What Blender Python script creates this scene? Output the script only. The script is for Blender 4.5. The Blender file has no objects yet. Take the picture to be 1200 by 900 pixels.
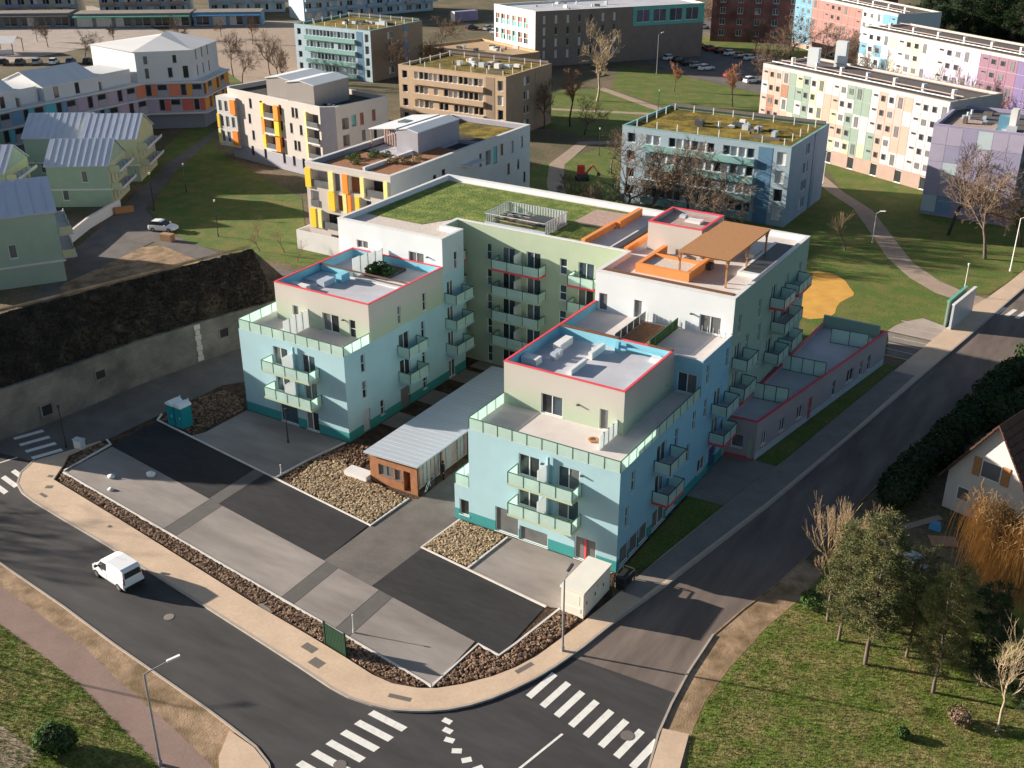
import bpy, math, random
from mathutils import Matrix, Vector
R = math.radians
S = bpy.context.scene
C = S.collection
rnd = random.Random(7)

# ------------------------------------------------------------------ camera
cam_d = bpy.data.cameras.new('camera')
cam = bpy.data.objects.new('camera', cam_d); C.objects.link(cam)
cam_d.sensor_width = 36.0
cam_d.lens = 36.0 * 1300 / 1200
cam_d.clip_start = 1.0
cam_d.clip_end = 3000
cam.location = (29.0, -61.5, 48.0)
cam.rotation_euler = (R(90 - 25.75), 0, R(31.7))
S.camera = cam
# ------------------------------------------------------------------ sky, sun, exposure
SUN_EL, SUN_DIR = 15.2, 15.5            # elevation; heading the shadows fall to (from +X towards +Y)
W = bpy.data.worlds.new('World'); S.world = W; W.use_nodes = True
wn = W.node_tree.nodes; wl = W.node_tree.links
bg = wn['Background']
sky = wn.new('ShaderNodeTexSky'); sky.sky_type = 'NISHITA'; sky.sun_disc = False
sky.sun_elevation = R(SUN_EL)
sky.sun_rotation = R(270 - SUN_DIR)     # azimuth of the sun, clockwise from +Y
sky.altitude = 100; sky.air_density = 1.0; sky.dust_density = 1.2; sky.ozone_density = 1.0
wl.new(sky.outputs[0], bg.inputs['Color'])
bg.inputs['Strength'].default_value = 0.05
sun_d = bpy.data.lights.new('sun', 'SUN'); sun_d.energy = 5.0; sun_d.angle = R(0.6); sun_d.color = (1.0, 0.90, 0.77)
sun = bpy.data.objects.new('sun', sun_d); C.objects.link(sun)
sd = Vector((math.cos(R(SUN_DIR)) * math.cos(R(SUN_EL)), math.sin(R(SUN_DIR)) * math.cos(R(SUN_EL)), -math.sin(R(SUN_EL))))
sun.rotation_euler = sd.to_track_quat('-Z', 'Y').to_euler()
sun.location = (-60, -40, 60)
vs = S.view_settings
vs.view_transform = 'Standard'; vs.look = 'None'; vs.gamma = 1.0; vs.use_curve_mapping = False
vs.exposure = 1.3
S.render.resolution_x = 1024; S.render.resolution_y = 768

# ------------------------------------------------------------------ materials
MATS = {}
def mat(name, col, rough=.8, var=.12, vs_=1.5, bump=0., bs=8., metal=0., alpha=1., col2=None, spec=.3, s2=None, stretch=None, c2lo=.42, c2hi=.62, trans=0.):
    m = bpy.data.materials.new(name); m.use_nodes = True
    nt = m.node_tree; N = nt.nodes; L = nt.links; b = N['Principled BSDF']
    b.inputs['Roughness'].default_value = rough; b.inputs['Metallic'].default_value = metal
    b.inputs['Specular IOR Level'].default_value = spec
    b.inputs['Alpha'].default_value = alpha
    geo = N.new('ShaderNodeNewGeometry')
    pos = geo.outputs['Position']
    if stretch:
        mp = N.new('ShaderNodeMapping'); mp.inputs['Scale'].default_value = stretch; L.new(pos, mp.inputs[0]); pos = mp.outputs[0]
    n1 = N.new('ShaderNodeTexNoise'); n1.inputs['Scale'].default_value = vs_; n1.inputs['Detail'].default_value = 6; n1.inputs['Roughness'].default_value = .62
    L.new(pos, n1.inputs['Vector'])
    mx = N.new('ShaderNodeMix'); mx.data_type = 'RGBA'
    if col2 is None:
        a = [max(0, c * (1 - var)) for c in col[:3]]; c_ = [min(1, c * (1 + var)) for c in col[:3]]
        mr = N.new('ShaderNodeMapRange'); mr.inputs[1].default_value = .3; mr.inputs[2].default_value = .7
    else:
        a = col; c_ = col2
        mr = N.new('ShaderNodeMapRange'); mr.inputs[1].default_value = c2lo; mr.inputs[2].default_value = c2hi
    L.new(n1.outputs[0], mr.inputs[0]); L.new(mr.outputs[0], mx.inputs[0])
    mx.inputs[6].default_value = (*a[:3], 1); mx.inputs[7].default_value = (*c_[:3], 1)
    out = mx.outputs[2]
    if s2:   # a second, coarser or finer variation: (scale, amount)
        n2 = N.new('ShaderNodeTexNoise'); n2.inputs['Scale'].default_value = s2[0]; n2.inputs['Detail'].default_value = 4
        L.new(pos, n2.inputs['Vector'])
        mr2 = N.new('ShaderNodeMapRange'); mr2.inputs[1].default_value = .3; mr2.inputs[2].default_value = .7
        mr2.inputs[3].default_value = 1 - s2[1]; mr2.inputs[4].default_value = 1 + s2[1]
        L.new(n2.outputs[0], mr2.inputs[0])
        vm = N.new('ShaderNodeVectorMath'); vm.operation = 'SCALE'; L.new(out, vm.inputs[0]); L.new(mr2.outputs[0], vm.inputs[3]); out = vm.outputs[0]
    L.new(out, b.inputs['Base Color'])
    if bump:
        nb = N.new('ShaderNodeTexNoise'); nb.inputs['Scale'].default_value = bs; nb.inputs['Detail'].default_value = 5
        L.new(pos, nb.inputs['Vector'])
        bp = N.new('ShaderNodeBump'); bp.inputs['Strength'].default_value = bump; bp.inputs['Distance'].default_value = .1
        L.new(nb.outputs[0], bp.inputs['Height']); L.new(bp.outputs[0], b.inputs['Normal'])
    if trans:
        tr = N.new('ShaderNodeBsdfTranslucent'); L.new(out, tr.inputs[0])
        ms = N.new('ShaderNodeMixShader'); ms.inputs[0].default_value = trans
        L.new(b.outputs[0], ms.inputs[1]); L.new(tr.outputs[0], ms.inputs[2])
        L.new(ms.outputs[0], N['Material Output'].inputs[0])
    MATS[name] = m
    return m
def zgrad(name, lo, hi, z0, z1, rough=.7):   # paint that really changes from one tint to another up the cladding, laid in boards
    m = mat(name, lo, rough, .05, .8); nt = m.node_tree; N = nt.nodes; L = nt.links; b = N['Principled BSDF']
    geo = N.new('ShaderNodeNewGeometry'); sp = N.new('ShaderNodeSeparateXYZ'); L.new(geo.outputs['Position'], sp.inputs[0])
    no = N.new('ShaderNodeTexNoise'); no.inputs['Scale'].default_value = .5; L.new(geo.outputs['Position'], no.inputs['Vector'])
    ad = N.new('ShaderNodeMath'); ad.operation = 'MULTIPLY_ADD'; ad.inputs[1].default_value = 1.4; L.new(no.outputs[0], ad.inputs[0]); L.new(sp.outputs[2], ad.inputs[2])
    mr = N.new('ShaderNodeMapRange'); mr.inputs[1].default_value = z0 + .7; mr.inputs[2].default_value = z1 + .7; L.new(ad.outputs[0], mr.inputs[0])
    mx = N.new('ShaderNodeMix'); mx.data_type = 'RGBA'; mx.inputs[6].default_value = (*lo, 1); mx.inputs[7].default_value = (*hi, 1)
    L.new(mr.outputs[0], mx.inputs[0]); L.new(mx.outputs[2], b.inputs['Base Color'])
    wv = N.new('ShaderNodeTexWave'); wv.bands_direction = 'DIAGONAL'; wv.inputs['Scale'].default_value = 2.2; L.new(geo.outputs['Position'], wv.inputs[0])
    bp = N.new('ShaderNodeBump'); bp.inputs['Strength'].default_value = .25; bp.inputs['Distance'].default_value = .02; L.new(wv.outputs[0], bp.inputs['Height']); L.new(bp.outputs[0], b.inputs['Normal'])
    return m
def brickmat(name, c1, c2, mortar, sc=1.0, w=.5, h=.25, ms=.02, bump=.4):
    m = mat(name, c1, .9); nt = m.node_tree; N = nt.nodes; L = nt.links; b = N['Principled BSDF']
    geo = N.new('ShaderNodeNewGeometry'); sp = N.new('ShaderNodeSeparateXYZ'); L.new(geo.outputs['Position'], sp.inputs[0])
    ad = N.new('ShaderNodeMath'); ad.operation = 'ADD'; L.new(sp.outputs[0], ad.inputs[0]); L.new(sp.outputs[1], ad.inputs[1])
    cb = N.new('ShaderNodeCombineXYZ'); L.new(ad.outputs[0], cb.inputs[0]); L.new(sp.outputs[2], cb.inputs[1])
    br = N.new('ShaderNodeTexBrick'); br.inputs['Scale'].default_value = sc; br.inputs['Brick Width'].default_value = w; br.inputs['Row Height'].default_value = h
    br.inputs['Mortar Size'].default_value = ms; br.inputs['Color1'].default_value = (*c1, 1); br.inputs['Color2'].default_value = (*c2, 1); br.inputs['Mortar'].default_value = (*mortar, 1)
    L.new(cb.outputs[0], br.inputs[0])
    no = N.new('ShaderNodeTexNoise'); no.inputs['Scale'].default_value = .35; no.inputs['Detail'].default_value = 8; L.new(geo.outputs['Position'], no.inputs['Vector'])
    mr = N.new('ShaderNodeMapRange'); mr.inputs[1].default_value = .3; mr.inputs[2].default_value = .7; mr.inputs[3].default_value = .55; mr.inputs[4].default_value = 1.35; L.new(no.outputs[0], mr.inputs[0])
    vm = N.new('ShaderNodeVectorMath'); vm.operation = 'SCALE'; L.new(br.outputs[0], vm.inputs[0]); L.new(mr.outputs[0], vm.inputs[3]); L.new(vm.outputs[0], b.inputs['Base Color'])
    bp = N.new('ShaderNodeBump'); bp.inputs['Strength'].default_value = bump; bp.inputs['Distance'].default_value = .03; L.new(br.outputs[1], bp.inputs['Height']); bp.invert = True; L.new(bp.outputs[0], b.inputs['Normal'])
    return m

# ground and paving
mat('lawn', (.085, .135, .022), .95, col2=(.155, .15, .04), vs_=.35, s2=(6, .45), bump=.6, bs=9)
mat('lawn_near', (.12, .165, .028), .95, col2=(.235, .195, .075), vs_=.4, s2=(4, .3), bump=.6, bs=7)
mat('rough_ground', (.10, .09, .045), .95, col2=(.17, .125, .08), vs_=.12, s2=(2.5, .3), bump=.4)
mat('soil', (.045, .028, .018), .95, col2=(.10, .062, .038), vs_=1.1, bump=.8, bs=5)
mat('sand', (.37, .25, .16), .95, col2=(.17, .115, .06), vs_=.5, s2=(4, .25), bump=.3, c2lo=.4, c2hi=.62)
mat('asphalt_new', (.043, .040, .041), .75, .3, .5, s2=(.9, .2), bump=.15, bs=30, spec=.45, stretch=(.25, 1.1, 1))
mat('asphalt_old', (.155, .122, .105), .85, .25, .6, s2=(.7, .22), bump=.15, bs=25, stretch=(1.0, .18, 1))
mat('asphalt_lane', (.14, .125, .115), .85, .22, .4, s2=(7, .1), bump=.15, bs=25)
mat('pad_light', (.275, .242, .222), .85, .2, .5, s2=(.16, .2), bump=.12, bs=30, stretch=(.35, 1.2, 1))
mat('pad_band', (.12, .11, .105), .85, .12, .8)
mat('pad_dark', (.030, .029, .031), .8, .25, .5, s2=(2.5, .15), bump=.12, bs=30, stretch=(.35, 1.2, 1))
mat('pavement_beige', (.56, .415, .30), .85, .10, .35, s2=(5, .06), bump=.08, bs=40)
mat('pavement_grey', (.23, .20, .175), .85, .15, .6)
mat('pink_path', (.235, .16, .135), .9, .14, .4, s2=(5, .08))
mat('gravel_path', (.34, .26, .20), .95, .14, .6)
mat('kerb', (.38, .33, .285), .8, .12, 1.5)
mat('kerb_white', (.62, .58, .54), .8, .1, 1.5)
mat('road_paint', (.74, .72, .68), .6, col2=(.52, .50, .47), vs_=2.5, c2lo=.5, c2hi=.8)
mat('play_surface', (.62, .33, .07), .9, .12, .5)
mat('plaza_stone', (.36, .30, .26), .9, .15, .3)
# main building
mat('blue_render', (.34, .52, .585), .8, .04, .5, s2=(.15, .05), bump=.05, bs=40)
mat('blue_shaded', (.24, .48, .63), .8, .04, .5, s2=(.15, .05), bump=.05, bs=40)  # same blue paint; the street side's shade and sky tint are in the colour
mat('teal_base', (.04, .26, .265), .8, .06, .6)
zgrad('taupe_green', (.40, .47, .355), (.50, .46, .435), 8.9, 11.0)
mat('sage_render', (.395, .465, .345), .8, .04, .5)
mat('sage_shaded', (.29, .42, .36), .8, .04, .5)  # the sage again, darker and cooler: street-side shade mixed into the tone
mat('white_render', (.66, .70, .74), .75, .03, .5)
mat('grey_mauve', (.36, .33, .35), .8, .06, .5)
mat('inner_blue', (.22, .52, .64), .7, .05, .5)
mat('red_cap', (.72, .075, .10), .5, .08, 1)
mat('white_cap', (.70, .69, .68), .5, .05, 1)
mat('roof_grey', (.46, .46, .50), .8, .10, .5, s2=(.2, .08))
mat('terrace_floor', (.60, .545, .52), .8, .07, .7)
mat('terrace_grey', (.50, .48, .49), .8, .07, .7)
mat('gravel_pale', (.60, .53, .47), .9, .18, 6, bump=.5, bs=12)
mat('sedum', (.095, .15, .025), .95, col2=(.20, .23, .05), vs_=.55, s2=(4, .35), bump=.9, bs=5)
mat('sedum_gold', (.10, .075, .010), .95, col2=(.27, .19, .025), vs_=.5, s2=(3, .3), bump=.9, bs=5)
mat('frame_white', (.75, .76, .76), .4, .03, 1)
mat('frame_grey', (.16, .16, .17), .4, .05, 1)
mat('rail_green', (.045, .125, .085), .4, .1, 1)
mat('rail_dark', (.04, .07, .08), .4, .1, 1)
mat('glass_dark', (.028, .032, .036), .08, .3, .7, spec=.6)
mat('glass_blue', (.05, .075, .10), .08, .3, .7, spec=.6)
mat('glass_grey', (.14, .145, .15), .25, .2, .9, spec=.5)
mat('curtain', (.62, .61, .60), .8, .1, 2)
mat('glass_mint', (.68, .84, .79), .25, .04, 1, alpha=.84, spec=.5, trans=.45)
mat('screen_white', (.74, .77, .78), .4, .03, 1, trans=.45)
mat('orange_wall', (.72, .27, .085), .8, .08, .8)
mat('wood_brown', (.40, .20, .09), .8, .2, 3, stretch=(1, 6, 1))
mat('wood_pink', (.40, .29, .25), .85, .15, 2)
mat('soil_brown', (.30, .14, .07), .95, .25, 2, bump=.8)
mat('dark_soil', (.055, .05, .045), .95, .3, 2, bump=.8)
mat('metal_light', (.55, .60, .66), .4, .08, 1, metal=.3)
mat('metal_dark', (.07, .075, .08), .45, .1, 1, metal=.3)
mat('metal_zinc', (.46, .50, .56), .42, .06, .5, metal=.25, stretch=(.3, 3, 1))
mat('plant_green', (.06, .11, .03), .9, .4, 3, trans=.2)
mat('brick_orange', (.33, .145, .07), .85, .2, 2.5, bump=.3)
mat('wood_dark', (.15, .075, .04), .8, .2, 3)
mat('slat_grey', (.36, .34, .31), .8, .15, 2)
# town
mat('yb_wall', (.50, .45, .42), .8, .06, .5)
mat('yb_white', (.58, .57, .57), .8, .05, .5)
mat('yellow', (.80, .52, .03), .7, .06, 1); mat('pale_yellow', (.72, .66, .26), .7, .06, 1)
mat('orange', (.80, .25, .02), .7, .06, 1); mat('cyan_panel', (.16, .48, .50), .7, .06, 1)
mat('brown_door', (.24, .085, .04), .7, .15, 1)
mat('shed_grey', (.30, .27, .26), .7, .06, 1, stretch=(4, 4, .2))
mat('shed_mauve', (.33, .32, .37), .7, .05, 1)
mat('zinc_roof', (.60, .63, .66), .55, .05, .6)
mat('bb_wall', (.30, .22, .155), .85, .1, .6); mat('bb_light', (.50, .36, .24), .85, .08, .6)
mat('bt_wall', (.36, .47, .55), .75, .08, .6); mat('bt_teal', (.20, .37, .36), .75, .08, .6)
mat('bd_wall', (.20, .31, .41), .6, .08, .6); mat('bd_dark', (.10, .20, .31), .5, .1, .6); mat('bd_pale', (.30, .385, .45), .6, .06, .6)
mat('roof_edge', (.13, .115, .11), .7, .15, 1)
mat('plinth_pink', (.33, .235, .195), .85, .08, .7)
for n_, c_ in dict(peach=(.43, .28, .225), pwhite=(.42, .405, .41), psage=(.19, .255, .215), pyellow=(.40, .40, .28), pterra=(.28, .135, .085), ppink=(.44, .30, .27),
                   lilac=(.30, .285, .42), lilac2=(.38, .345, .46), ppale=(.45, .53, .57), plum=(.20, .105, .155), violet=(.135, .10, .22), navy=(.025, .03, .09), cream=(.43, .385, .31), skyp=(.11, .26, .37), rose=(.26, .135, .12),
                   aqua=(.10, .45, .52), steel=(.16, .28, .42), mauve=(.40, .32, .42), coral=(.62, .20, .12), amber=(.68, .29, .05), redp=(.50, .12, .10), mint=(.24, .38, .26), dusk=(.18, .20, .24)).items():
    mat(n_, c_, .65, .05, .8)
mat('wb_white', (.55, .56, .58), .7, .04, .5)
mat('roof_white', (.66, .65, .65), .6, .06, .3, stretch=(.3, 3, 1))
mat('gh_green', (.36, .46, .36), .75, .06, .6); mat('gh_yellow', (.52, .54, .33), .75, .06, .6)
mat('gh_roof', (.50, .53, .62), .5, .06, .4, stretch=(3, .3, 1))
mat('br_wall', (.22, .18, .155), .85, .1, .6)
mat('teal_panel', (.12, .42, .36), .6, .08, 1)
mat('tan_wall', (.42, .28, .165), .85, .06, .5)
brickmat('brick_red', (.20, .075, .065), (.16, .06, .07), (.18, .12, .11), 1, .5, .2)
brickmat('stone_wall', (.20, .175, .15), (.17, .15, .13), (.215, .19, .165), 1, .55, .28, .02, .25)
mat('bank_earth', (.022, .018, .013), .95, col2=(.062, .045, .028), vs_=.55, s2=(4, .45), bump=1.0, bs=4)
mat('house_white', (.60, .56, .52), .8, .05, .5)
mat('house_roof', (.085, .04, .03), .8, .25, 2)
mat('shopfront', (.18, .20, .22), .4, .2, 1)
# vegetation
mat('bark', (.13, .10, .08), .9, .3, 3); mat('bark_pale', (.33, .27, .19), .9, .2, 3); mat('bark_dark', (.055, .042, .035), .9, .3, 3)
mat('twig_brown', (.17, .115, .08), .9, .25, 1.5); mat('twig_pale', (.33, .25, .16), .9, .2, 1.5); mat('twig_rust', (.32, .15, .08), .9, .25, 1.5)
mat('twig_tan', (.30, .215, .125), .9, .25, 1.5)
mat('willow_gold', (.45, .30, .135), .85, .3, 1.2, trans=.5)
mat('needles', (.060, .080, .030), .85, col2=(.165, .15, .06), vs_=.9, trans=.15)
mat('needles_dark', (.030, .055, .022), .85, .4, 1.2, trans=.1)
mat('hedge_leaf', (.030, .055, .016), .85, .5, 2, trans=.1)
mat('grass_blade', (.13, .175, .03), .9, col2=(.22, .195, .07), vs_=.8, trans=.3)
mat('stone', (.46, .35, .22), .85, col2=(.26, .18, .11), vs_=2.2, c2lo=.35, c2hi=.65)
mat('bark_chip', (.10, .055, .034), .9, col2=(.33, .22, .145), vs_=3)
# vehicles and small things
mat('car_white', (.80, .81, .83), .22, .02, 1, spec=.6); mat('car_black', (.02, .022, .026), .2, .1, 1, spec=.6); mat('car_silver', (.42, .44, .47), .25, .05, 1, metal=.5)
mat('car_red', (.34, .035, .03), .22, .05, 1, spec=.6); mat('car_blue', (.05, .09, .19), .22, .05, 1, spec=.6); mat('car_grey', (.12, .125, .135), .25, .05, 1, metal=.4)
mat('tyre', (.018, .018, .019), .8, .2, 5); mat('rim', (.35, .36, .37), .35, .1, 3, metal=.7)
mat('lamp_red', (.20, .015, .015), .3, .1, 3); mat('lamp_clear', (.7, .7, .68), .15, .05, 3, spec=.7); mat('black_plastic', (.025, .026, .028), .5, .1, 3)
mat('toilet_teal', (.012, .25, .29), .45, .06, 1); mat('toilet_white', (.74, .76, .78), .45, .04, 1)
mat('cabinet_white', (.76, .72, .64), .6, .04, 1); mat('cabinet_green', (.014, .05, .028), .5, .1, 2)
mat('pole_grey', (.33, .34, .37), .4, .08, 2, metal=.4); mat('pole_dark', (.03, .032, .035), .5, .1, 2); mat('pole_white', (.72, .70, .66), .5, .05, 2)
mat('cloth_black', (.015, .015, .018), .9, .2, 5); mat('skin', (.50, .30, .21), .6, .05, 5); mat('hair', (.03, .02, .015), .7, .2, 5)
mat('sack_white', (.72, .72, .72), .8, .08, 3); mat('cast_iron', (.16, .14, .125), .6, .15, 5)
mat('tarp_blue', (.08, .30, .55), .6, .1, 2); mat('plank', (.36, .22, .13), .85, .2, 3); mat('awning_red', (.55, .035, .03), .7, .06, 1); mat('awning_green', (.12, .42, .30), .7, .06, 1)
# ------------------------------------------------------------------ mesh helpers
class MB:
    def __init__(s): s.v = []; s.f = []; s.m = []
    def add(s, vs_, fs, mi=0):
        o = len(s.v); s.v += [tuple(p) for p in vs_]; s.f += [tuple(i + o for i in f) for f in fs]; s.m += [mi] * len(fs); return s
    def box(s, x0, y0, z0, x1, y1, z1, mi=0):
        return s.add([(x0, y0, z0), (x1, y0, z0), (x1, y1, z0), (x0, y1, z0), (x0, y0, z1), (x1, y0, z1), (x1, y1, z1), (x0, y1, z1)],
                     [(0, 3, 2, 1), (4, 5, 6, 7), (0, 1, 5, 4), (1, 2, 6, 5), (2, 3, 7, 6), (3, 0, 4, 7)], mi)
    def prism(s, poly, z0, z1, mi=0):
        n = len(poly)
        return s.add([(x, y, z0) for x, y in poly] + [(x, y, z1) for x, y in poly],
                     [tuple(range(n - 1, -1, -1)), tuple(range(n, 2 * n))] + [(i, (i + 1) % n, n + (i + 1) % n, n + i) for i in range(n)], mi)
    def ring(s, po, pi, z0, z1, mi=0):
        n = len(po); V = [(x, y, z0) for x, y in po] + [(x, y, z0) for x, y in pi] + [(x, y, z1) for x, y in po] + [(x, y, z1) for x, y in pi]
        F = []
        for i in range(n):
            j = (i + 1) % n
            F += [(i, j, 2 * n + j, 2 * n + i), (n + j, n + i, 3 * n + i, 3 * n + j), (2 * n + i, 2 * n + j, 3 * n + j, 3 * n + i), (j, i, n + i, n + j)]
        return s.add(V, F, mi)
    def tube(s, p0, p1, r0, r1=None, n=6, caps=True, mi=0):
        p0 = Vector(p0); p1 = Vector(p1); r1 = r0 if r1 is None else r1
        d = (p1 - p0).normalized(); a = d.orthogonal().normalized(); b = d.cross(a)
        V = []
        for p, r in ((p0, r0), (p1, r1)):
            for i in range(n):
                t = 2 * math.pi * i / n; V.append(p + (a * math.cos(t) + b * math.sin(t)) * r)
        F = [(i, (i + 1) % n, n + (i + 1) % n, n + i) for i in range(n)]
        if caps: F += [tuple(range(n - 1, -1, -1)), tuple(range(n, 2 * n))]
        return s.add(V, F, mi)
    def loft(s, secs, caps=True, mi=0):
        n = len(secs[0]); V = [p for q in secs for p in q]; F = []
        for k in range(len(secs) - 1):
            for i in range(n):
                j = (i + 1) % n; F.append((k * n + i, k * n + j, (k + 1) * n + j, (k + 1) * n + i))
        if caps: F += [tuple(range(n - 1, -1, -1)), tuple(range((len(secs) - 1) * n, len(secs) * n))]
        return s.add(V, F, mi)
    def mesh(s, name, mats, smooth=False):
        me = bpy.data.meshes.new(name); me.from_pydata(s.v, [], s.f)
        if isinstance(mats, str): mats = [mats]
        for m in mats: me.materials.append(MATS[m])
        if len(mats) > 1: me.polygons.foreach_set('material_index', s.m)
        if smooth: me.polygons.foreach_set('use_smooth', [True] * len(me.polygons))
        me.update(); return me
    def build(s, name, mats, parent=None, M=None, smooth=False):
        return new(name, s.mesh(name, mats, smooth), parent, M)
def new(name, me, parent=None, M=None):
    o = bpy.data.objects.new(name, me); C.objects.link(o)
    if parent is not None: o.parent = parent
    if M is not None: o.matrix_basis = M
    return o
def tag(o, label=None, cat=None, group=None, kind=None):
    if label: o['label'] = label
    if cat: o['category'] = cat
    if group: o['group'] = group
    if kind: o['kind'] = kind
    return o
def thing(name, label, cat, loc=(0, 0, 0), rz=0, group=None):
    o = bpy.data.objects.new(name, None); C.objects.link(o); o.location = loc; o.rotation_euler = (0, 0, rz); o.empty_display_size = .5
    return tag(o, label, cat, group)
def kids(o): return [c for c in C.objects if c.parent is o]
CH = {}
def copy_tree(o, parent=None):
    c = o.copy(); C.objects.link(c); c.parent = parent
    for k in list(o.children): copy_tree(k, c)
    return c
def bx(name, m, parent, x0, y0, z0, x1, y1, z1, M=None):
    return MB().box(min(x0, x1), min(y0, y1), min(z0, z1), max(x0, x1), max(y0, y1), max(z0, z1)).build(name, m, parent, M)
_zc = {}
def sheet(name, poly, z, m, parent=None):
    if parent is None: _zc[z] = _zc.get(z, -1) + 1; z += .0004 * _zc[z]     # no two ground sheets share a plane
    area = sum(poly[i][0] * poly[(i + 1) % len(poly)][1] - poly[(i + 1) % len(poly)][0] * poly[i][1] for i in range(len(poly)))
    if area < 0: poly = poly[::-1]
    o = MB().add([(x, y, z) for x, y in poly], [tuple(range(len(poly)))]).build(name, m, parent)
    if parent is None: o['kind'] = 'structure'
    return o
def slab(name, poly, z0, z1, m, parent=None):
    area = sum(poly[i][0] * poly[(i + 1) % len(poly)][1] - poly[(i + 1) % len(poly)][0] * poly[i][1] for i in range(len(poly)))
    if area < 0: poly = poly[::-1]
    o = MB().prism(poly, z0, z1).build(name, m, parent)
    if parent is None: o['kind'] = 'structure'
    return o
def strip(name, pts, w, z0, z1, m, parent=None, off=0.):
    """a band of width w along a polyline (offset to the left by off)"""
    P = [Vector(p) for p in pts]; L_ = []; R_ = []
    for i, p in enumerate(P):
        d = ((P[min(i + 1, len(P) - 1)] - P[i]).normalized() if i < len(P) - 1 else Vector((0, 0))) + ((P[i] - P[i - 1]).normalized() if i else Vector((0, 0)))
        d.normalize(); n = Vector((-d.y, d.x)); L_.append(p + n * (off + w / 2)); R_.append(p + n * (off - w / 2))
    mb = MB(); n = len(P)
    secs = [[(R_[i].x, R_[i].y, z0), (L_[i].x, L_[i].y, z0), (L_[i].x, L_[i].y, z1), (R_[i].x, R_[i].y, z1)] for i in range(n)]
    mb.loft(secs); o = mb.build(name, m, parent)
    if parent is None: o['kind'] = 'structure'
    return o
def offset(poly, d):
    n = len(poly); out = []
    for i in range(n):
        p0 = Vector(poly[i - 1]); p = Vector(poly[i]); p1 = Vector(poly[(i + 1) % n])
        a = (p - p0).normalized(); b = (p1 - p).normalized()
        na = Vector((-a.y, a.x)); nb = Vector((-b.y, b.x)); k = (na + nb); k /= max(.2, k.dot(na)) if k.dot(na) else 1
        q = p + k * d; out.append((q.x, q.y))
    return out
def fmat(P0, P1):
    """frame of a facade: X along it, Y inwards, Z up; seen from outside P0 is on the left"""
    d = (Vector(P1) - Vector(P0)).normalized()
    return Matrix(((d.x, -d.y, 0, P0[0]), (d.y, d.x, 0, P0[1]), (0, 0, 1, 0), (0, 0, 0, 1)))
_wc = {}
def frame_mesh(w, h, dep, fm, vm, hm, fw=.07):
    fw = .07 if w > .8 else .04
    key = ('f', round(w, 2), round(h, 2), round(dep, 2), fm, vm, hm)
    if key not in _wc:
        b = MB(); y0, y1 = dep - .07, dep + .02
        b.box(0, y0, 0, fw, y1, h).box(w - fw, y0, 0, w, y1, h).box(fw, y0, 0, w - fw, y1, fw).box(fw, y0, h - fw, w - fw, y1, h)
        for k in range(vm): x = w * (k + 1) / (vm + 1); b.box(x - fw / 2, y0 - .004, fw, x + fw / 2, y1 - .004, h - fw)
        for k in range(hm): z = h * (k + 1) / (hm + 1); b.box(fw, y0 - .002, z - fw / 2, w - fw, y1 - .002, z + fw / 2)
        b.box(-.06, -.05, -.05, w + .06, dep, -.003)       # sill
        _wc[key] = b.mesh('window', fm)
    return _wc[key]
def pane_mesh(w, h, m):
    key = ('p', round(w, 2), round(h, 2), m)
    if key not in _wc: _wc[key] = MB().box(0, -.012, 0, w, .012, h).mesh('pane', m)
    return _wc[key]
wr = random.Random(3)
def window(b, M, u0, z0, w, h, kind='d', dep=.15, fm='frame_white', glass=None, parent_name='window'):
    vm, hm = {'d': (1, 0), 's': (0, 1), 'p': (0, 0), 't': (2, 0), 'q': (3, 0), 'c': (1, 1)}.get(kind, (0, 0))
    fw = .07 if w > .8 else .04
    o = new(parent_name, frame_mesh(w, h, dep, fm, vm, hm), b, M @ Matrix.Translation((u0, 0, z0)))
    iw = (w - fw * (2 + vm)) / (vm + 1); ih = (h - fw * (2 + hm)) / (hm + 1)
    for a in range(vm + 1):
        for c in range(hm + 1):
            gl = glass or wr.choice(['glass_dark', 'glass_dark', 'glass_blue', 'glass_grey'])
            if isinstance(gl, (list, tuple)): gl = wr.choice(gl)
            new('pane', pane_mesh(iw + .02, ih + .02, gl), o, Matrix.Translation((fw - .01 + a * (iw + fw), dep - .02, fw - .01 + c * (ih + fw))))
    return o
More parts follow.
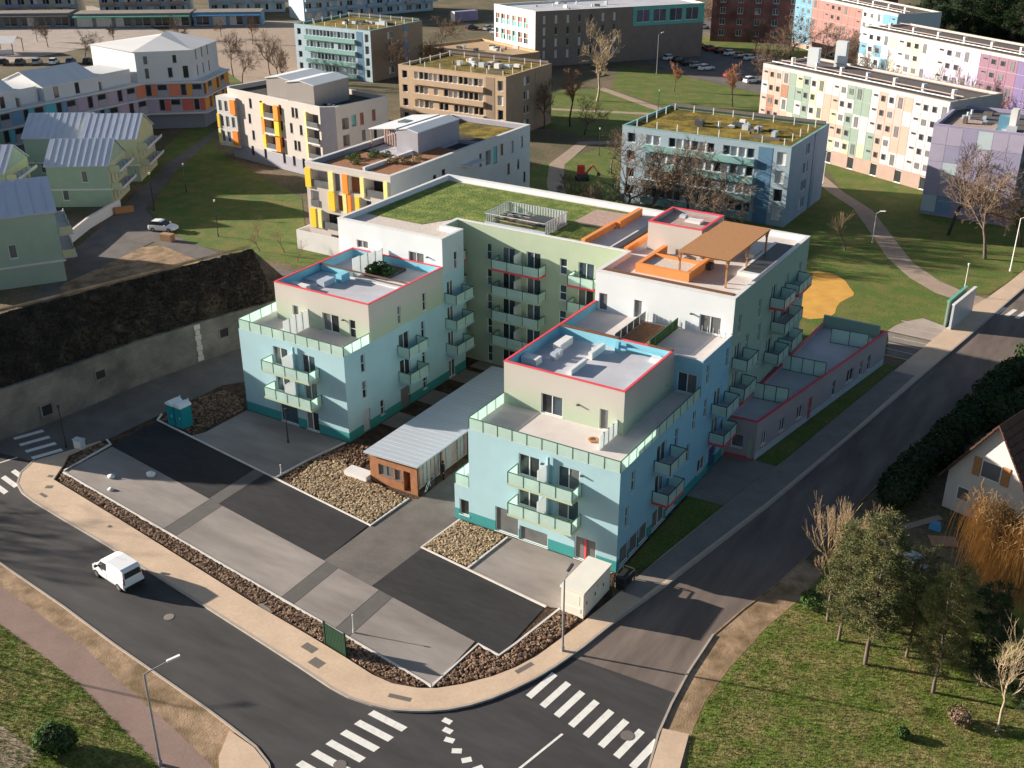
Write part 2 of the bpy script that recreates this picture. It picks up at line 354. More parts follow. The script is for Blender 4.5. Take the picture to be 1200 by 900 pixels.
def facade(b, P0, P1, zones, ops=(), dep=.15, fm='frame_white', name='wall', glass=None):
    M = fmat(P0, P1); L_ = (Vector(P1) - Vector(P0)).length
    for z0, z1, m in zones:
        us = sorted({0, L_} | {u for o in ops for u in o[:2] if 0 < u < L_}); zs = sorted({z0, z1} | {z for o in ops for z in o[2:4] if z0 < z < z1})
        mb = MB()
        for i in range(len(us) - 1):
            for j in range(len(zs) - 1):
                uc, zc = (us[i] + us[i + 1]) / 2, (zs[j] + zs[j + 1]) / 2
                if any(o[0] < uc < o[1] and o[2] < zc < o[3] for o in ops): continue
                mb.add([(us[i], 0, zs[j]), (us[i + 1], 0, zs[j]), (us[i + 1], 0, zs[j + 1]), (us[i], 0, zs[j + 1])], [(0, 1, 2, 3)])
        for o in ops:
            a, c = max(o[2], z0), min(o[3], z1)
            if a >= c: continue
            d = dep if o[4] not in ('void', 'deep') else o[5]
            d += .03
            mb.add([(o[0], 0, a), (o[0], d, a), (o[0], d, c), (o[0], 0, c)], [(0, 1, 2, 3)])
            mb.add([(o[1], 0, a), (o[1], d, a), (o[1], d, c), (o[1], 0, c)], [(3, 2, 1, 0)])
            if o[2] >= z0: mb.add([(o[0], 0, a), (o[1], 0, a), (o[1], d, a), (o[0], d, a)], [(0, 1, 2, 3)])
            if o[3] <= z1: mb.add([(o[0], 0, c), (o[1], 0, c), (o[1], d, c), (o[0], d, c)], [(3, 2, 1, 0)])
        mb.build(name, m, b, M)
    for o in ops:
        k = o[4]
        if k == 'void': bx('recess_wall', o[6], b, o[0] - .02, o[5] + .03, o[2] - .02, o[1] + .02, o[5] + .1, o[3] + .02, M)
        elif k == 'door':
            dm = o[5] if len(o) > 5 else 'frame_grey'
            d_ = bx('door', dm, b, o[0], dep - .03, o[2], o[1], dep + .03, o[3], M)
            MB().box(o[1] - .2, dep - .09, o[2] + .95, o[1] - .1, dep - .03, o[2] + 1.1).build('handle', 'metal_light', d_)
        elif k == 'garage':
            d_ = bx('garage_door', o[5], b, o[0], dep - .03, o[2], o[1], dep + .03, o[3], M)
            n = 3
            for i in range(n):
                zz = o[2] + (o[3] - o[2]) * i / n
                MB().box(o[0] + .05, dep - .06, zz + .03, o[1] - .05, dep - .03, zz + (o[3] - o[2]) / n - .03).build('panel', o[5], d_)
        else: window(b, M, o[0], o[2], o[1] - o[0], o[3] - o[2], k, dep, fm, o[5] if len(o) > 5 else glass)
    return M
def applied(b, M, u0, z0, w, h, fm, gm, name='window'):
    """a far-off window: a proud frame box with its pane"""
    key = ('a', round(w, 2), round(h, 2), fm)
    if key not in _wc: _wc[key] = MB().ring([(0, 0), (w, 0), (w, h), (0, h)], [(.07, .07), (w - .07, .07), (w - .07, h - .07), (.07, h - .07)], 0, .06).mesh('window', fm)
    o = new(name, _wc[key], b, M @ Matrix.Translation((u0, 0, z0)) @ Matrix.Rotation(R(90), 4, 'X'))
    k2 = ('ap', round(w, 2), round(h, 2), gm)
    if k2 not in _wc: _wc[k2] = MB().box(.06, .06, .002, w - .06, h - .06, .03).mesh('pane', gm)
    new('pane', _wc[k2], o)
    return o
def rail(b, pts, z, h=.95, step=1.2, gm='glass_mint', rm='rail_green', name='railing', closed=False, bottom=-.06):
    """posts and handrail along a polyline, one glass panel between each pair of posts"""
    fr = MB(); panes = []
    for (x0, y0), (x1, y1) in zip(pts[:-1], pts[1:]):
        d = Vector((x1 - x0, y1 - y0)); l = d.length
        if l < .05: continue
        d /= l; n = max(1, round(l / step))
        for i in range(n + 1):
            p = Vector((x0, y0)) + d * (l * i / n); fr.box(p.x - .025, p.y - .025, z + bottom, p.x + .025, p.y + .025, z + h)
        a = Vector((x0, y0)); e = Vector((x1, y1)); nn = Vector((-d.y, d.x)) * .03
        for zz in (z + h - .03, z + bottom):
            fr.add([(*(a - nn), zz), (*(e - nn), zz), (*(e + nn), zz), (*(a + nn), zz), (*(a - nn), zz + .05), (*(e - nn), zz + .05), (*(e + nn), zz + .05), (*(a + nn), zz + .05)],
                   [(0, 3, 2, 1), (4, 5, 6, 7), (0, 1, 5, 4), (1, 2, 6, 5), (2, 3, 7, 6), (3, 0, 4, 7)])
        for i in range(n):
            panes.append((Vector((x0, y0)) + d * (l * i / n + .04), l / n - .08, d))
    o = fr.build(name, rm, b)
    for p, w, d in panes:
        key = ('g', round(w, 2), round(h - bottom, 2), gm)
        if key not in _wc: _wc[key] = MB().box(0, -.01, .06, w, .01, h - bottom - .05).mesh('glass_panel', gm)
        new('glass_panel', _wc[key], o, Matrix(((d.x, -d.y, 0, p.x), (d.y, d.x, 0, p.y), (0, 0, 1, z + bottom), (0, 0, 0, 1))))
    return o
def balcony(b, M, u0, u1, z, depth=1.45, slab_m='white_render', rm='rail_green', step=1.3, screen=None, gm='glass_mint', h=.95):
    o = MB().box(0, -depth, -.2, u1 - u0, -.002, 0).build('balcony', slab_m, b, M @ Matrix.Translation((u0, 0, z)))
    w = u1 - u0
    MB().box(.05, -depth + .06, .001, w - .05, -.004, .02).build('floor', 'terrace_grey', o)
    r = rail(o, [(.04, -.03), (.04, -depth + .04), (w - .04, -depth + .04), (w - .04, -.03)], 0, h, step, gm, rm, name='balcony_railing')
    ch = list(r.children)
    for c in ch: c.parent = o           # panels belong straight to the balcony (three levels at most)
    for s in (screen or []):
        MB().box(s - u0 - .03, -depth + .1, .02, s - u0 + .03, -.02, 1.75).build('privacy_screen', 'screen_white', o)
    return o
def roof(b, poly, zr, zt, floor_m, in_m, cap_m, t=.3, capw=.0, name='roof'):
    """flat roof with a parapet and coping; poly runs counter-clockwise"""
    o = MB().add([(x, y, zr) for x, y in offset(poly, .02)], [tuple(range(len(poly)))]).build(name, floor_m, b)
    MB().ring(offset(poly, .005), offset(poly, t), zr - .1, zt - .002, 0).build('parapet', in_m, b)
    MB().ring(offset(poly, -.03 - capw), offset(poly, t + .02), zt, zt + .07).build('coping', cap_m, b)
    return o
# ------------------------------------------------------------------ ground, roads, pavements
g0 = sheet('ground', [(-900, -500), (700, -500), (700, 1100), (-900, 1100)], -.05, 'rough_ground')
sw_out = [(-50.5, -11.9), (-49.7, -13.8), (-48.4, -15.1), (-46.8, -15.8), (-44.7, -16.2), (-40.4, -16.7), (-35.6, -17.2), (-28.6, -18.1), (-23.8, -18.7), (-17.2, -19.6), (-12.9, -20.2), (-9.7, -20.7), (-8.2, -20.8), (-6.5, -20.6), (-5.2, -20.3), (-4.2, -19.8), (-3.2, -19.2), (-2.2, -18.4), (-1.3, -17.4), (-.5, -16.2), (.2, -14.8), (.9, -13.1), (1.4, -11.5), (2.0, -8.9), (2.5, -5.8), (3.1, -3.0), (3.8, .2), (6.4, 14.8), (8.6, 29.5), (10.7, 44.2), (12.9, 59.6), (15.6, 79.4), (20.0, 112), (27, 160)]
sw_in = [(-48.4, -6.3), (-48.7, -9.6), (-47.6, -11.0), (-46.3, -13.0), (-36.7, -14.3), (-29.1, -15.4), (-19.7, -16.8), (-14.5, -17.4), (-10.7, -17.9), (-8.2, -18.3), (-6.6, -18.3), (-5.0, -17.8), (-4.0, -17.2), (-2.8, -16.0), (-1.6, -14.4), (-.8, -12.9), (-.2, -11.2), (.3, -8.6), (.7, -6.3), (1.2, -2.8), (2.0, 4), (3.6, 15), (4.9, 22.5), (6.5, 34), (8.2, 46), (9.8, 57), (11.2, 68)]
r1_far = [(-8.6, -27.6), (-10.2, -27.0), (-13.1, -26.5), (-15.1, -26.2), (-20.9, -25.5), (-25.0, -25.0), (-31.1, -24.1), (-39.6, -23.1), (-60, -20.3), (-110, -14)]
r2_right = [(12.5, -24), (10.4, -16.3), (9.7, -13.5), (9.3, -10.7), (9.0, -7.3), (8.9, -3.0), (9.6, .8), (10.5, 4.4), (11.3, 9), (12.2, 15.8), (12.8, 21.2), (15.2, 37.3), (16.6, 46.6), (18.6, 60.1), (21.6, 80), (26.2, 112), (33.5, 160)]
road = sheet('road', sw_out[:23] + [(1.75, -10.0), (9.25, -9.6)] + [(9.3, -10.7), (9.7, -13.5), (10.4, -16.3), (12.5, -24), (18, -44), (2, -60), (-2.5, -44), (-4.3, -34), (-6.2, -29.6)] + r1_far + [(-110, -7), (-58, -13.0)], 0.0, 'asphalt_new')
tag(road, 'dark new asphalt street bending round the corner pavement')
road2 = sheet('side_road', [(1.75, -10.0)] + sw_out[23:] + r2_right[::-1][:13] + [(9.25, -9.6)], 0.004, 'asphalt_old')
lane = sheet('lane', [(-58, -13.0), (-50.5, -11.9), (-50.2, -10.2), (-48.9, -9.4), (-48.3, -6), (-48.0, .3), (-47.6, 7.8), (-44.5, 12), (-43.2, 20), (-43, 34), (-56, 40), (-56, 20), (-57, -9)], .004, 'asphalt_lane')
# the raised corner pavement with its kerb
pv = sw_in + [(12.3, 72.6), (13.5, 79.5), (18.2, 112), (25, 160)]
slab('pavement', offset((sw_out + pv[::-1]), .10)[:], -.04, .12, 'pavement_beige')
strip('kerb', sw_out, .16, -.03, .135, 'kerb', off=.0)
strip('kerb', r1_far[::-1] + [(-6.6, -29.2), (-4.7, -33.6), (-3, -44)], .13, -.03, .08, 'kerb')
strip('kerb', r2_right[:6], .14, -.03, .10, 'kerb'); strip('kerb', r2_right[5:], .1, -.03, .03, 'sand')
# far pavement by the lawns: sand verge, pink cycle path, grass
sheet('verge', r1_far + [(-110, -16), (-60, -22.0), (-36.8, -24.9), (-26.5, -26.2), (-21.5, -27.4), (-15.8, -28.4), (-11.1, -29.5), (-8, -32), (-6, -36), (-4, -44), (-2.5, -44), (-4.3, -34), (-6.2, -29.6)], -.012, 'sand')
sheet('cycle_path', [(-110, -16), (-60, -22.0), (-36.8, -24.9), (-26.5, -26.2), (-21.5, -27.4), (-15.8, -28.4), (-11.1, -29.5), (-8, -32), (-6, -36), (-4, -44), (-9, -44), (-11, -35), (-13.2, -31.4), (-14.6, -30.9), (-19.0, -29.9), (-23.9, -28.8), (-28.5, -28.2), (-33.0, -27.7), (-60, -25), (-110, -19)], -.008, 'pink_path')
slab('pavement', [(-8.4, -27.8), (-6.4, -29.6), (-4.5, -34), (-3, -44), (-6.5, -44), (-7.2, -36), (-9, -31), (-11.4, -28.8), (-12.4, -26.9), (-10.2, -27.15)], -.03, .1, 'pavement_beige')
sheet('lawn', [(-110, -19), (-60, -25), (-33.0, -27.7), (-28.5, -28.2), (-23.9, -28.8), (-19.0, -29.9), (-14.6, -30.9), (-13.2, -31.4), (-11, -35), (-9, -44), (-20, -90), (-200, -90), (-200, -19)], -.02, 'lawn_near')
sheet('footpath', [(-40, -31.5), (-24.7, -33.8), (-22.8, -33.9), (-20.5, -34.2), (-20.5, -36.0), (-24, -36.2), (-40, -33.6)], -.014, 'gravel_path')
sheet('verge', [(8.9, -3.0), (9.0, -7.3), (9.3, -10.7), (9.7, -13.5), (10.4, -16.3), (12.5, -24), (14.6, -24), (12.2, -15.5), (11.4, -12.5), (11.0, -9.5), (11.1, -5.7), (11.7, -.2), (12.6, 4), (13.0, 8), (11.3, 9), (10.5, 4.4), (9.6, .8)], -.010, 'sand')
slab('pavement', [(9.75, -13.0), (10.5, -16.3), (12.6, -24), (14.2, -24), (12.0, -15.6), (11.3, -12.6)], -.03, .1, 'pavement_beige')
sheet('lawn', [(14.6, -24), (12.2, -15.5), (11.4, -12.5), (11.0, -9.5), (11.1, -5.7), (11.7, -.2), (12.6, 4), (13.0, 9), (13.4, 12), (60, 10), (80, -60), (20, -60)], -.02, 'lawn_near')
# the car park of the new building; the lot lies on soil
sheet('soil_ground', sw_in[:20] + [(.2, -1), (.2, 13), (-2, 41), (-44, 41), (-43.2, 20), (-44.5, 12), (-47.6, 7.8), (-48.0, .3)], -.03, 'soil')
yf = lambda x: -11.8 - .128 * (x + 46.7)
yi = lambda x: -6.45 - .131 * (x + 47.1)
yk = lambda x: -.85 - .131 * (x + 47.4)
y3 = lambda x: -4.9 - .12 * (x + 14)
def bay(name, x0, x1, a, b, m, z=.004): return sheet(name, [(x0 + .02, a(x0)), (x1 - .02, a(x1)), (x1 - .02 - .03 * 5, b(x1)), (x0 + .02 - .03 * 5, b(x0))], z, m)
for x0, x1, m in ((-46.75, -32.8, 'pad_light'), (-32.8, -31.2, 'pad_band'), (-31.2, -18.9, 'pad_light'), (-18.9, -17.6, 'pad_band'), (-17.6, -13.35, 'pad_light'), (-13.35, -12.0, 'pad_band'), (-12.0, -4.3, 'pad_light')):
    bay('parking_bay', x0, x1, yf, yi, m)
bay('parking_aisle', -47.1, -33.1, yi, yk, 'pad_dark'); bay('parking_aisle', -33.1, -31.8, yi, yk, 'pad_band'); bay('parking_aisle', -31.8, -19.3, yi, yk, 'pad_dark')
sheet('drive', [(-19.3, yi(-19.3)), (-14.25, yi(-14.25)), (-14.0, -4.9), (-13.9, -.2), (-14.4, 1), (-14.4, 20), (-18.4, 20), (-18.4, .6), (-19.0, .3), (-19.25, yk(-19.3))], .006, 'asphalt_lane')
bay('parking_aisle', -14.2, -2.2, yi, y3, 'pad_dark', .005)
sheet('parking_bay', [(-47.3, -.75), (-42.4, -1.4), (-41.8, -.2), (-41.7, 5.1), (-29.4, 5.1), (-30.4, .6), (-30.7, -2.95), (-42.2, -1.5)], .004, 'pad_light')
sheet('parking_bay', [(-9.45, -5.45), (-9.15, -.12), (-.1, -.12), (-1.3, -1.6), (-1.4, -5.9), (-2.3, -6.3)], .004, 'pad_light')
K = 'kerb_white'
for pts in ([(-46.75, -11.8), (-4.35, yf(-4.35))], [(-4.35, -17.25), (-4.1, -12.2), (-2.3, -12.45), (-2.0, -10.9), (-1.35, -6.0)], [(-47.3, -.85), (-47.9, .2)], [(-47.3, -.85), (-19.25, -4.55), (-19.1, .25)],
            [(-13.75, -.15), (-14.05, -4.9), (-2.3, -6.3)], [(-9.2, -.3), (-9.55, -5.35)], [(-46.9, -11.6), (-47.3, -6.3), (-48.3, -5.9)], [(-30.7, -2.9), (-30.4, .6), (-29.6, 4.9)]):
    strip('kerb', pts, .16, -.03, .10, K)
sheet('entrance_paving', [(-19.5, -15.35), (-18.05, -15.55), (-18.25, -17.0), (-19.7, -16.8)], .02, 'pavement_grey'); sheet('entrance_paving', [(-13.5, -16.1), (-12.3, -16.25), (-12.5, -17.5), (-13.7, -17.4)], .02, 'kerb')
# the strip of grass and the entrance paving along the street side
sheet('grass_strip', [(.25, .3), (1.75, 2), (3.4, 12.9), (.25, 12.7)], -.008, 'lawn')
sheet('entrance_paving', [(.05, 12.7), (3.4, 12.9), (4.7, 21.3), (2.7, 21.3), (.05, 21)], .006, 'pavement_grey')
sheet('grass_strip', [(2.9, 21.4), (4.7, 21.4), (8.4, 47.5), (7.0, 47.5)], -.008, 'lawn')
sheet('street_pavement', [(1.35, -2.0), (3.7, 14.8), (5.0, 22.4), (8.2, 46), (10.4, 46), (8.3, 29.5), (6.1, 14.8), (3.0, -2)], .126, 'pavement_grey')
for k in range(3):
    sheet('entrance_paving', [(-29.2, 9.6 + k * 5.6), (-26.9, 9.6 + k * 5.6), (-26.9, 12.4 + k * 5.6), (-29.2, 12.4 + k * 5.6)], .004, 'pavement_grey')
sheet('entrance_paving', [(-29.2, 24.4), (-18, 24.4), (-18, 26.1), (-29.2, 26.1)], .004, 'pavement_grey')
# park, lawns and paths behind
sheet('lawn', [(-124, 81), (-109.3, 56.4), (-98.3, 44.4), (-83.6, 37.4), (-64, 38.4), (-60, 41), (-54, 42), (-54, 46), (-70, 46), (-85.0, 62), (-110, 73)], -.02, 'lawn')
sheet('lawn', [(-136, 90), (-127, 88), (-109, 57), (-113, 54), (-120, 62), (-134, 84)], -.02, 'lawn')
sheet('lane', [(-131, 91), (-129.3, 90), (-113.3, 63), (-101, 45.5), (-96, 42.6), (-88, 38.8), (-75, 36.3), (-56, 36.5), (-56, 33), (-74, 32.5), (-88, 35.4), (-84.7, 17.6), (-70, 8), (-74, 2), (-90, 20), (-103.5, 43.0), (-117, 63.5)], -.012, 'asphalt_lane')
sheet('earth', [(-90, 30), (-86, 35), (-76, 33.5), (-66, 31), (-66, 20), (-78, 10), (-84.5, 17.6)], -.016, 'sand')
sheet('lawn', [(-8, 41.5), (4.0, 47.6), (6.5, 49.5), (5.6, 53.6), (5, 56.5), (5.9, 60.4), (7.6, 62.6), (9.8, 61.5), (10.5, 69), (6.6, 71.4), (2.7, 75.1), (-1.5, 81.0), (-7.7, 93.1), (-11.8, 100.9), (-17.5, 107.4), (-20.5, 112), (-60, 116), (-66, 90), (-50, 60), (-50, 41.5)], -.02, 'lawn')
sheet('lawn', [(12.2, 74.0), (10.1, 73.6), (6.1, 75.9), (1.7, 81.0), (-4.1, 91.9), (-9.1, 101.4), (-15.7, 108.6), (-28, 133), (-2, 120), (12, 120), (18, 110), (13.3, 79)], -.02, 'lawn')
pl = [(-30, 124), (-23.7, 116), (-17.5, 107.4), (-11.8, 100.9), (-7.7, 93.1), (-1.5, 81.0), (2.7, 75.1), (6.6, 71.4), (9.8, 70.0), (12.1, 68.6)]
pr_ = [(-28, 125), (-21.5, 117), (-15.6, 108.7), (-9.1, 101.4), (-4.1, 91.9), (1.7, 81.0), (6.1, 75.9), (10.1, 73.2), (12.5, 72.5)]
sheet('footpath', pl + pr_[::-1], -.01, 'gravel_path')
sheet('play_surface', [(-9.4, 69.5), (-7.6, 71.5), (-6.2, 71.6), (-4.9, 70.9), (-3.6, 69.6), (-2.6, 67.8), (-1.6, 66.2), (-1.4, 65.2), (-1.8, 63.8), (-2.1, 62.2), (-2.0, 60.6), (-1.6, 58.6), (-1.8, 56.9), (-3.5, 55.3), (-6.7, 56), (-9, 62)], -.01, 'play_surface')
for k, (p, m) in enumerate(((((4.9, 56.5), (5.3, 58.6), (6.0, 60.4), (7.4, 62.4), (9.8, 61.3), (10.9, 60.3), (10.8, 56.2)), 'plaza_stone'), (((5.0, 56.2), (10.8, 55.9), (10.7, 53.8), (5.8, 53.8)), 'pavement_grey'), (((5.8, 53.5), (10.6, 53.5), (9.7, 49.6), (6.6, 49.8)), 'asphalt_lane'))):
    sheet('ramp_paving', list(p), -.004 + .002 * k, m)
for k in range(7):
    y = 49.7 + k * 1.75; strip('paving_joint', [(5.9 + abs(k - 2) * -.1, y + .1), (10.4, y)], .16, -.02, .03, 'kerb')
park = [(-86.5, 162.8), (-66.4, 149.7), (-60, 146), (-52, 146)]
strip('footpath', park, 2.2, -.06, -.012, 'gravel_path'); strip('footpath', [(-90, 136), (-69.8, 142.8), (-60, 146)], 1.8, -.06, -.014, 'gravel_path')
strip('footpath', [(-58, 121), (-65.1, 115.5), (-61.8, 100), (-56.5, 90), (-52, 83)], 2.6, -.06, -.01, 'gravel_path')
sheet('lawn', [(-96, 128), (-60, 118), (-52, 106), (-45, 108), (-45, 122), (-50, 145), (-66, 149), (-86, 162), (-92, 158)], -.022, 'lawn')
sheet('lawn', [(-84, 163), (-64, 151), (-40, 150), (-40, 170), (-77, 186), (-95, 190)], -.022, 'lawn')
sheet('lawn', [(-170, 128), (-150, 118), (-135, 128), (-136, 138), (-158, 138)], -.022, 'lawn')
sheet('lawn', [(-115, 236), (-90, 232), (-62, 222), (-62, 238), (-112, 250)], -.022, 'lawn')
sheet('car_park', [(-112, 214), (-77, 187), (-48, 173), (-30, 165), (-26, 190), (-64, 219), (-88, 231), (-115, 236)], -.014, 'asphalt_lane')
sheet('car_park', [(-115, 250), (-62, 238), (-50, 300), (-130, 320)], -.016, 'asphalt_lane')
sheet('town_square', [(-225, 92), (-232, 170), (-300, 200), (-330, 150), (-300, 90), (-250, 60)], -.016, 'plaza_stone')
sheet('town_square', [(-150, 120), (-232, 172), (-262, 196), (-190, 212), (-160, 170), (-152, 142)], -.018, 'gravel_path')
# road markings: every stripe is a piece of the road it is painted on
def stripe(parent, pts, z=.006): return sheet('crosswalk_stripe', pts, z, 'road_paint', parent)
def zebra(parent, a, along, across, n, w, l, pitch, z):
    a = Vector(a); t = Vector(along).normalized(); c = Vector(across).normalized()
    for i in range(n):
        p = a + t * pitch * i; q = [p, p + t * w, p + t * w + c * l, p + c * l]; stripe(parent, [tuple(v) for v in q], z)
zebra(road, (-6.15, -20.85), (-.19, -1.09), (2.65, -.1), 7, .5, 2.66, 1.12, .006)
zebra(road, (1.15, -14.75), (1.17, -.28), (.33, 2.72), 8, .48, 2.76, 1.2, .009)
zebra(lane, (-50.9, -11.7), (-1.7, .55), (.9, 2.3), 4, .55, 2.6, 1.55, .009)
zebra(road, (-50.75, -13.6), (.17, -1.05), (2.5, -.45), 7, .5, 2.4, 1.12, .006)
for x, y, r in ((-2.05, -19.25, 0), (-1.56, -19.9, 0), (-1.02, -20.5, .2), (-.15, -21.0, .5), (.75, -21.3, .8), (1.7, -21.5, 1), (2.6, -21.7, 1.1)):
    c, s = math.cos(r), math.sin(r); q = [(-.3, -.2), (.3, -.2), (.3, .2), (-.3, .2)]
    sheet('give_way_dash', [(x + .3 + a * c - b * s, y + a * s + b * c) for a, b in q], .006, 'road_paint', road)
sheet('lane_line', [(3.2, -24), (3.36, -24), (4.86, -16.5), (4.7, -16.5)], .006, 'road_paint', road)
sheet('lane_line', [(-53.0, -13.8), (-52.85, -13.85), (-52.3, -12.2), (-52.45, -12.15)], .009, 'road_paint', lane)
zebra(road2, (12.75, 68.2), (1.1, -.1), (.55, 2.7), 7, .5, 2.7, 1.15, .010)
def disc(name, x, y, z, r, m, n=14, sx=1, sy=1, rz=0):
    pts = [(x + r * (sx * math.cos(2 * math.pi * i / n) * math.cos(rz) - sy * math.sin(2 * math.pi * i / n) * math.sin(rz)), y + r * (sx * math.cos(2 * math.pi * i / n) * math.sin(rz) + sy * math.sin(2 * math.pi * i / n) * math.cos(rz))) for i in range(n)]
    return MB().prism(pts, z, z + .02).build(name, m)
for x, y, r, lb in ((-23.99, -21.0, .36, 'round pale manhole cover in the dark street behind the white van'), (8.16, -14.58, .42, 'round brown manhole cover breaking a stripe of the crossing'), (-5.0, -25.5, .4, 'round manhole cover in the dark street near the crossing')):
    z = 0 if r != .42 else .012
    tag(disc('manhole_cover', x, y, z, r, 'cast_iron' if r != .36 else 'pavement_grey'), lb, 'manhole cover')
for x, y, w, h, a, lb in ((-47.0, -12.9, .5, .35, .3, 'small rusty cover on the corner pavement by the zebra crossing'), (-45.6, -14.1, .6, .45, .5, 'brown square cover on the pavement corner beside the planted bed'), (-44.9, -15.2, .9, .3, -.1, 'long dark grating at the kerb of the pavement corner'), (-36.5, -15.5, .35, .3, 0, 'small dark cover on the beige pavement beside the long bed'),
                       (-13.4, -18.5, 1.1, .6, -.12, 'grey twin chamber cover on the pavement below the green gate'), (-12.0, -19.4, 1.0, .7, -.12, 'beige chamber cover flush with the pavement below the green gate'), (-5.4, -19.2, 1.5, .35, .25, 'long grey grating in the curve of the corner pavement'), (-.2, -12.7, 1.4, .35, 1.25, 'long brown grating in the pavement beside the side road crossing')):
    c, s = math.cos(a), math.sin(a); q = [(-w / 2, -h / 2), (w / 2, -h / 2), (w / 2, h / 2), (-w / 2, h / 2)]
    o = MB().prism([(x + p * c - r * s, y + p * s + r * c) for p, r in q], .118, .128).build('drain_cover', 'cast_iron'); tag(o, lb, 'drain cover')
# ------------------------------------------------------------------ the new U-shaped apartment building
A = thing('apartment_building', 'new stepped U-shaped apartment building in pale blue, sage and white with mint balconies', 'building')
f1, f2, f3, f4, T = 3.1, 5.75, 8.4, 11.05, 14.8
BL, BS, TE, TG, SG, SS, WH = 'blue_render', 'blue_shaded', 'teal_base', 'taupe_green', 'sage_render', 'sage_shaded', 'white_render'
def wlamp(M, u, z): MB().box(-.12, -.22, 0, .12, 0, .09).build('wall_lamp', 'metal_dark', A, M @ Matrix.Translation((u, 0, z)))
# --- right wing, front block: x -12.9..0, y 0..20.3
o0 = 12.9
fr = [(4.5, 6.3, f2 + .05, 7.6, 'd'), (7.85, 9.65, f2 + .05, 7.6, 'd'), (4.5, 6.3, f1 + .05, 5.0, 'd'), (7.85, 9.65, f1 + .05, 5.0, 'd'),
      (2.4, 4.5, .1, 2.3, 'p', 'glass_grey'), (4.6, 7.1, .05, 1.3, 'p', 'glass_grey'), (9.4, 11.2, .05, 2.05, 'd', 'glass_grey')]
M = facade(A, (-12.9, 0), (0, 0), [(0, .95, TE), (.95, f3, BL)], fr)
MB().box(10.22, .04, .05, 10.38, .1, 2.05).build('door_post', 'red_cap', A, M)
for z in (f1, f2):
    balcony(A, M, 4.4, 9.9, z, 1.5, 'gh_green' if 0 else SG, screen=[6.95], step=1.4)
    MB().tube((7.15, -.2, z + .02), (7.15, -.2, z + 2.4), .12, n=8).build('downpipe', BL, A, M)
for u, z in ((6.6, 7.3), (9.9, 7.3), (6.6, 4.7)): wlamp(M, u, z)
M = facade(A, (-14.3, 0), (-12.9, 0), [(0, .95, TE), (.95, 3.1, BL)], [(.45, 1.35, .5, 1.9, 'p')])
facade(A, (-14.3, 5), (-14.3, 0), [(0, 3.1, BL)]); bx('terrace_floor', 'terrace_floor', A, -14.3, .0, 3.1, -12.9, 5, 3.14)
rail(A, [(-14.25, 5), (-14.25, .05), (-12.95, .05)], 3.14, .95, 1.4)
# street side x = 0
def sl(y, z, h=1.7, w=.55): return (y - w / 2, y + w / 2, z, z + h, 's')
side = [sl(2.2, 5.85), sl(1.4, 3.2), (3.2, 4.3, f2 + .05, 7.5, 'd') if 0 else (6.2, 7.9, f2 + .05, 7.55, 'd'), (6.2, 7.9, f1 + .05, 4.95, 'd'), sl(9.8, 5.9), sl(12.4, 5.2 - 1.9), sl(13.2, 5.9),
        (.5, 2.0, .1, 1.75, 'p', 'glass_grey'), (2.15, 3.65, .1, 1.75, 'p', 'glass_grey'), (3.8, 5.3, .1, 1.75, 'p', 'glass_grey'), (6.1, 8.4, .1, 1.8, 'd', 'glass_grey'), (8.7, 10.4, .3, 1.9, 'd', 'glass_grey'), (13.6, 15.2, 1.0, 2.3, 'd')]
M = facade(A, (0, 0), (0, 14.2), [(0, .95, TE), (.95, f3, BS)], [o for o in side if o[1] < 14.2])
for u in (2.05, 3.7): MB().box(u - .05, .03, .1, u + .05, .12, 1.75).build('shopfront_post', 'red_cap', A, M)
balcony(A, M, 5.7, 8.7, f2, 1.4, 'blue_shaded', 'rail_dark'); balcony(A, M, 5.7, 8.7, f1, 1.4, 'red_cap', 'rail_dark')
M = facade(A, (0, 14.2), (0, 20.3), [(0, .95, TE), (.95, 11.55, BS)], [(3.1, 4.7, f2 + .05, 7.55, 'd'), (3.1, 4.7, f1 + .05, 4.95, 'd'), sl(1.2, 9.1), sl(1.3, 6.0), sl(5.4, 9.0), (.6, 2.2, .9, 2.2, 'd'), (3.0, 4.6, .05, 2.2, 'door', 'car_blue')])
balcony(A, M, 2.6, 5.5, f2, 1.4, 'blue_shaded', 'rail_dark'); balcony(A, M, 2.6, 5.5, f1, 1.4, 'red_cap', 'rail_dark')
facade(A, (-12.9, 20.3), (-12.9, 0), [(0, f3, BL)])
# terrace of the third floor and the penthouse
sheet('terrace_floor', [(-12.9, 0), (0, 0), (0, 14.2), (-12.9, 14.2)], f3, 'terrace_floor', A)
rail(A, [(-12.86, 5.1), (-12.86, .04), (-.04, .04), (-.04, 14.15)], f3 + .02, .92, 1.28, bottom=-.1)
M = facade(A, (-12.9, 5.15), (-2.4, 5.15), [(f3, 12.0, TG)], [(3.4, 5.3, f3 + .06, 10.15, 'd'), (8.5, 9.2, f3 + .06, 10.15, 'p', 'glass_grey')])
wlamp(M, 6.7, 9.95)
facade(A, (-2.4, 5.15), (-2.4, 14.2), [(f3, 12.0, TG)], [(7.6, 7.9, 9.2, 9.5, 'p')]); facade(A, (-12.9, 20.3), (-12.9, 5.15), [(f3, 12.0, TG)])
for k in range(4): MB().box(-2.9, 2.25 + k * .75 - 2.2 + 2.15, f3 + .02, -2.84, 2.25 + k * .75 - 2.2 + 2.85, f3 + 1.15).build('privacy_screen', 'screen_white', A); MB().box(-2.91, 2.9 + k * .75 - .05 , f3 + .02, -2.83, 2.95 + k * .75, f3 + 1.2).build('screen_post', 'rail_dark', A)
tr = MB()
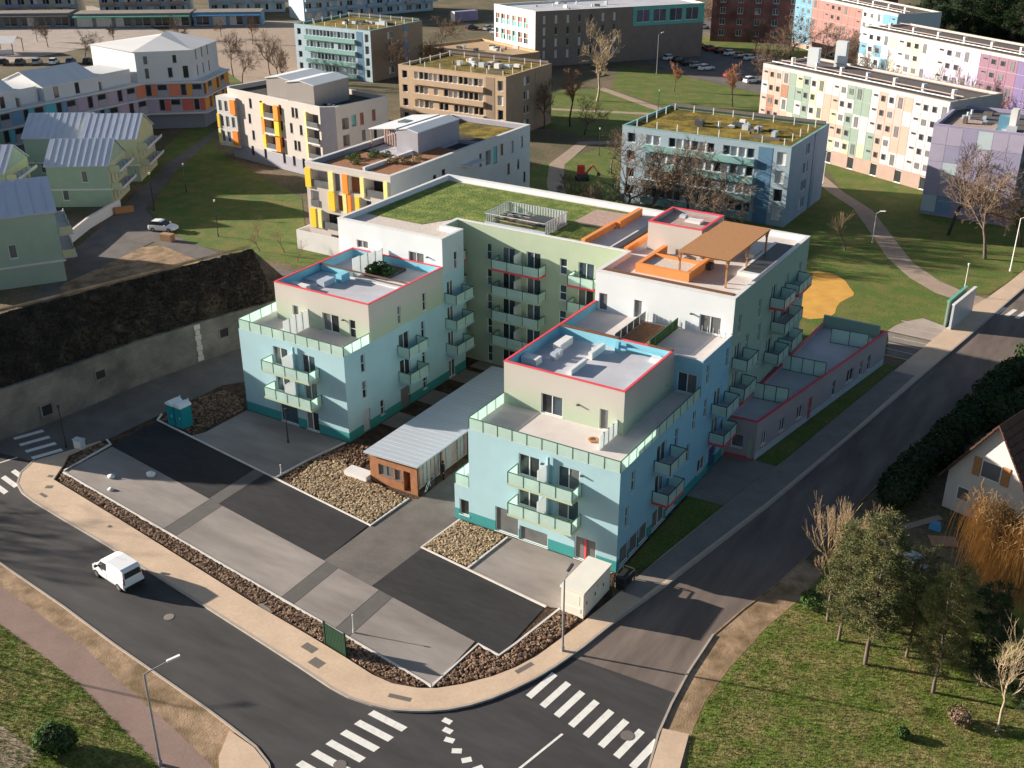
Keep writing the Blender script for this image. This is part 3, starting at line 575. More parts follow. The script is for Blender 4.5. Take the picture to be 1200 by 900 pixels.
tr.ring([(.42 * math.cos(i * .5236), .42 * math.sin(i * .5236)) for i in range(12)], [(.26 * math.cos(i * .5236), .26 * math.sin(i * .5236)) for i in range(12)], 0, .12).build('skylight', 'wood_brown', A, Matrix.Translation((-3.9, 3.3, f3)))
# penthouse roof, parapet in blue inside and red on top
rp = [(-12.9, 5.15), (-2.4, 5.15), (-2.4, 13.85), (-12.9, 13.85)]
roof(A, rp, 11.15, 12.0, 'roof_grey', 'inner_blue', 'red_cap', .16)
bx('parapet', 'inner_blue', A, -12.89, 13.86, 11.1, -12.7, 20.25, 11.98); bx('coping', 'red_cap', A, -12.93, 13.95, 12.0, -12.68, 20.28, 12.07)
bx('parapet_cap', 'wood_dark', A, -12.65, 13.6, 12.075, -7.2, 13.88, 12.16); bx('parapet_cap', 'wood_dark', A, -4.6, 13.6, 12.075, -2.45, 13.88, 12.14)
for x0, y0, x1, y1, h in ((-12.6, 7.2, -11.2, 8.1, .55), (-11.6, 10.6, -10.9, 12.7, .62), (-8.3, 7.2, -8.0, 9.7, .45), (-8.35, 10.6, -8.0, 12.9, .6), (-3.9, 12.6, -2.7, 13.2, .4)):
    bx('roof_vent', 'white_cap', A, x0, y0, 11.16, x1, y1, 11.16 + h)
for x, y in ((-10.9, 9.6), (-10.9, 8.9), (-8.6, 11.6)):
    bx('roof_fan', 'metal_light', A, x, y, 11.16, x + .5, y + .5, 11.75)
bx('roof_pipe', 'inner_blue', A, -7.1, 13.2, 11.5, -3.2, 13.4, 11.68); bx('roof_pipe', 'inner_blue', A, -7.2, 13.0, 11.16, -6.9, 13.5, 12.0)
# terraces of the fourth floor before the white storey
sheet('terrace_floor', [(-12.7, 13.9), (0, 14.2), (0, 20.3), (-12.7, 20.3)], 11.2, 'terrace_floor', A)
M = facade(A, (-2.4, 14.2), (0, 14.2), [(f3, 11.55, BS)], [(.3, 2.0, f3 + .06, 10.2, 'd')])
bx('parapet_cap', 'white_cap', A, -2.35, 14.18, 11.55, .03, 14.4, 11.62); bx('parapet', 'white_render', A, -.2, 14.4, 11.2, -.005, 20.28, 11.55); bx('parapet_cap', 'white_cap', A, -.22, 14.4, 11.552, .03, 20.28, 11.62)
pb = bx('planter', 'wood_pink', A, -7.7, 14.6, 11.2, -5.0, 19.3, 11.5)
MB().box(-7.55, 14.75, 11.44, -5.15, 19.15, 11.53).build('soil', 'soil_brown', pb)
rail(A, [(-7.85, 14.2), (-7.85, 20.1)], 11.22, .95, 1.2, 'glass_grey', 'white_cap'); rail(A, [(-4.85, 14.6), (-4.85, 20.1)], 11.22, .95, 1.2, 'plant_green', 'rail_green')
fp = MB()
for k in range(14): fp.box(-7.6 + k * .5, 20.0, 11.2, -7.57 + k * .5, 20.03, 12.0)
fp.build('picket_fence', 'white_cap', A)
M = facade(A, (-12.9, 20.3), (0, 20.3), [(11.2, T, WH)], [(.4, 1.2, 11.28, 12.85, 'p', 'glass_grey'), (3.8, 4.55, 11.28, 12.9, 'p', 'glass_grey'), (9.9, 11.85, 11.28, 12.85, 'd', 'glass_grey')])
wlamp(M, 9.2, 12.7)
# --- right wing, rear block, green street side
gs = [sl(1.6, 11.2), sl(3.9, 8.6), sl(6.4, 11.0), sl(6.9, 8.5), sl(10.8, 11.3, 1.6), sl(14.2, 11.4, 1.5), sl(17.0, 11.4, 1.5), sl(18.2, 8.7),
      (9.2, 10.6, f4 + .05, 12.85, 'd'), (13.0, 13.9, f4 + .05, 12.85, 'd'), (9.9, 11.5, f3 + .05, 10.2, 'd'), (12.8, 14.4, f3 + .05, 10.2, 'd'), (9.2, 10.8, f2 + .05, 7.6, 'd'), (1.0, 2.4, f3 + .05, 10.2, 'd'), (1.0, 2.4, f2 + .05, 7.6, 'd'), sl(4.6, 5.9), sl(7.2, 5.9)]
gs = [o for o in gs]
M = facade(A, (0, 20.3), (0, 39.4), [(0, T, SS)], [(o[0], o[1], o[2], o[3], *o[4:]) for o in gs if not (o[4] == 's' and any(p is not o and p[4] == 'd' and p[0] - .2 < o[1] and o[0] < p[1] + .2 and p[2] < o[3] and o[2] < p[3] for p in gs))])
for u0, u1, z, m in ((.5, 3.1, f3, SS), (.5, 3.4, f2, SS), (9.0, 12.0, f4, 'red_cap'), (9.9, 14.9, f3, SS), (8.9, 11.8, f2, SS), (12.9, 16.6, f4 + .1, 'red_cap'), (12.6, 15.8, f2, SS)):
    balcony(A, M, u0, u1, z, 1.4, m, 'rail_dark')
facade(A, (0, 39.4), (-42, 39.7), [(0, T, SG)])
facade(A, (-42, 39.7), (-42, 20.3), [(0, T, WH)])
# --- courtyard front
cw = []
for i, z in enumerate((0, f1, f2, f3, f4)):
    h = 1.9 if z else 2.0
    cw += [(3.4, 3.95, z + .25, z + h, 's'), (5.2, 6.7, z + .06, z + h, 'd'), (8.0, 9.6, z + .06, z + h, 'd'), (11.7, 12.5, z + .3, z + h, 's'), (13.7, 15.4, z + .06, z + h, 'd'), (16.6, 18.0, z + .06, z + h, 'd')]
M = facade(A, (-31.5, 26.2), (-12.9, 26.2), [(0, T, SG)], cw)
for z in (f1, f2, f3, f4):
    balcony(A, M, 4.8, 10.2, z, 1.45, 'red_cap' if z == f4 else SG, 'rail_dark', screen=[7.4], step=1.8)
    balcony(A, M, 13.3, 16.1, z, 1.45, 'red_cap' if z == f4 else SG, 'rail_dark', step=1.5)
facade(A, (-12.9, 26.2), (-12.9, 20.3), [(0, T, SG)])
M = facade(A, (-31.5, 23.9), (-31.5, 26.2), [(0, T, SG)], [(.9, 1.5, z + .3, z + 1.9, 's') for z in (0, f1, f2, f3, f4)])
for z in (f1, f2, f3, f4): balcony(A, M, .3, 2.0, z, 1.2, 'red_cap' if z == f4 else SG, 'rail_dark')
# --- left wing
o0 = 41.7
fr = [(4.1, 5.8, f2 + .05, 7.6, 'd'), (7.5, 9.0, f2 + .05, 7.6, 'd'), (4.1, 5.8, f1 + .05, 5.0, 'd'), (7.5, 9.0, f1 + .05, 5.0, 'd', 'glass_grey'),
      (4.3, 6.4, .05, 1.9, 'p', 'glass_blue'), (7.4, 8.9, .05, 2.0, 'd')]
M = facade(A, (-41.7, 5.2), (-29.3, 5.2), [(0, .95, TE), (.95, f3, BL)], fr)
for z in (f1, f2):
    balcony(A, M, 3.9, 9.5, z, 1.5, SG, screen=[6.5], step=1.4)
    MB().tube((6.75, -.2, z + .02), (6.75, -.2, z + 2.4), .12, n=8).build('downpipe', BL, A, M)
ls = [sl(2.5, 6.0), sl(2.5, 3.4), (7.8, 9.4, f2 + .05, 7.6, 'd'), (7.8, 9.4, f1 + .05, 5.0, 'd'), sl(11.6, 6.0), sl(11.6, 3.3), sl(11.6, .6, 1.5), (7.7, 9.2, .05, 2.1, 'door', 'frame_grey'), (2.1, 3.1, .05, 2.2, 'door', 'metal_light'), sl(4.9, .7, 1.5)]
M = facade(A, (-29.3, 5.2), (-29.3, 20.3), [(0, .95, TE), (.95, f3, BL)], ls)
for z in (f1, f2): balcony(A, M, 7.5, 10.5, z, 1.4, BL, 'rail_green')
M = facade(A, (-29.3, 20.3), (-29.3, 23.9), [(0, .95, TE), (.95, 11.2, BL), (11.2, T, 'ppale')], [(.6, 1.7, z + .05, z + 1.9, 'd') for z in (0, f1, f2, f3)] + [sl(2.2, f4 + .2)])
for z in (f1, f2, f3): balcony(A, M, .15, 3.2, z, 1.4, BL, 'rail_green')
facade(A, (-29.3, 23.9), (-31.5, 23.9), [(0, T, 'ppale')]); facade(A, (-41.7, 20.3), (-41.7, 5.2), [(0, f3, BL)])
sheet('terrace_floor', [(-41.7, 5.2), (-29.3, 5.2), (-29.3, 8.9), (-41.7, 8.9)], f3, 'terrace_floor', A)
sheet('terrace_floor', [(-41.7, 8.9), (-40.3, 8.9), (-40.3, 20.3), (-41.7, 20.3)], f3, 'terrace_floor', A)
rail(A, [(-41.66, 14), (-41.66, 5.24), (-29.34, 5.24), (-29.34, 8.85)], f3 + .02, .92, 1.36, bottom=-.1)
M = facade(A, (-40.3, 8.9), (-29.3, 8.9), [(f3, 12.0, TG)], [(2.0, 2.7, 9.2, 10.15, 'p', 'glass_grey'), (5.6, 7.5, f3 + .06, 10.2, 'd'), (8.7, 9.4, f3 + .06, 10.15, 's')])
wlamp(M, 8.1, 9.95)
M = facade(A, (-29.3, 8.9), (-29.3, 20.3), [(f3, 12.0, TG)], [(4.1, 4.6, 8.7, 10.4, 's'), (8.0, 8.5, 8.7, 10.4, 's')])
facade(A, (-40.3, 20.3), (-40.3, 8.9), [(f3, 12.0, TG)])
for k in range(4): MB().box(-36.4, 5.5 + k * .85, f3 + .02, -36.34, 6.3 + k * .85, f3 + 1.7 - .0).build('privacy_screen', 'screen_white', A); MB().box(-36.4, 6.3 + k * .85, f3 + .02, -36.34, 6.36 + k * .85, f3 + 1.75).build('screen_post', 'rail_dark', A)
roof(A, [(-40.3, 8.9), (-29.3, 8.9), (-29.3, 20.28), (-40.3, 20.28)], 11.15, 12.0, 'roof_grey', 'inner_blue', 'red_cap', .16)
bx('parapet', 'inner_blue', A, -40.1, 15.1, 11.16, -36.9, 15.3, 11.9); bx('parapet_cap', 'wood_dark', A, -40.1, 15.05, 11.9, -29.6, 15.3, 11.97); bx('parapet', 'white_cap', A, -36.88, 15.1, 11.16, -29.55, 15.28, 11.3)
bx('deck', 'terrace_floor', A, -36, 15.4, 11.16, -29.5, 20.25, 11.24)
for k in range(4): MB().box(-36.4 + k * 0, 15.5 + k * 1.15, 11.2, -36.33, 16.6 + k * 1.15, 13.0 - .1 * k).build('privacy_screen', 'screen_white', A); MB().box(-36.41, 16.6 + k * 1.15, 11.2, -36.32, 16.66 + k * 1.15, 13.05 - .1 * k).build('screen_post', 'rail_dark', A)
pb = bx('planter', 'metal_dark', A, -35.6, 16.2, 11.24, -33.0, 19.4, 11.5); MB().box(-35.5, 16.3, 11.45, -33.1, 19.3, 11.53).build('soil', 'dark_soil', pb)
for x0, y0, x1, y1, h, m in ((-37.8, 11.9, -36.9, 13.4, .55, 'metal_light'), (-39.6, 10.2, -37.6, 10.8, .5, 'white_cap'), (-39.8, 12.4, -37.9, 14.9, .18, 'metal_zinc'), (-36.9, 13.6, -36.2, 14.8, .8, 'inner_blue')):
    bx('roof_vent', m, A, x0, y0, 11.16, x1, y1, 11.16 + h)
M = facade(A, (-42, 20.3), (-29.3, 20.3), [(11.2, T, WH)], [(2.3, 3.7, 12.2, 13.0, 'd', 'glass_grey'), (8.7, 10.5, 11.3, 12.95, 'd', 'glass_grey')])
wlamp(M, 11.0, 12.7)
facade(A, (-42, 20.3), (-40.3, 20.3), [(f3, 11.2, WH)])
# --- the top roof: one long flat roof with white parapet
tp = [(-42, 20.3), (-29.3, 20.3), (-29.3, 23.9), (-31.5, 23.9), (-31.5, 26.2), (-12.9, 26.2), (-12.9, 20.3), (0, 20.3), (0, 39.4), (-42, 39.7)]
roof(A, tp, 14.35, T, 'terrace_floor', 'white_render', 'white_cap', .35)
sheet('gravel_margin', [(-41.5, 20.8), (-29.8, 20.8), (-29.8, 23.4), (-32, 23.5), (-32, 26), (-41.5, 26)], 14.36, 'gravel_pale', A)
sheet('sedum_roof', [(-41.4, 24.2), (-34.5, 24.2), (-33.0, 27.0), (-17.9, 27.0), (-17.9, 32.5), (-21.8, 32.8), (-21.8, 37.0), (-17.5, 38.6), (-41.4, 38.9)], 14.39, 'sedum', A)
sheet('roof_deck', [(-22.0, 33.0), (-17.6, 32.8), (-17.0, 38.3), (-22, 37.4)], 14.41, 'wood_pink', A)
for k in range(9): bx('deck_plank', 'wood_pink', A, -21.9, 33.05 + k * .52, 14.42, -17.4, 33.45 + k * .52, 14.47)
# slatted plant enclosure
e = MB(); x0, x1, y0, y1, z0, z1 = -28.9, -22.0, 27.1, 31.6, 14.4, 15.75
enc = bx('plant_enclosure', 'metal_light', A, x0, y0, z0, x1, y0 + .12, z0 + .45)
fr_ = MB()
for z in (z0 + .1, z1 - .06): fr_.box(x0, y1 - .05, z, x1, y1, z + .06).box(x0, y0, z, x0 + .05, y1 - .05, z + .06).box(x1 - .05, y0, z, x1, y1 - .05, z + .06)
fr_.box(x0, y0, z1 - .1, x1, y0 + .05, z1 - .04)
fr_.build('enclosure_frame', 'metal_light', enc)
for k in range(22):
    x = x0 + .15 + k * .31; MB().box(x, y1 - .1, z0, x + .16, y1 - .06, z1).build('slat', 'metal_light', enc)
for k in range(13):
    y = y0 + .3 + k * .33; MB().box(x1 - .1, y, z0, x1 - .06, y + .16, z1).build('slat', 'metal_light', enc); MB().box(x0 + .06, y, z0, x0 + .1, y + .16, z1).build('slat', 'metal_light', enc)
for k in range(6): MB().tube((x0 + .4, y0 + .7 + k * .55, z0 + .55), (x1 - 1.8, y0 + .7 + k * .55, z0 + .55), .07, n=6).build('pipe', 'metal_dark' if k % 2 else 'plinth_pink', enc)
MB().box(-25.2, 29.2, 14.4, -23.0, 31.0, 15.1).build('air_handler', 'metal_dark', enc); MB().box(-28.2, 30.2, 14.4, -26.0, 31.2, 14.9).build('air_handler', 'metal_light', enc)
# orange garden walls, trench planters, stair head, pergola
bx('garden_wall', 'orange_wall', A, -18.0, 27.0, 14.36, -17.6, 33.4, 14.95); bx('garden_wall', 'orange_wall', A, -17.6, 33.4, 14.36, -17.1, 38.4, 15.1); bx('garden_wall', 'orange_wall', A, -13.6, 27.2, 14.36, -13.2, 36.8, 14.85)
bx('planter', 'metal_dark', A, -14.9, 27.3, 14.37, -14.2, 37.2, 14.62); bx('planter', 'metal_dark', A, -2.1, 27.3, 14.37, -.55, 36.3, 14.72); bx('planter_kerb', 'white_cap', A, -2.4, 26.9, 14.37, -2.1, 36.3, 14.75)
bx('planter_kerb', 'white_cap', A, -2.39, 26.8, 14.37, -.45, 27.29, 14.74)
bx('planter', 'wood_dark', A, -12.4, 20.7, 14.5, -.4, 21.15, 14.92); bx('planter_edge', 'wood_brown', A, -12.4, 21.16, 14.5, -.4, 21.3, 14.88)
sb = [(-12.2, 29.2), (-6.9, 29.2), (-6.9, 34.5), (-12.2, 34.5)]
facade(A, sb[0], sb[1], [(14.36, 17.0, TG)]); facade(A, sb[1], sb[2], [(14.36, 17.0, TG)], [(1.8, 2.8, 14.4, 16.4, 'door', 'frame_grey')]); facade(A, sb[2], sb[3], [(14.36, 17.0, TG)]); facade(A, sb[3], sb[0], [(14.36, 17.0, TG)])
roof(A, sb, 16.7, 17.0, 'wood_pink', 'grey_mauve', 'red_cap', .22)
bx('roof_hatch', 'white_cap', A, -9.6, 31.6, 16.72, -8.1, 32.6, 16.95); bx('roof_fan', 'metal_light', A, -10.6, 32.6, 16.72, -10.0, 33.2, 17.0)
pg = MB().box(-6.5, 23.2, 16.9, -1.95, 33.2, 17.0)
pg = MB()
for y in (23.3, 26.6, 29.9, 33.1): pg.box(-6.5, y - .06, 16.74, -1.9, y + .06, 16.9)
for x in (-6.4, -2.1): pg.box(x - .06, 23.1, 16.6, x + .06, 33.2, 16.738)
pergola = pg.build('pergola', 'wood_brown', A)
for x in (-6.4, -2.1):
    for y in (23.4, 28.2, 33.0):
        q = MB().box(x - .07, y - .07, 14.36, x + .07, y + .07, 16.6)
        q.tube((x, y, 16.0), (x, y + .55, 16.6), .05, n=4).tube((x, y, 16.0), (x, y - .55, 16.6), .05, n=4); q.build('post', 'wood_brown', pergola)
pm = MB().box(0, 0, 0, 4.7, .2, .05).mesh('reed_slat', 'wood_brown')
for k in range(48): new('reed_slat', pm, pergola, Matrix.Translation((-6.55, 23.1 + k * .212, 16.902)))
for x0, y0, x1, y1 in ((-10.4, 23.0, -5.3, 23.4), (-5.7, 23.4, -5.3, 28.6), (-10.4, 23.4, -10.0, 28.9), (-10.0, 26.2, -5.72, 26.5)):
    bx('garden_wall', 'orange_wall', A, x0, y0, 14.36, x1, y1, 15.15)
bx('planter_bed', 'gravel_pale', A, -10.0, 23.4, 14.37, -5.7, 26.2, 14.9)
for k in range(5): MB().box(-9 + k * .9, 26.7, 14.37, -8.4 + k * .9, 27.4 + .1 * (k % 3), 14.9 + .15 * (k % 2)).build('roof_vent', 'metal_light' if k % 2 else 'metal_dark', A)
bx('skylight', 'white_cap', A, -1.95 - 1.5, 31.5, 14.37, -2.6, 33.8, 14.8)
# --- low street wing with roof terraces
lw = [(.02, 21.0), (2.7, 21.2), (6.9, 47.2), (.5, 46.6)]
facade(A, lw[0], lw[1], [(0, .25, 'red_cap'), (.25, 3.7, 'grey_mauve')], [(.5, 1.6, .9, 2.2, 'p', 'glass_grey'), (2.0, 2.5, .05, 2.1, 'door', 'gh_green')])
lo = [(1.0, 1.9, 1.0, 2.3, 'd'), (4.2, 5.2, 1.0, 2.3, 'd'), (7.4, 8.5, 1.0, 2.3, 'd'), (9.6, 10.3, .1, 2.4, 'door', 'red_cap'), (14.5, 15.1, .8, 2.4, 's'), (17.5, 19.0, 1.0, 2.4, 'd'), (20.4, 21.0, .8, 2.4, 's'), (22.2, 22.8, .8, 2.4, 's')]
M = facade(A, lw[1], lw[2], [(0, .7, 'ppale'), (.7, 3.7, 'grey_mauve')], lo)
for u in (1.0, 4.2, 7.4): MB().box(u - .02, -.04, .82, u + 1.05, 0, .96).build('sill', 'red_cap', A, M)
facade(A, lw[2], lw[3], [(0, 3.7, 'grey_mauve')]); facade(A, lw[3], lw[0], [(0, 3.7, 'grey_mauve')])
roof(A, lw, 3.2, 3.7, 'terrace_grey', 'grey_mauve', 'red_cap', .2)
rail(A, [(.1, 26.6), (3.35, 26.9)], 3.25, 1.5, 1.1, 'glass_mint', 'rail_dark', 'partition'); rail(A, [(.1, 33.9), (4.5, 34.1)], 3.25, 1.5, 1.1, 'glass_mint', 'rail_dark', 'partition'); rail(A, [(2.4, 42.6), (6.0, 42.9)], 3.25, 1.5, 1.8, 'glass_mint', 'rail_dark', 'partition')
bx('partition_wall', 'sage_shaded', A, .55, 45.9, 3.2, 6.3, 46.2, 4.6)
# ------------------------------------------------------------------ town buildings behind
def rect(x0, y0, x1, y1): return [(x0, y0), (x1, y0), (x1, y1), (x0, y1)]
def plain(b, poly, z0, z1, m, skip=()):
    for i in range(len(poly)):
        if i not in skip: facade(b, poly[i], poly[(i + 1) % len(poly)], [(z0, z1, m)])
def clutter(b, x0, y0, x1, y1, z, n, seed, ms=('metal_light', 'metal_dark', 'white_cap', 'roof_edge')):
    q = random.Random(seed)
    for k in range(n):
        x, y = q.uniform(x0, x1 - 1.2), q.uniform(y0, y1 - 1.2); w, d, h = q.uniform(.4, 1.6), q.uniform(.4, 1.3), q.uniform(.3, 1.0)
        if q.random() < .3: MB().tube((x, y, z), (x, y, z + h), .18, n=8).build('vent', q.choice(ms), b)
        else: bx('roof_unit', q.choice(ms), b, x, y, z, x + w, y + d, z + h)
# --- slab blocks of the same family: long loggia bands, planted roof with guard posts
def slab_block(name, label, x0, y0, x1, y1, T, wall, band, side, nfl, strip_m, right_ops, seed, glassset, rail_right=True, lb=.16):
    b = thing(name, label, 'building')
    L_ = x1 - x0; fh = (T - .9) / nfl; ops = []; bands = []
    q = random.Random(seed)
    u0, u1 = L_ * .15, L_ * .80
    for k in range(nfl):
        z = .3 + k * fh
        n = 14; w = (u1 - u0) / n
        for i in range(n):
            if q.random() < .94: ops.append((u0 + i * w + .06, u0 + (i + 1) * w - .06, z + 1.0, z + fh - .25, 'p', q.choice(glassset)))
        ops.append((L_ * .035, L_ * .085, z + .9, z + fh - .3, 'p', 'glass_dark'))
        ops.append((L_ * .925, L_ * .975, z + .6, z + fh - .2, 'p', q.choice(glassset)))
    M = facade(b, (x0, y0), (x1, y0), [(0, T, wall)], ops, .25)
    for k in range(nfl):
        z = .3 + k * fh
        MB().box(u0 - .2, -.5, z + .05, u1 + .2, -.002, z + .95).build('balcony_band', band, b, M)
    MB().box(L_ * .82, -.03, 0, L_ * .90, -.002, T - .4).build('facade_strip', strip_m, b, M)
    M2 = facade(b, (x1, y0), (x1, y1), [(0, T, side)], right_ops, .2)
    D = y1 - y0
    MB().box(D * .62, -.06, 0, D * .70, -.002, T).build('facade_strip', strip_m, b, M2)
    facade(b, (x1, y1), (x0, y1), [(0, T, side)]); facade(b, (x0, y1), (x0, y0), [(0, T, side)])
    poly = rect(x0, y0, x1, y1)
    roof(b, poly, T - .35, T, 'sedum_gold', band, band, .3)
    # raised dark tray edge and guard posts
    q2 = offset(poly, 1.6)
    for i in range(len(q2)):
        a = Vector(q2[i]); c = Vector(q2[(i + 1) % 4]); n = max(2, int((c - a).length / 3))
        for k in range(n): p = a.lerp(c, k / n); MB().box(p.x - .06, p.y - .06, T - .35, p.x + .06, p.y + .06, T + .75).build('guard_post', 'white_cap', b)
    MB().box(x0 + .4, y1 - .7, T + .1, x1 - .4, y1 - .35, T + .5).build('roof_rail', 'roof_edge', b)
    MB().box(x1 - 7.5, y0 + 4.2, T - .34, x1 - 3.2, y0 + 4.8, T - .05).build('walkway', 'roof_edge', b)
    clutter(b, x0 + L_ * .3, y0 + D * .35, x0 + L_ * .85, y0 + D * .75, T - .35, 22, seed)
    return b
curt = ['curtain', 'curtain', 'curtain', 'glass_dark', 'glass_blue', 'glass_grey']
fhs = (11.3 - .9) / 4
rops = [(u, u + .9, .3 + k * fhs + .7, .3 + k * fhs + 2.2, 'p', ['curtain', 'glass_blue', 'glass_dark'][(k + int(u)) % 3]) for k in range(4) for u in (6.2, 7.4)]
slab_block('slab_block', 'blue four-storey slab block with mossy planted roof behind the bare trees', -43.2, 86.4, -17.5, 103.2, 11.3, 'bd_pale', 'bt_teal', 'bd_wall', 4, 'bd_dark', rops, 11, curt)
slab_block('slab_block', 'brown four-storey slab block with mossy planted roof behind the grey roof shed', -102.2, 110, -78.2, 126.5, 11.3, 'bb_light', 'bb_light', 'bb_wall', 4, 'bb_wall', rops, 12, curt)
slab_block('slab_block', 'grey-blue slab block with teal balcony bands and brown end wall', -156, 141.2, -133.5, 161, 11.3, 'bt_wall', 'bt_teal', 'bb_wall', 4, 'bd_dark', rops, 13, curt)

# --- pale housing with yellow and orange bays, two volumes
Yb = thing('housing_block', 'pale housing block with yellow and orange bays and twin grey roof sheds', 'building')
P = [(-113, 76.2), (-111.8, 75.1), (-88.6, 71.6), (-86.6, 73.0), (-84.8, 84.0), (-111, 88)]
Tz = 11.6
L1 = (Vector(P[2]) - Vector(P[1])).length
ops = []
for k, z in enumerate((.6, 3.3, 6.0, 8.6)):
    for u, w in ((5.0 + (k % 2) * .6, .7), (8.4, .7), (8.4 - 2.2, .7), (15.8 + (k % 2) * .7, .7), (18.2 - (k % 2) * .8, .7), (13.3, .7)):
        if u != 8.4 - 2.2: ops.append((u, u + w, z + .5, z + 2.1, 'p', 'glass_dark'))
for z in (2.9, 5.5, 8.0):
    ops += [(9.7, 12.3, z + .25, z + 2.25, 'void', 1.0, 'brown_door' if z > 5 and z < 6 else 'glass_grey'), (20.3, 23.0, z + .25, z + 2.3, 'void', 1.2, 'glass_grey')]
ops = [o for i, o in enumerate(ops) if not any(p is not o and p[0] < o[1] + .1 and o[0] < p[1] + .1 and p[2] < o[3] and o[2] < p[3] for p in ops[:i] + [x for x in ops if x[4] == 'void'] if p is not o)]
M = facade(Yb, P[1], P[2], [(0, 2.4, 'shed_mauve'), (2.4, Tz, 'yb_wall')], ops, .12, 'frame_grey')
for k, z in enumerate((2.9, 5.5, 8.0)):
    for u, m1, m2 in ((9.6, ('yellow', 'orange', 'yellow')[k], ('orange', 'yellow', 'orange')[k]),):
        MB().box(u - .75, -.35, z + .1, u, -.003, z + 2.45).build('bay_panel', m1, Yb, M); MB().box(u + 2.75, -.5, z + .1, u + 3.9, -.003, z + 2.45).build('bay_panel', m2, Yb, M)
    MB().box(9.6, -.5, z + .0, 12.35, -.003, z + .25).build('bay_sill', 'yb_white', Yb, M)
    MB().box(9.7, -.3, z + .27, 12.3, -.26, z + 1.1).build('bay_railing', 'glass_grey', Yb, M)
    MB().box(19.9, -.3, z - .05, 20.3, -.003, z + 2.5).build('bay_panel', 'pale_yellow', Yb, M); MB().box(20.3, -.3, z - .02, 23.2, -.003, z + .25).build('bay_sill', 'yb_white', Yb, M)
    MB().box(20.3, -.3, z + .27, 23.0, -.26, z + 1.1).build('bay_railing', 'glass_grey', Yb, M)
# the projecting corner bay
bay = rect(-113.9, 74.2, -109.4, 76.4)
bo = [(.5 + k * 1.35, 1.3 + k * 1.35, z + .3, z + 2.1, 'p', 'glass_grey') for k in range(3) for z in (2.4, 5.0, 7.6)]
Mb = facade(Yb, bay[0], bay[1], [(2.2, 10.2, 'pale_yellow' if 0 else 'yb_white')], bo, .12); facade(Yb, bay[1], bay[2], [(2.2, 10.2, 'shed_mauve')]); facade(Yb, bay[3], bay[0], [(2.2, 10.2, 'yb_white')])
slab('bay_roof', bay, 10.2, 10.35, 'yb_white', Yb); slab('bay_floor', bay, 2.0, 2.19, 'yb_white', Yb)
for z, m in ((2.4, 'orange'), (7.6, 'orange')): MB().box(3.3, -.25, z, 4.5, -.003, z + 2.4).build('bay_panel', m, Yb, Mb)
for z, m in ((5.0, 'yellow'), (2.4, 'pale_yellow')): MB().box(-.05, -.15, z, .5, -.003, z + 2.4).build('bay_panel', m, Yb, Mb)
facade(Yb, P[2], P[3], [(0, Tz, 'shed_mauve')])
L3 = (Vector(P[4]) - Vector(P[3])).length
M = facade(Yb, P[3], P[4], [(0, Tz, 'yb_wall')], [(3.2, 4.2, 8.0, 9.8, 'void', .5, 'cyan_panel'), (5.0, 5.8, 8.0, 9.9, 'p', 'brown_door'), (7.6, 8.4, 8.2, 10.0, 'p', 'brown_door'), (5.2, 6.0, 5.4, 7.1, 'p', 'glass_grey'), (7.8, 8.5, 5.2, 7.0, 'p', 'glass_dark'), (1.2, 2.6, 7.8, 9.6, 'void', 1.0, 'glass_grey'), (1.2, 2.6, 5.1, 6.9, 'void', 1.0, 'glass_grey')], .12, 'frame_grey')
facade(Yb, P[4], P[5], [(0, Tz, 'yb_wall')]); facade(Yb, P[5], P[0], [(0, Tz, 'yb_wall')]); facade(Yb, P[0], P[1], [(0, Tz, 'yb_wall')])
roof(Yb, P, Tz - .7, Tz, 'dark_soil', 'yb_wall', 'yb_white', .35)
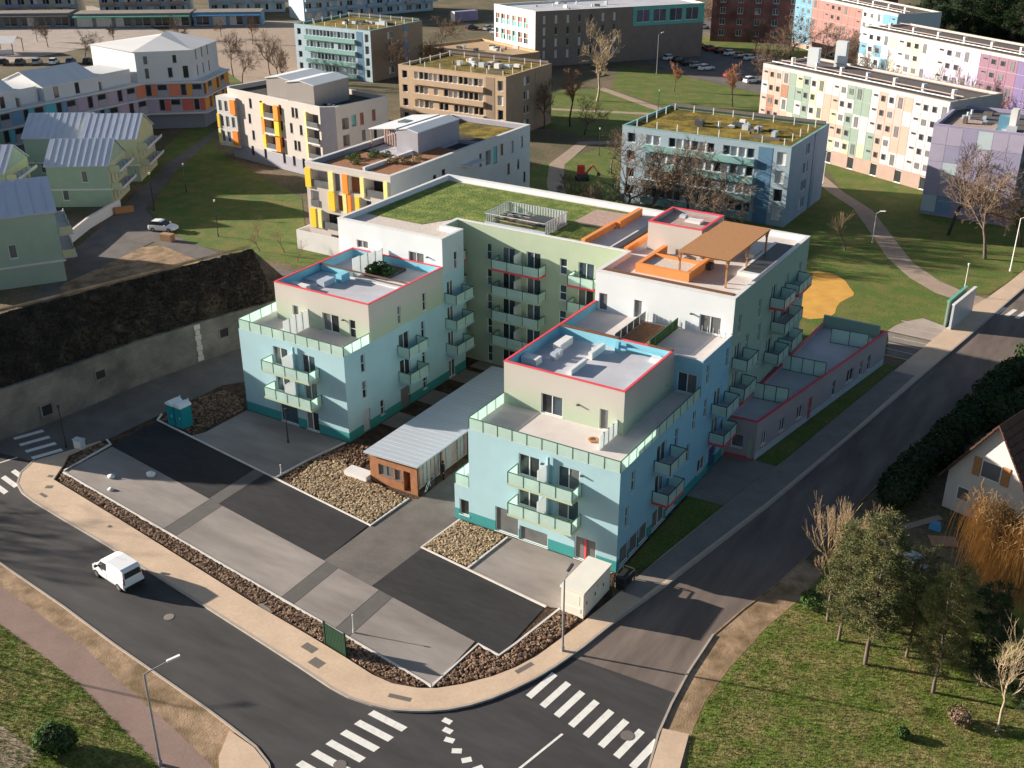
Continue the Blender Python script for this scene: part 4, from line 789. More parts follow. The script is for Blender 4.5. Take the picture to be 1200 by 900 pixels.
def gable_shed(b, x0, y0, x1, y1, z0, ze, zr, wall, roofm, ang=0, over=.3, axis='y'):
    """walls with a pitched roof; ridge along the given axis"""
    w = MB(); r = MB(); t = .12
    if axis == 'y':
        xm = (x0 + x1) / 2
        w.add([(x0, y0, z0), (x1, y0, z0), (x1, y0, ze), (xm, y0, zr), (x0, y0, ze), (x0, y1, z0), (x1, y1, z0), (x1, y1, ze), (xm, y1, zr), (x0, y1, ze)], [(0, 1, 2, 3, 4), (9, 8, 7, 6, 5), (1, 6, 7, 2), (5, 0, 4, 9)])
        k = (zr - ze) / (xm - x0)
        for a, c in ((x0 - over, xm), (x1 + over, xm)):
            za = ze - k * over
            pts = [(a, y0 - over, za + .02), (c, y0 - over, zr + .02), (c, y1 + over, zr + .02), (a, y1 + over, za + .02)]
            r.add(pts + [(p[0], p[1], p[2] + t) for p in pts], [(0, 3, 2, 1) if a < c else (0, 1, 2, 3), (4, 5, 6, 7) if a < c else (7, 6, 5, 4), (0, 1, 5, 4), (1, 2, 6, 5), (2, 3, 7, 6), (3, 0, 4, 7)])
    else:
        ym = (y0 + y1) / 2
        w.add([(x0, y0, z0), (x0, y1, z0), (x0, y1, ze), (x0, ym, zr), (x0, y0, ze), (x1, y0, z0), (x1, y1, z0), (x1, y1, ze), (x1, ym, zr), (x1, y0, ze)], [(4, 3, 2, 1, 0), (5, 6, 7, 8, 9), (0, 5, 9, 4), (6, 1, 2, 7)])
        k = (zr - ze) / (ym - y0)
        for a, c in ((y0 - over, ym), (y1 + over, ym)):
            za = ze - k * over
            pts = [(x0 - over, a, za + .02), (x1 + over, a, za + .02), (x1 + over, c, zr + .02), (x0 - over, c, zr + .02)]
            r.add(pts + [(p[0], p[1], p[2] + t) for p in pts], [(0, 3, 2, 1), (4, 5, 6, 7), (0, 1, 5, 4), (1, 2, 6, 5), (2, 3, 7, 6), (3, 0, 4, 7)])
    w.build('shed_wall' if b.get('category') == 'building' else 'wall', wall, b); return r.build('shed_roof' if b.get('category') == 'building' else 'roof', roofm, b)
gable_shed(Yb, -101.6, 73.9, -96.4, 82.5, Tz - .7, 14.5, 14.9, 'shed_grey', 'zinc_roof', over=.15); gable_shed(Yb, -96.2, 72.8, -90.6, 81.4, Tz - .7, 14.5, 14.95, 'shed_grey', 'zinc_roof', over=.15)
for k in range(6): bx('roof_unit', 'white_cap' if k % 2 else 'metal_dark', Yb, -90.2 + k * .55, 74.4 + .3 * (k % 3), Tz - .69, -89.8 + k * .55, 74.9 + .3 * (k % 3), Tz - .1)
Yc = thing('housing_block', 'pale housing block with a roof garden and a zinc-roofed open loggia', 'building')
x0, y0, x1, y1 = -68.1, 44.8, -54.3, 78.4
ops = [(1.0, 3.8, 8.6, 10.9, 'void', 1.3, 'yb_wall'), (4.9, 5.7, 8.6, 10.8, 'p', 'glass_grey'), (7.1, 8.9, 8.6, 10.9, 'void', .6, 'brown_door'), (9.9, 12.7, 8.6, 10.9, 'void', 1.6, 'glass_dark'),
       (.6, 2.0, 5.9, 8.0, 'void', .6, 'yb_white'), (4.8, 6.0, 5.9, 8.0, 'void', .5, 'brown_door'), (8.9, 10.6, 5.9, 8.0, 'void', 1.2, 'glass_grey'),
       (2.4, 5.6, 3.2, 5.3, 'void', 1.2, 'glass_dark'), (3.6, 6.0, .4, 2.5, 'void', 1.0, 'brown_door')]
M = facade(Yc, (x0, y0), (x1, y0), [(0, 11.6, 'yb_wall')], ops, .12, 'frame_grey')
for u, z, m, w in ((.0, 8.4, 'yellow', .95), (3.9, 8.4, 'pale_yellow', .8), (6.2, 8.4, 'orange', .85), (9.1, 8.4, 'pale_yellow', .6), (12.8, 8.4, 'pale_yellow', .6), (3.7, 5.8, 'yellow', 1.0), (6.1, 5.8, 'pale_yellow', .6), (6.9, 5.8, 'orange', .5), (8.1, 5.8, 'yellow', .7), (.4, 3.1, 'yellow', .9), (1.7, 3.1, 'pale_yellow', .6)):
    MB().box(u, -.22, z, u + w, -.003, z + 2.5).build('bay_panel', m, Yc, M)
for u, w, z in ((1.0, 2.8, 8.6), (9.9, 2.8, 8.6), (2.4, 3.2, 3.2), (8.9, 1.7, 5.9), (.6, 1.4, 5.9)): MB().box(u, -.1, z, u + w, -.05, z + .9).build('bay_railing', 'glass_grey', Yc, M)
bx('terrace_wall', 'yb_white', Yc, -69.5, 43.6, 0, -62.2, 43.8, 2.6); bx('terrace_wall', 'yb_white', Yc, -69.5, 43.81, 0, -69.3, 47, 2.6); bx('terrace_slab', 'yb_white', Yc, -69.3, 43.81, 1.4, -62.2, 44.78, 1.6)
so = [(20.0, 20.6, 8.4, 10.2, 'p', 'glass_dark'), (21.6, 23.0, 8.2, 10.2, 'void', 1.0, 'glass_dark'), (23.6, 24.6, 8.0, 10.4, 'p', 'cyan_panel'), (25.5, 26.2, 8.8, 10.4, 'p', 'brown_door'), (28.4, 29.0, 8.6, 10.3, 'p', 'glass_dark'), (31, 31.6, 8.8, 10.4, 'p', 'glass_dark'), (27.3, 28.0, 5.6, 7.2, 'p', 'brown_door'), (30, 30.6, 5.8, 7.2, 'p', 'glass_dark'), (31.8, 32.4, 3.4, 5, 'p', 'glass_dark'), (9, 9.8, 8.9, 9.7, 'p', 'glass_dark'), (11, 11.8, 9.2, 10, 'p', 'glass_dark')]
M = facade(Yc, (x1, y0), (x1, y1), [(0, 11.6, 'yb_white')], so, .12, 'frame_grey')
bx('balcony', 'yb_white', Yc, x1 + .002, 60.5, 9.4, x1 + 1.3, 64.6, 9.6)
facade(Yc, (x1, y1), (x0, y1), [(0, 11.6, 'yb_wall')]); facade(Yc, (x0, y1), (x0, y0), [(0, 11.6, 'yb_wall')])
roof(Yc, rect(x0, y0, x1, y1), 10.9, 11.6, 'dark_soil', 'shed_mauve', 'yb_white', .5)
sheet('sedum_roof', [(-66, 70), (-55, 70), (-55, 77.5), (-66, 77.5)], 10.92, 'sedum_gold', Yc); sheet('roof_terrace', [(-67, 56), (-58.5, 56), (-58.5, 67), (-67, 67)], 10.93, 'roof_grey', Yc)
bx('parapet', 'white_cap', Yc, -60.4, 47, 10.92, -60.0, 66, 11.5); bx('parapet', 'shed_mauve', Yc, -58.6, 66, 10.92, -55, 66.3, 11.4); bx('garden_bed', 'soil_brown', Yc, -66.8, 47, 10.92, -61, 54.5, 11.15); bx('garden_bed', 'soil_brown', Yc, -59.6, 47.2, 10.92, -55.2, 62, 11.12)
rl = MB(); xa, xb, ya, yb_ = -67.2, -59.2, 57.4, 67.2
rl = gable_shed(Yc, -62.8, ya, xb, yb_, 10.93, 13.9, 14.25, 'shed_mauve', 'zinc_roof', over=.1)
MB().add([(-67.4, ya - .2, 13.5), (-62.6, ya - .2, 14.1), (-62.6, yb_ + .2, 14.1), (-67.4, yb_ + .2, 13.5), (-67.4, ya - .2, 13.62), (-62.6, ya - .2, 14.22), (-62.6, yb_ + .2, 14.22), (-67.4, yb_ + .2, 13.62)], [(0, 3, 2, 1), (4, 5, 6, 7), (0, 1, 5, 4), (1, 2, 6, 5), (2, 3, 7, 6), (3, 0, 4, 7)]).build('loggia_roof', 'zinc_roof', Yc)
for k in range(4): MB().box(-67.2, ya + k * 3.1, 10.93, -67.05, ya + .15 + k * 3.1, 13.5).build('post', 'plinth_pink', Yc)
for k in range(9): MB().box(-66.6 + k * .42, ya + 2.2, 10.93, -66.4 + k * .42, ya + 2.3, 13.4).build('screen_slat', 'wood_pink', Yc)
bx('roof_hatch', 'glass_grey', Yc, -65.2, 61, 13.85, -63.8, 62.6, 14.15)

# --- long colour-panelled slab and its lilac wing
def panel_slab(name, label, p0, p1, T, zb, cols, floors, palette, depth, seed, roofm='roof_edge', plinth='plinth_pink', win=True):
    b = thing(name, label, 'building'); q = random.Random(seed)
    d = (Vector(p1) - Vector(p0)); L_ = d.length; d /= L_; n = Vector((-d.y, d.x)) * depth
    p2 = (p1[0] + n.x, p1[1] + n.y); p3 = (p0[0] + n.x, p0[1] + n.y); poly = [p0, p1, p2, p3]
    M = facade(b, p0, p1, [(0, zb, plinth), (zb, T, 'pwhite')], [((i + .35) * L_ / 8, (i + .35) * L_ / 8 + 1.3, .1, zb - .25, 'p', 'glass_dark') for i in range(8)] if zb > 1 else [])
    for i in (1, 2, 3): facade(b, poly[i], poly[(i + 1) % 4], [(0, T, palette[-1][0])])
    w = L_ / cols; fh = (T - zb - .5) / floors
    for i in range(cols):
        pal = palette[min(len(palette) - 1, int(i * len(palette) / cols))]
        for k in range(floors):
            u, z = i * w, zb + k * fh; m = q.choice(pal)
            MB().box(u + .03, -.06, z + .03, u + w - .03, -.003, z + fh - .03).build('facade_panel', m, b, M)
            t = (i * 7 + 3) % 5
            if not win: continue
            Mp = M @ Matrix.Translation((0, -.062, 0))
            if t in (0, 2): applied(b, Mp, u + w * .22, z + fh * .34, min(1.15, w * .5), fh * .42, 'frame_grey', q.choice(('glass_dark', 'glass_dark', 'glass_grey')))
            elif t == 3: applied(b, Mp, u + w * .3, z + fh * .6, min(1.1, w * .5), fh * .16, 'frame_grey', 'glass_dark')
            elif t == 4 and k % 2 == 0: applied(b, Mp, u + w * .3, z + fh * .12, min(.9, w * .45), fh * .75, 'frame_grey', 'glass_grey')
    roof(b, poly, T - .3, T, roofm, 'pwhite', 'cream', .4)
    for k in range(7):
        a = Vector(p0) + d * (L_ * (k + .5) / 7) + n * .35
        MB().tube((a.x, a.y, T - .3), (a.x, a.y, T + 1.0), .4, n=8).build('chimney', 'metal_light' if k % 2 else 'white_cap', b)
    for s in (.12, .3, .75): # long rails and ducts
        a = Vector(p0) + n * s + d * .6; e = Vector(p1) + n * s - d * .6
        MB().tube((a.x, a.y, T + .35), (e.x, e.y, T + .35), .09, n=4).build('roof_rail', 'white_cap' if s < .2 else 'wood_pink', b)
    return b, M, poly
pal = [['peach', 'peach', 'pwhite', 'ppink', 'pterra'], ['psage', 'psage', 'pyellow', 'pwhite'], ['peach', 'pwhite', 'pwhite', 'pyellow'], ['psage', 'psage', 'pyellow', 'pwhite'], ['peach', 'pwhite', 'ppink'], ['pwhite']]
b, M, poly = panel_slab('panel_slab', 'long slab clad in peach, white and sage panels with small square windows', (-38.6, 132.2), (-3.2, 114.9), 14, 2.3, 24, 5, pal, 12.5, 21)
for dx, h in ((3.0, 4.0), (5.2, 5.4)):
    a = Vector(poly[0]) + (Vector(poly[1]) - Vector(poly[0])).normalized() * (dx + 2) + Vector((2.5, 4.5)) * (1 if dx < 4 else 1.8)
    bx('lift_tower', 'white_render', b, a.x, a.y, 13.7, a.x + 1.9, a.y + 1.4, 13.7 + h * .8)
# lilac wing
wg = thing('panel_slab', 'lilac panelled end block with a gravel roof beside the bare park trees', 'building')
x0, y0, x1, y1 = -2.8, 103.4, 9.3, 119
M = facade(wg, (x0, y0), (x1, y0), [(0, 13, 'lilac')]); q = random.Random(5)
for i in range(6):
    for k in range(5):
        u, z = i * 2.02, .5 + k * 2.45; m = q.choice(['lilac', 'lilac', 'lilac2', 'lilac2', 'ppale', 'steel' if k == 0 else 'lilac2'])
        MB().box(u + .02, -.05, z + .02, u + 2.0, -.003, z + 2.43).build('facade_panel', m, wg, M)
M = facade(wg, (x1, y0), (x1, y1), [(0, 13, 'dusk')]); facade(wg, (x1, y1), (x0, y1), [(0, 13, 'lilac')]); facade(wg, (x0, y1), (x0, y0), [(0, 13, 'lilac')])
for i in range(6):
    for k in range(4): applied(wg, M, 1 + i * 2.4, 1.6 + k * 2.8, 1.4, 1.5, 'frame_grey', 'glass_blue')
roof(wg, rect(x0, y0, x1, y1), 12.6, 13, 'roof_edge', 'lilac', 'lilac2', .4)
sheet('gravel_roof', [(-1.6, 104.6), (5, 104.6), (5, 110), (-1, 112)], 12.63, 'wood_pink', wg); bx('lift_tower', 'skyp', wg, 5.2, 105.8, 12.6, 6.6, 107.2, 14.6); bx('lift_tower', 'white_cap', wg, 6.61, 105.8, 12.6, 7.5, 107.6, 15.6); clutter(wg, -1, 105, 8, 117, 12.62, 12, 9)
pal2 = [['ppale', 'skyp'], ['cream', 'pwhite'], ['lilac2', 'pwhite'], ['plum'], ['violet'], ['navy']]
panel_slab('panel_slab', 'long slab turning from pale blue through cream and plum to violet', (-36.4, 185.6), (4.2, 158.6), 14, 1.4, 22, 5, [['ppale', 'ppale', 'skyp'], ['cream', 'pwhite'], ['pwhite', 'lilac2'], ['lilac2', 'lilac2'], ['plum'], ['violet']], 13, 23)
panel_slab('panel_slab', 'deep blue slab end beside the violet panels', (4.3, 158.4), (22, 146.5), 13, 1.2, 8, 5, [['navy']], 13, 24)
panel_slab('panel_slab', 'far rose and pale blue slab behind the cream panelled one', (-70, 243), (-36, 214), 13.5, 1.4, 16, 5, [['skyp'], ['rose'], ['rose'], ['rose'], ['ppale'], ['ppale', 'skyp']], 12, 25)
# brick red block
br = thing('brick_block', 'dark red brick block with a sunlit end wall above the parked cars', 'building')
p = [(-91.8, 238.5), (-46, 254), (-51, 269), (-97, 253.5)]
M = facade(br, p[0], p[1], [(0, 13, 'brick_red')], [(2.2 + i * 4.7, 3.7 + i * 4.7, 1.6 + k * 2.9, 3.2 + k * 2.9, 'd', 'glass_blue') for i in range(10) for k in range(4)], .2)
facade(br, p[3], p[0], [(0, 13, 'tan_wall')]); facade(br, p[1], p[2], [(0, 13, 'brick_red')]); facade(br, p[2], p[3], [(0, 13, 'brick_red')]); roof(br, p, 12.6, 13, 'roof_edge', 'brick_red', 'white_cap', .4)
# brown block with teal window bands and the tan hall below
t4 = thing('office_block', 'brown block with a white and teal glazed end beyond the mossy roof', 'building')
p = [(-128, 184.2), (-112, 177.4), (-96, 198), (-84, 214), (-100, 226)]
M = facade(t4, p[0], p[1], [(0, 4.2, 'tan_wall'), (4.2, 13, 'frame_white')], [(.6 + i * 2.4, 2.4 + i * 2.4, z, z + 2.6, 'c', ['teal_panel', 'brown_door', 'glass_dark']) for i in range(6) for z in (5.0, 8.6)], .2)
M = facade(t4, p[1], p[2], [(0, 13, 'br_wall')], [(2 + i * 3.1, 2.7 + i * 3.1, 2 + k * 2.7, 3.8 + k * 2.7, 'p', ['curtain', 'glass_dark']) for i in range(7) for k in range(4)], .2)
M = facade(t4, p[2], p[3], [(0, 8.4, 'br_wall'), (8.4, 13, 'teal_panel')], [(1 + i * 4.6, 4.6 + i * 4.6, 9.2, 12.2, 'd', 'glass_blue') for i in range(4)], .2)
facade(t4, p[3], p[4], [(0, 13, 'teal_panel')]); facade(t4, p[4], p[0], [(0, 13, 'br_wall')]); roof(t4, p, 12.6, 13, 'roof_grey', 'frame_white', 'white_cap', .4); clutter(t4, -118, 186, -104, 205, 12.6, 10, 31)
hl = thing('hall', 'low tan hall with a flat roof joined to the teal glazed block', 'building')
p = [(-137, 166), (-113.5, 157.5), (-108, 173), (-131, 183)]
plain(hl, p, 0, 4.6, 'tan_wall'); roof(hl, p, 4.2, 4.6, 'tan_wall', 'tan_wall', 'tan_wall', .3); clutter(hl, -130, 168, -116, 178, 4.2, 10, 33)
# --- white building with colour bands
wb = thing('banded_building', 'white-topped building with bands of colour panels running from aqua to orange', 'building')
base = [(-141.4, 30), (-140.6, 82), (-132.6, 88.6), (-137.4, 99.5), (-154, 104), (-158, 30)]
for i in range(6): facade(wb, base[i], base[(i + 1) % 6], [(0, 3.0, 'dusk')], [(2 + k * 4.0, 3.2 + k * 4.0, .2, 2.2, 'p', 'glass_dark') for k in range(12)] if i == 0 else [])
out = offset(base, -.7)
ramp = ['mint', 'aqua', 'aqua', 'steel', 'steel', 'aqua', 'steel', 'mauve', 'mauve', 'coral', 'coral', 'amber', 'amber', 'amber']
ramp2 = ['mint', 'mint', 'aqua', 'mint', 'aqua', 'aqua', 'steel', 'steel', 'mauve', 'mauve', 'redp', 'redp', 'coral', 'redp']
q = random.Random(8); tot = sum((Vector(out[i + 1]) - Vector(out[i])).length for i in range(3)); acc = 0
for i in range(3):
    a, c = out[i], out[i + 1]; l = (Vector(c) - Vector(a)).length
    M = facade(wb, a, c, [(3.0, 8.6, 'shed_mauve')]); n = int(l / 2.1)
    for k in range(n):
        f = (acc + l * (k + .5) / n) / tot
        for z, rp_ in ((3.45, ramp2), (6.2, ramp)):
            m = rp_[min(len(rp_) - 1, int(f * len(rp_)))]; u = l * k / n
            if i == 2: m = 'amber'
            t = (k + (z > 5)) % 3
            if t == 1: applied(wb, M, u + .1, z + .1, l / n * .45, 2.05, 'frame_grey', 'glass_dark'); MB().box(u + l / n * .55, -.06, z, u + l / n - .03, -.003, z + 2.2).build('facade_panel', m, wb, M)
            elif t == 2: MB().box(u + .03, -.06, z, u + l / n - .03, -.003, z + 1.0).build('facade_panel', 'shed_mauve', wb, M); applied(wb, M, u + .1, z + 1.1, l / n * .8, 1.0, 'frame_grey', 'glass_dark')
            else: MB().box(u + .03, -.06, z, u + l / n - .03, -.003, z + 2.2).build('facade_panel', m, wb, M)
    acc += l
    for z in (2.85, 5.72, 8.5): MB().box(-.1, -.35, z, l + .1, -.003, z + (.35 if z > 8 else .25)).build('cornice', 'wb_white', wb, M)
for i in (3, 4, 5): facade(wb, out[i], out[(i + 1) % 6], [(3.0, 8.6, 'wb_white')])
slab('roof', out, 8.6, 8.8, 'roof_white', wb)
up = [(-140.2, 80.5), (-133.4, 88.0), (-137.6, 98.5), (-152, 100), (-154, 82)]
us = [(1 + .4, 2.1, 9.6, 11.4, 'p', 'glass_dark'), (5.5, 6.3, 9.6, 11.4, 'p', 'glass_dark'), (8.2, 9.2, 9.4, 11.6, 'p', 'glass_dark'), (1.4, 2.1, 12.2, 13.6, 'p', 'glass_dark'), (6.6, 7.3, 12.2, 13.6, 'p', 'glass_dark')]
for i in range(5): facade(wb, up[i], up[(i + 1) % 5], [(8.8, 14.4, 'wb_white')], us if i == 0 else ([(1.5 + k * 2.6, 2.0 + k * 2.6, 9.5 + 3 * j, 11.4 + 3 * j, 'p', 'glass_grey') for k in range(3) for j in range(2) if 9.5 + 3 * j < 13] if i == 1 else []), .12, 'frame_grey')
MB().add([(-140.5, 80.2, 14.4), (-133.1, 88.0, 14.4), (-137.4, 98.8, 14.4), (-152.2, 100.3, 14.6), (-154.3, 81.8, 14.5), (-143.5, 90, 16.0), (-147, 95, 16.0)], [(0, 1, 5), (1, 2, 6, 5), (2, 3, 6), (3, 4, 5, 6), (4, 0, 5)]).build('roof', 'roof_white', wb)
for (xa, ya, xb, yb2, ze, zr) in ((-152, 28, -140.9, 55, 11.6, 14.0), (-152, 60.5, -140.7, 72, 11.2, 13.2)):
    gable_shed(wb, xa, ya, xb, yb2, 8.8, ze, zr, 'wb_white', 'roof_white', over=.2, axis='y')
    Mw = fmat((xb, ya), (xb, yb2))
    for k in range(int((yb2 - ya) / 4.5)): applied(wb, Mw, 2 + k * 4.4, 9.1, .9, 1.9, 'frame_grey', 'glass_dark')
for (xa, ya, xb, yb2) in ((-150, 55.3, -142, 60.2), (-150, 72.3, -141.5, 80)):
    bx('upper_wall', 'wb_white', wb, xa, ya, 8.8, xb, yb2, 11.4); bx('terrace_wall', 'cream', wb, xb + .01, ya + .3, 8.8, -140.8, ya + .5, 10.2)
# --- green gabled houses
def gable_house(label, cx, cy, rz, w, d, ze, zr, wall, gable_ops, roofm='gh_roof', nrib=9, base=0, ax='x', balcon=False):
    """long roof: ridge along local x; front (eaves) side faces -y"""
    b = thing('gabled_house', label, 'house', (cx, cy, 0), rz, 'green gabled houses behind the rampart'); h = d / 2
    fo = [(w * .2 + i * w * .35, w * .2 + i * w * .35 + .9, 1 + k * 2.7, 2.7 + k * 2.7, 'p', 'glass_grey') for i in range(2) for k in range(int(ze / 2.9)) if (i + k) % 2 == 0]
    facade(b, (-w / 2, -h), (w / 2, -h), [(0, 2.6, 'gh_green'), (2.6, ze, wall)], fo, .15)
    go = [(d * .08 + i * d * .19, d * .08 + i * d * .19 + .55, .5 + k * 2.7, 2.4 + k * 2.7, 'p', ['glass_dark', 'glass_grey']) for i in range(5) for k in range(int(ze / 2.6)) if .5 + k * 2.7 + 1.9 < ze]
    facade(b, (w / 2, -h), (w / 2, h), [(0, ze, 'gh_yellow')], go, .15); facade(b, (w / 2, h), (-w / 2, h), [(0, ze, wall)]); facade(b, (-w / 2, h), (-w / 2, -h), [(0, ze, wall)])
    for s in (-1, 1): MB().add([(s * w / 2, -h, ze), (s * w / 2, h, ze), (s * w / 2, 0, zr)], [(0, 1, 2) if s > 0 else (2, 1, 0)]).build('gable', wall, b)
    rf = MB(); k = (zr - ze) / h; ov = .25
    for s in (-1, 1):
        pts = [(-w / 2 - ov, s * (h + ov), ze - k * ov + .03), (w / 2 + ov, s * (h + ov), ze - k * ov + .03), (w / 2 + ov, 0, zr + .03), (-w / 2 - ov, 0, zr + .03)]
        rf.add(pts + [(a, c, z + .14) for a, c, z in pts], [(0, 3, 2, 1) if s < 0 else (0, 1, 2, 3), (4, 5, 6, 7) if s < 0 else (7, 6, 5, 4), (0, 1, 5, 4), (1, 2, 6, 5), (2, 3, 7, 6), (3, 0, 4, 7)])
    ro = rf.build('roof', roofm, b)
    for i in range(nrib):
        x = -w / 2 + (i + .5) * w / nrib
        for s in (-1, 1): MB().tube((x, s * (h + ov), ze - k * ov + .2), (x, 0, zr + .19), .028, n=4).build('standing_seam', roofm, ro)
    for z in ((2.6, 5.2) if w < 12 else (2.9, 5.8)):
        bl_ = MB().box(w / 2 + .003, -h + .3, z - .18, w / 2 + 1.7, h - 1.2, z).build('balcony', 'roof_grey', b)
        MB().box(w / 2 + 1.62, -h + .3, z + .002, w / 2 + 1.7, h - 1.2, z + .28).build('balcony_edge', 'white_cap', bl_); MB().box(w / 2 + .1, -h + .3, z + .002, w / 2 + 1.6, -h + .38, z + .9).build('balcony_screen', 'gh_yellow', bl_)
        for i_ in range(5): MB().box(w / 2 + 1.63, -h + .4 + i_ * (2 * h - 1.7) / 4, z + .282, w / 2 + 1.68, -h + .45 + i_ * (2 * h - 1.7) / 4, z + .95).build('rail_post', 'metal_dark', bl_)
    MB().box(-w / 2 - .3, -h - .15, 2.55, w / 2 + .3, -h - .003, 2.75).build('ledge', 'white_cap', b)
    return b
gable_house('green house with a broad seamed roof and a tall yellow side', -112.0, 45.0, R(34), 9.0, 9, 6.2, 9.0, 'gh_green', [])
gable_house('green house end with stepped balconies next to the yellow gable', -119.5, 57.5, R(34), 8.5, 10.5, 6.8, 9.6, 'gh_yellow', [], nrib=8)
gable_house('green house with pale roof behind the broad seamed roof', -128, 54, R(34), 10, 10, 6.6, 9.4, 'gh_green', [])
gable_house('green house at the end of the row beside the striped facade', -121.5, 33.5, R(34), 11, 9.5, 6.4, 9.2, 'gh_green', [])
gable_house('large green house with white ledges right behind the rampart', -94.0, 17.0, R(58), 13, 12, 8.8, 11.5, 'gh_green', [])
for (x0, y0, x1, y1, z, lb) in () if True else ((-107.4, 42.0, -103.4, 48.0, 2.7, 'lower grey roof terrace with white edge before the green house'), (-112.5, 52, -108.8, 57.5, 4.6, 'upper grey roof terrace with white edge before the yellow gable')):
    tb = thing('roof_terrace', lb, 'terrace'); plain(tb, rect(x0, y0, x1, y1), 0, z, 'gh_yellow'); roof(tb, rect(x0, y0, x1, y1), z - .05, z + .5, 'roof_grey', 'white_cap', 'white_cap', .2)
gw = thing('garden_wall', 'long pale garden wall beside the lane below the green houses', 'wall')
for a, c in (((-93.9, 22.9), (-97, 29)), ((-97, 29), (-100.4, 35)), ((-100.4, 35), (-103.8, 43.4))):
    strip('wall_length', [a, c], .25, -.05, 1.5, 'white_cap', gw); strip('wall_cap', [a, c], .35, 1.502, 1.58, 'kerb_white', gw)
ow = thing('garden_wall', 'short brown garden wall at the foot of the green house terrace', 'wall')
strip('wall_length', [(-102.6, 41.2), (-101.2, 43.6)], .3, -.05, .9, 'wood_brown', ow); strip('wall_cap', [(-102.6, 41.2), (-101.2, 43.6)], .36, .902, .96, 'wood_brown', ow)
# --- shops and flats along the far left edge
def flats(label, cx, cy, rz, w, d, T, wall, band, seed, nf=4, cat='building', name='apartment_block'):
    b = thing(name, label, cat, (cx, cy, 0), rz); q = random.Random(seed); fh = (T - .6) / nf; ops = []
    n = int(w / 3.4)
    for k in range(nf):
        for i in range(n):
            u = (i + .2) * w / n; ops.append((u, u + w / n * .55, k * fh + .7, k * fh + fh - .5, 'd', ['glass_dark', 'glass_grey', 'glass_blue', 'curtain']))
    M = facade(b, (-w / 2, 0), (w / 2, 0), [(0, T, wall)], ops, .2)
    for k in range(1, nf):
        for i in range(0, n, 2): MB().box((i + .1) * w / n, -.9, k * fh, (i + 1.4) * w / n, -.003, k * fh + .9).build('balcony', band if q.random() < .7 else 'pwhite', b, M)
    facade(b, (w / 2, 0), (w / 2, d), [(0, T, wall)]); facade(b, (w / 2, d), (-w / 2, d), [(0, T, wall)]); facade(b, (-w / 2, d), (-w / 2, 0), [(0, T, wall)])
    roof(b, rect(-w / 2, 0, w / 2, d), T - .4, T, 'roof_edge', wall, 'white_cap', .4)
    return b
for k, (x, y, w, wall, band, lb) in enumerate(((-322, 146, 30, 'lilac2', 'pwhite', 'lilac flats at the far end of the shopping square'), (-293, 170, 30, 'cream', 'lilac', 'cream and lilac flats above the dark shop row'), (-267, 194, 28, 'pwhite', 'peach', 'white and pink flats above the green shop awning'), (-243, 215, 24, 'ppale', 'pwhite', 'pale blue flats at the end of the shop row'))):
    flats(lb, x, y, R(41), w, 12, 13, wall, band, 40 + k)
flats('long pale blue flats behind the grey-blue slab block', -204, 230, R(66), 46, 11, 12, 'bt_wall', 'bt_wall', 50)
for (x, y, w, m, rm, lb) in ((-282, 152, 40, 'shopfront', 'roof_edge', 'row of dark shopfronts with a black canopy by the square'), (-249, 173, 34, 'shopfront', 'awning_green', 'shops under a long green canopy by the square'), (-227, 190, 20, 'steel', 'tarp_blue', 'small blue-roofed shop at the end of the row')):
    b = thing('shop_row', lb, 'shops', (x, y, 0), R(36)); n = int(w / 5)
    M = facade(b, (-w / 2, 0), (w / 2, 0), [(0, 3.6, m)], [(.6 + i * w / n, (i + 1) * w / n - .5, .2, 2.7, 'd', ['glass_dark', 'glass_blue', 'curtain']) for i in range(n)], .3)
    facade(b, (w / 2, 0), (w / 2, 8), [(0, 3.6, m)]); facade(b, (-w / 2, 8), (-w / 2, 0), [(0, 3.6, m)]); slab('roof', rect(-w / 2, 0, w / 2, 8), 3.6, 3.9, 'pavement_grey', b); bx('canopy', rm, b, -w / 2, -1.8, 2.9, w / 2, -.01, 3.2)
ms_ = thing('market_stall', 'red and white canopied market stall on the square', 'stall', (-243, 122, 0), R(30))
for x in (-6, 0, 6):
    for y in (-3, 3): MB().box(x - .1, y - .1, 0, x + .1, y + .1, 3).build('post', 'pole_grey', ms_)
for i, m in enumerate(('awning_red', 'awning_red', 'roof_white', 'roof_white')): MB().add([(-6.4 + i * 3.2, -3.6, 2.9), (-3.2 + i * 3.2, -3.6, 2.9), (-3.2 + i * 3.2, 0, 4.2), (-6.4 + i * 3.2, 0, 4.2), (-3.2 + i * 3.2, 3.6, 2.9), (-6.4 + i * 3.2, 3.6, 2.9)], [(0, 1, 2, 3), (3, 2, 4, 5)]).build('canopy', m, ms_)
bx('counter', 'awning_red', ms_, -5.8, -2.8, 0, -3, -2.4, 2.6); bx('counter', 'white_cap', ms_, -2.8, -2.8, 0, 5.8, -2.4, 1.2)
# --- white house on the right, gable to the sun
hs = thing('white_house', 'white gabled house with brown roof behind the golden willow', 'house')
Mh = Matrix.Translation((18.32, 22.15, 0)) @ Matrix(((.287, .958, 0, 0), (.958, -.287, 0, 0), (0, 0, 1, 0), (0, 0, 0, 1)))
hb = MB(); w, d, ze, zr = 11.5, 6.8, 3.4, 8.7
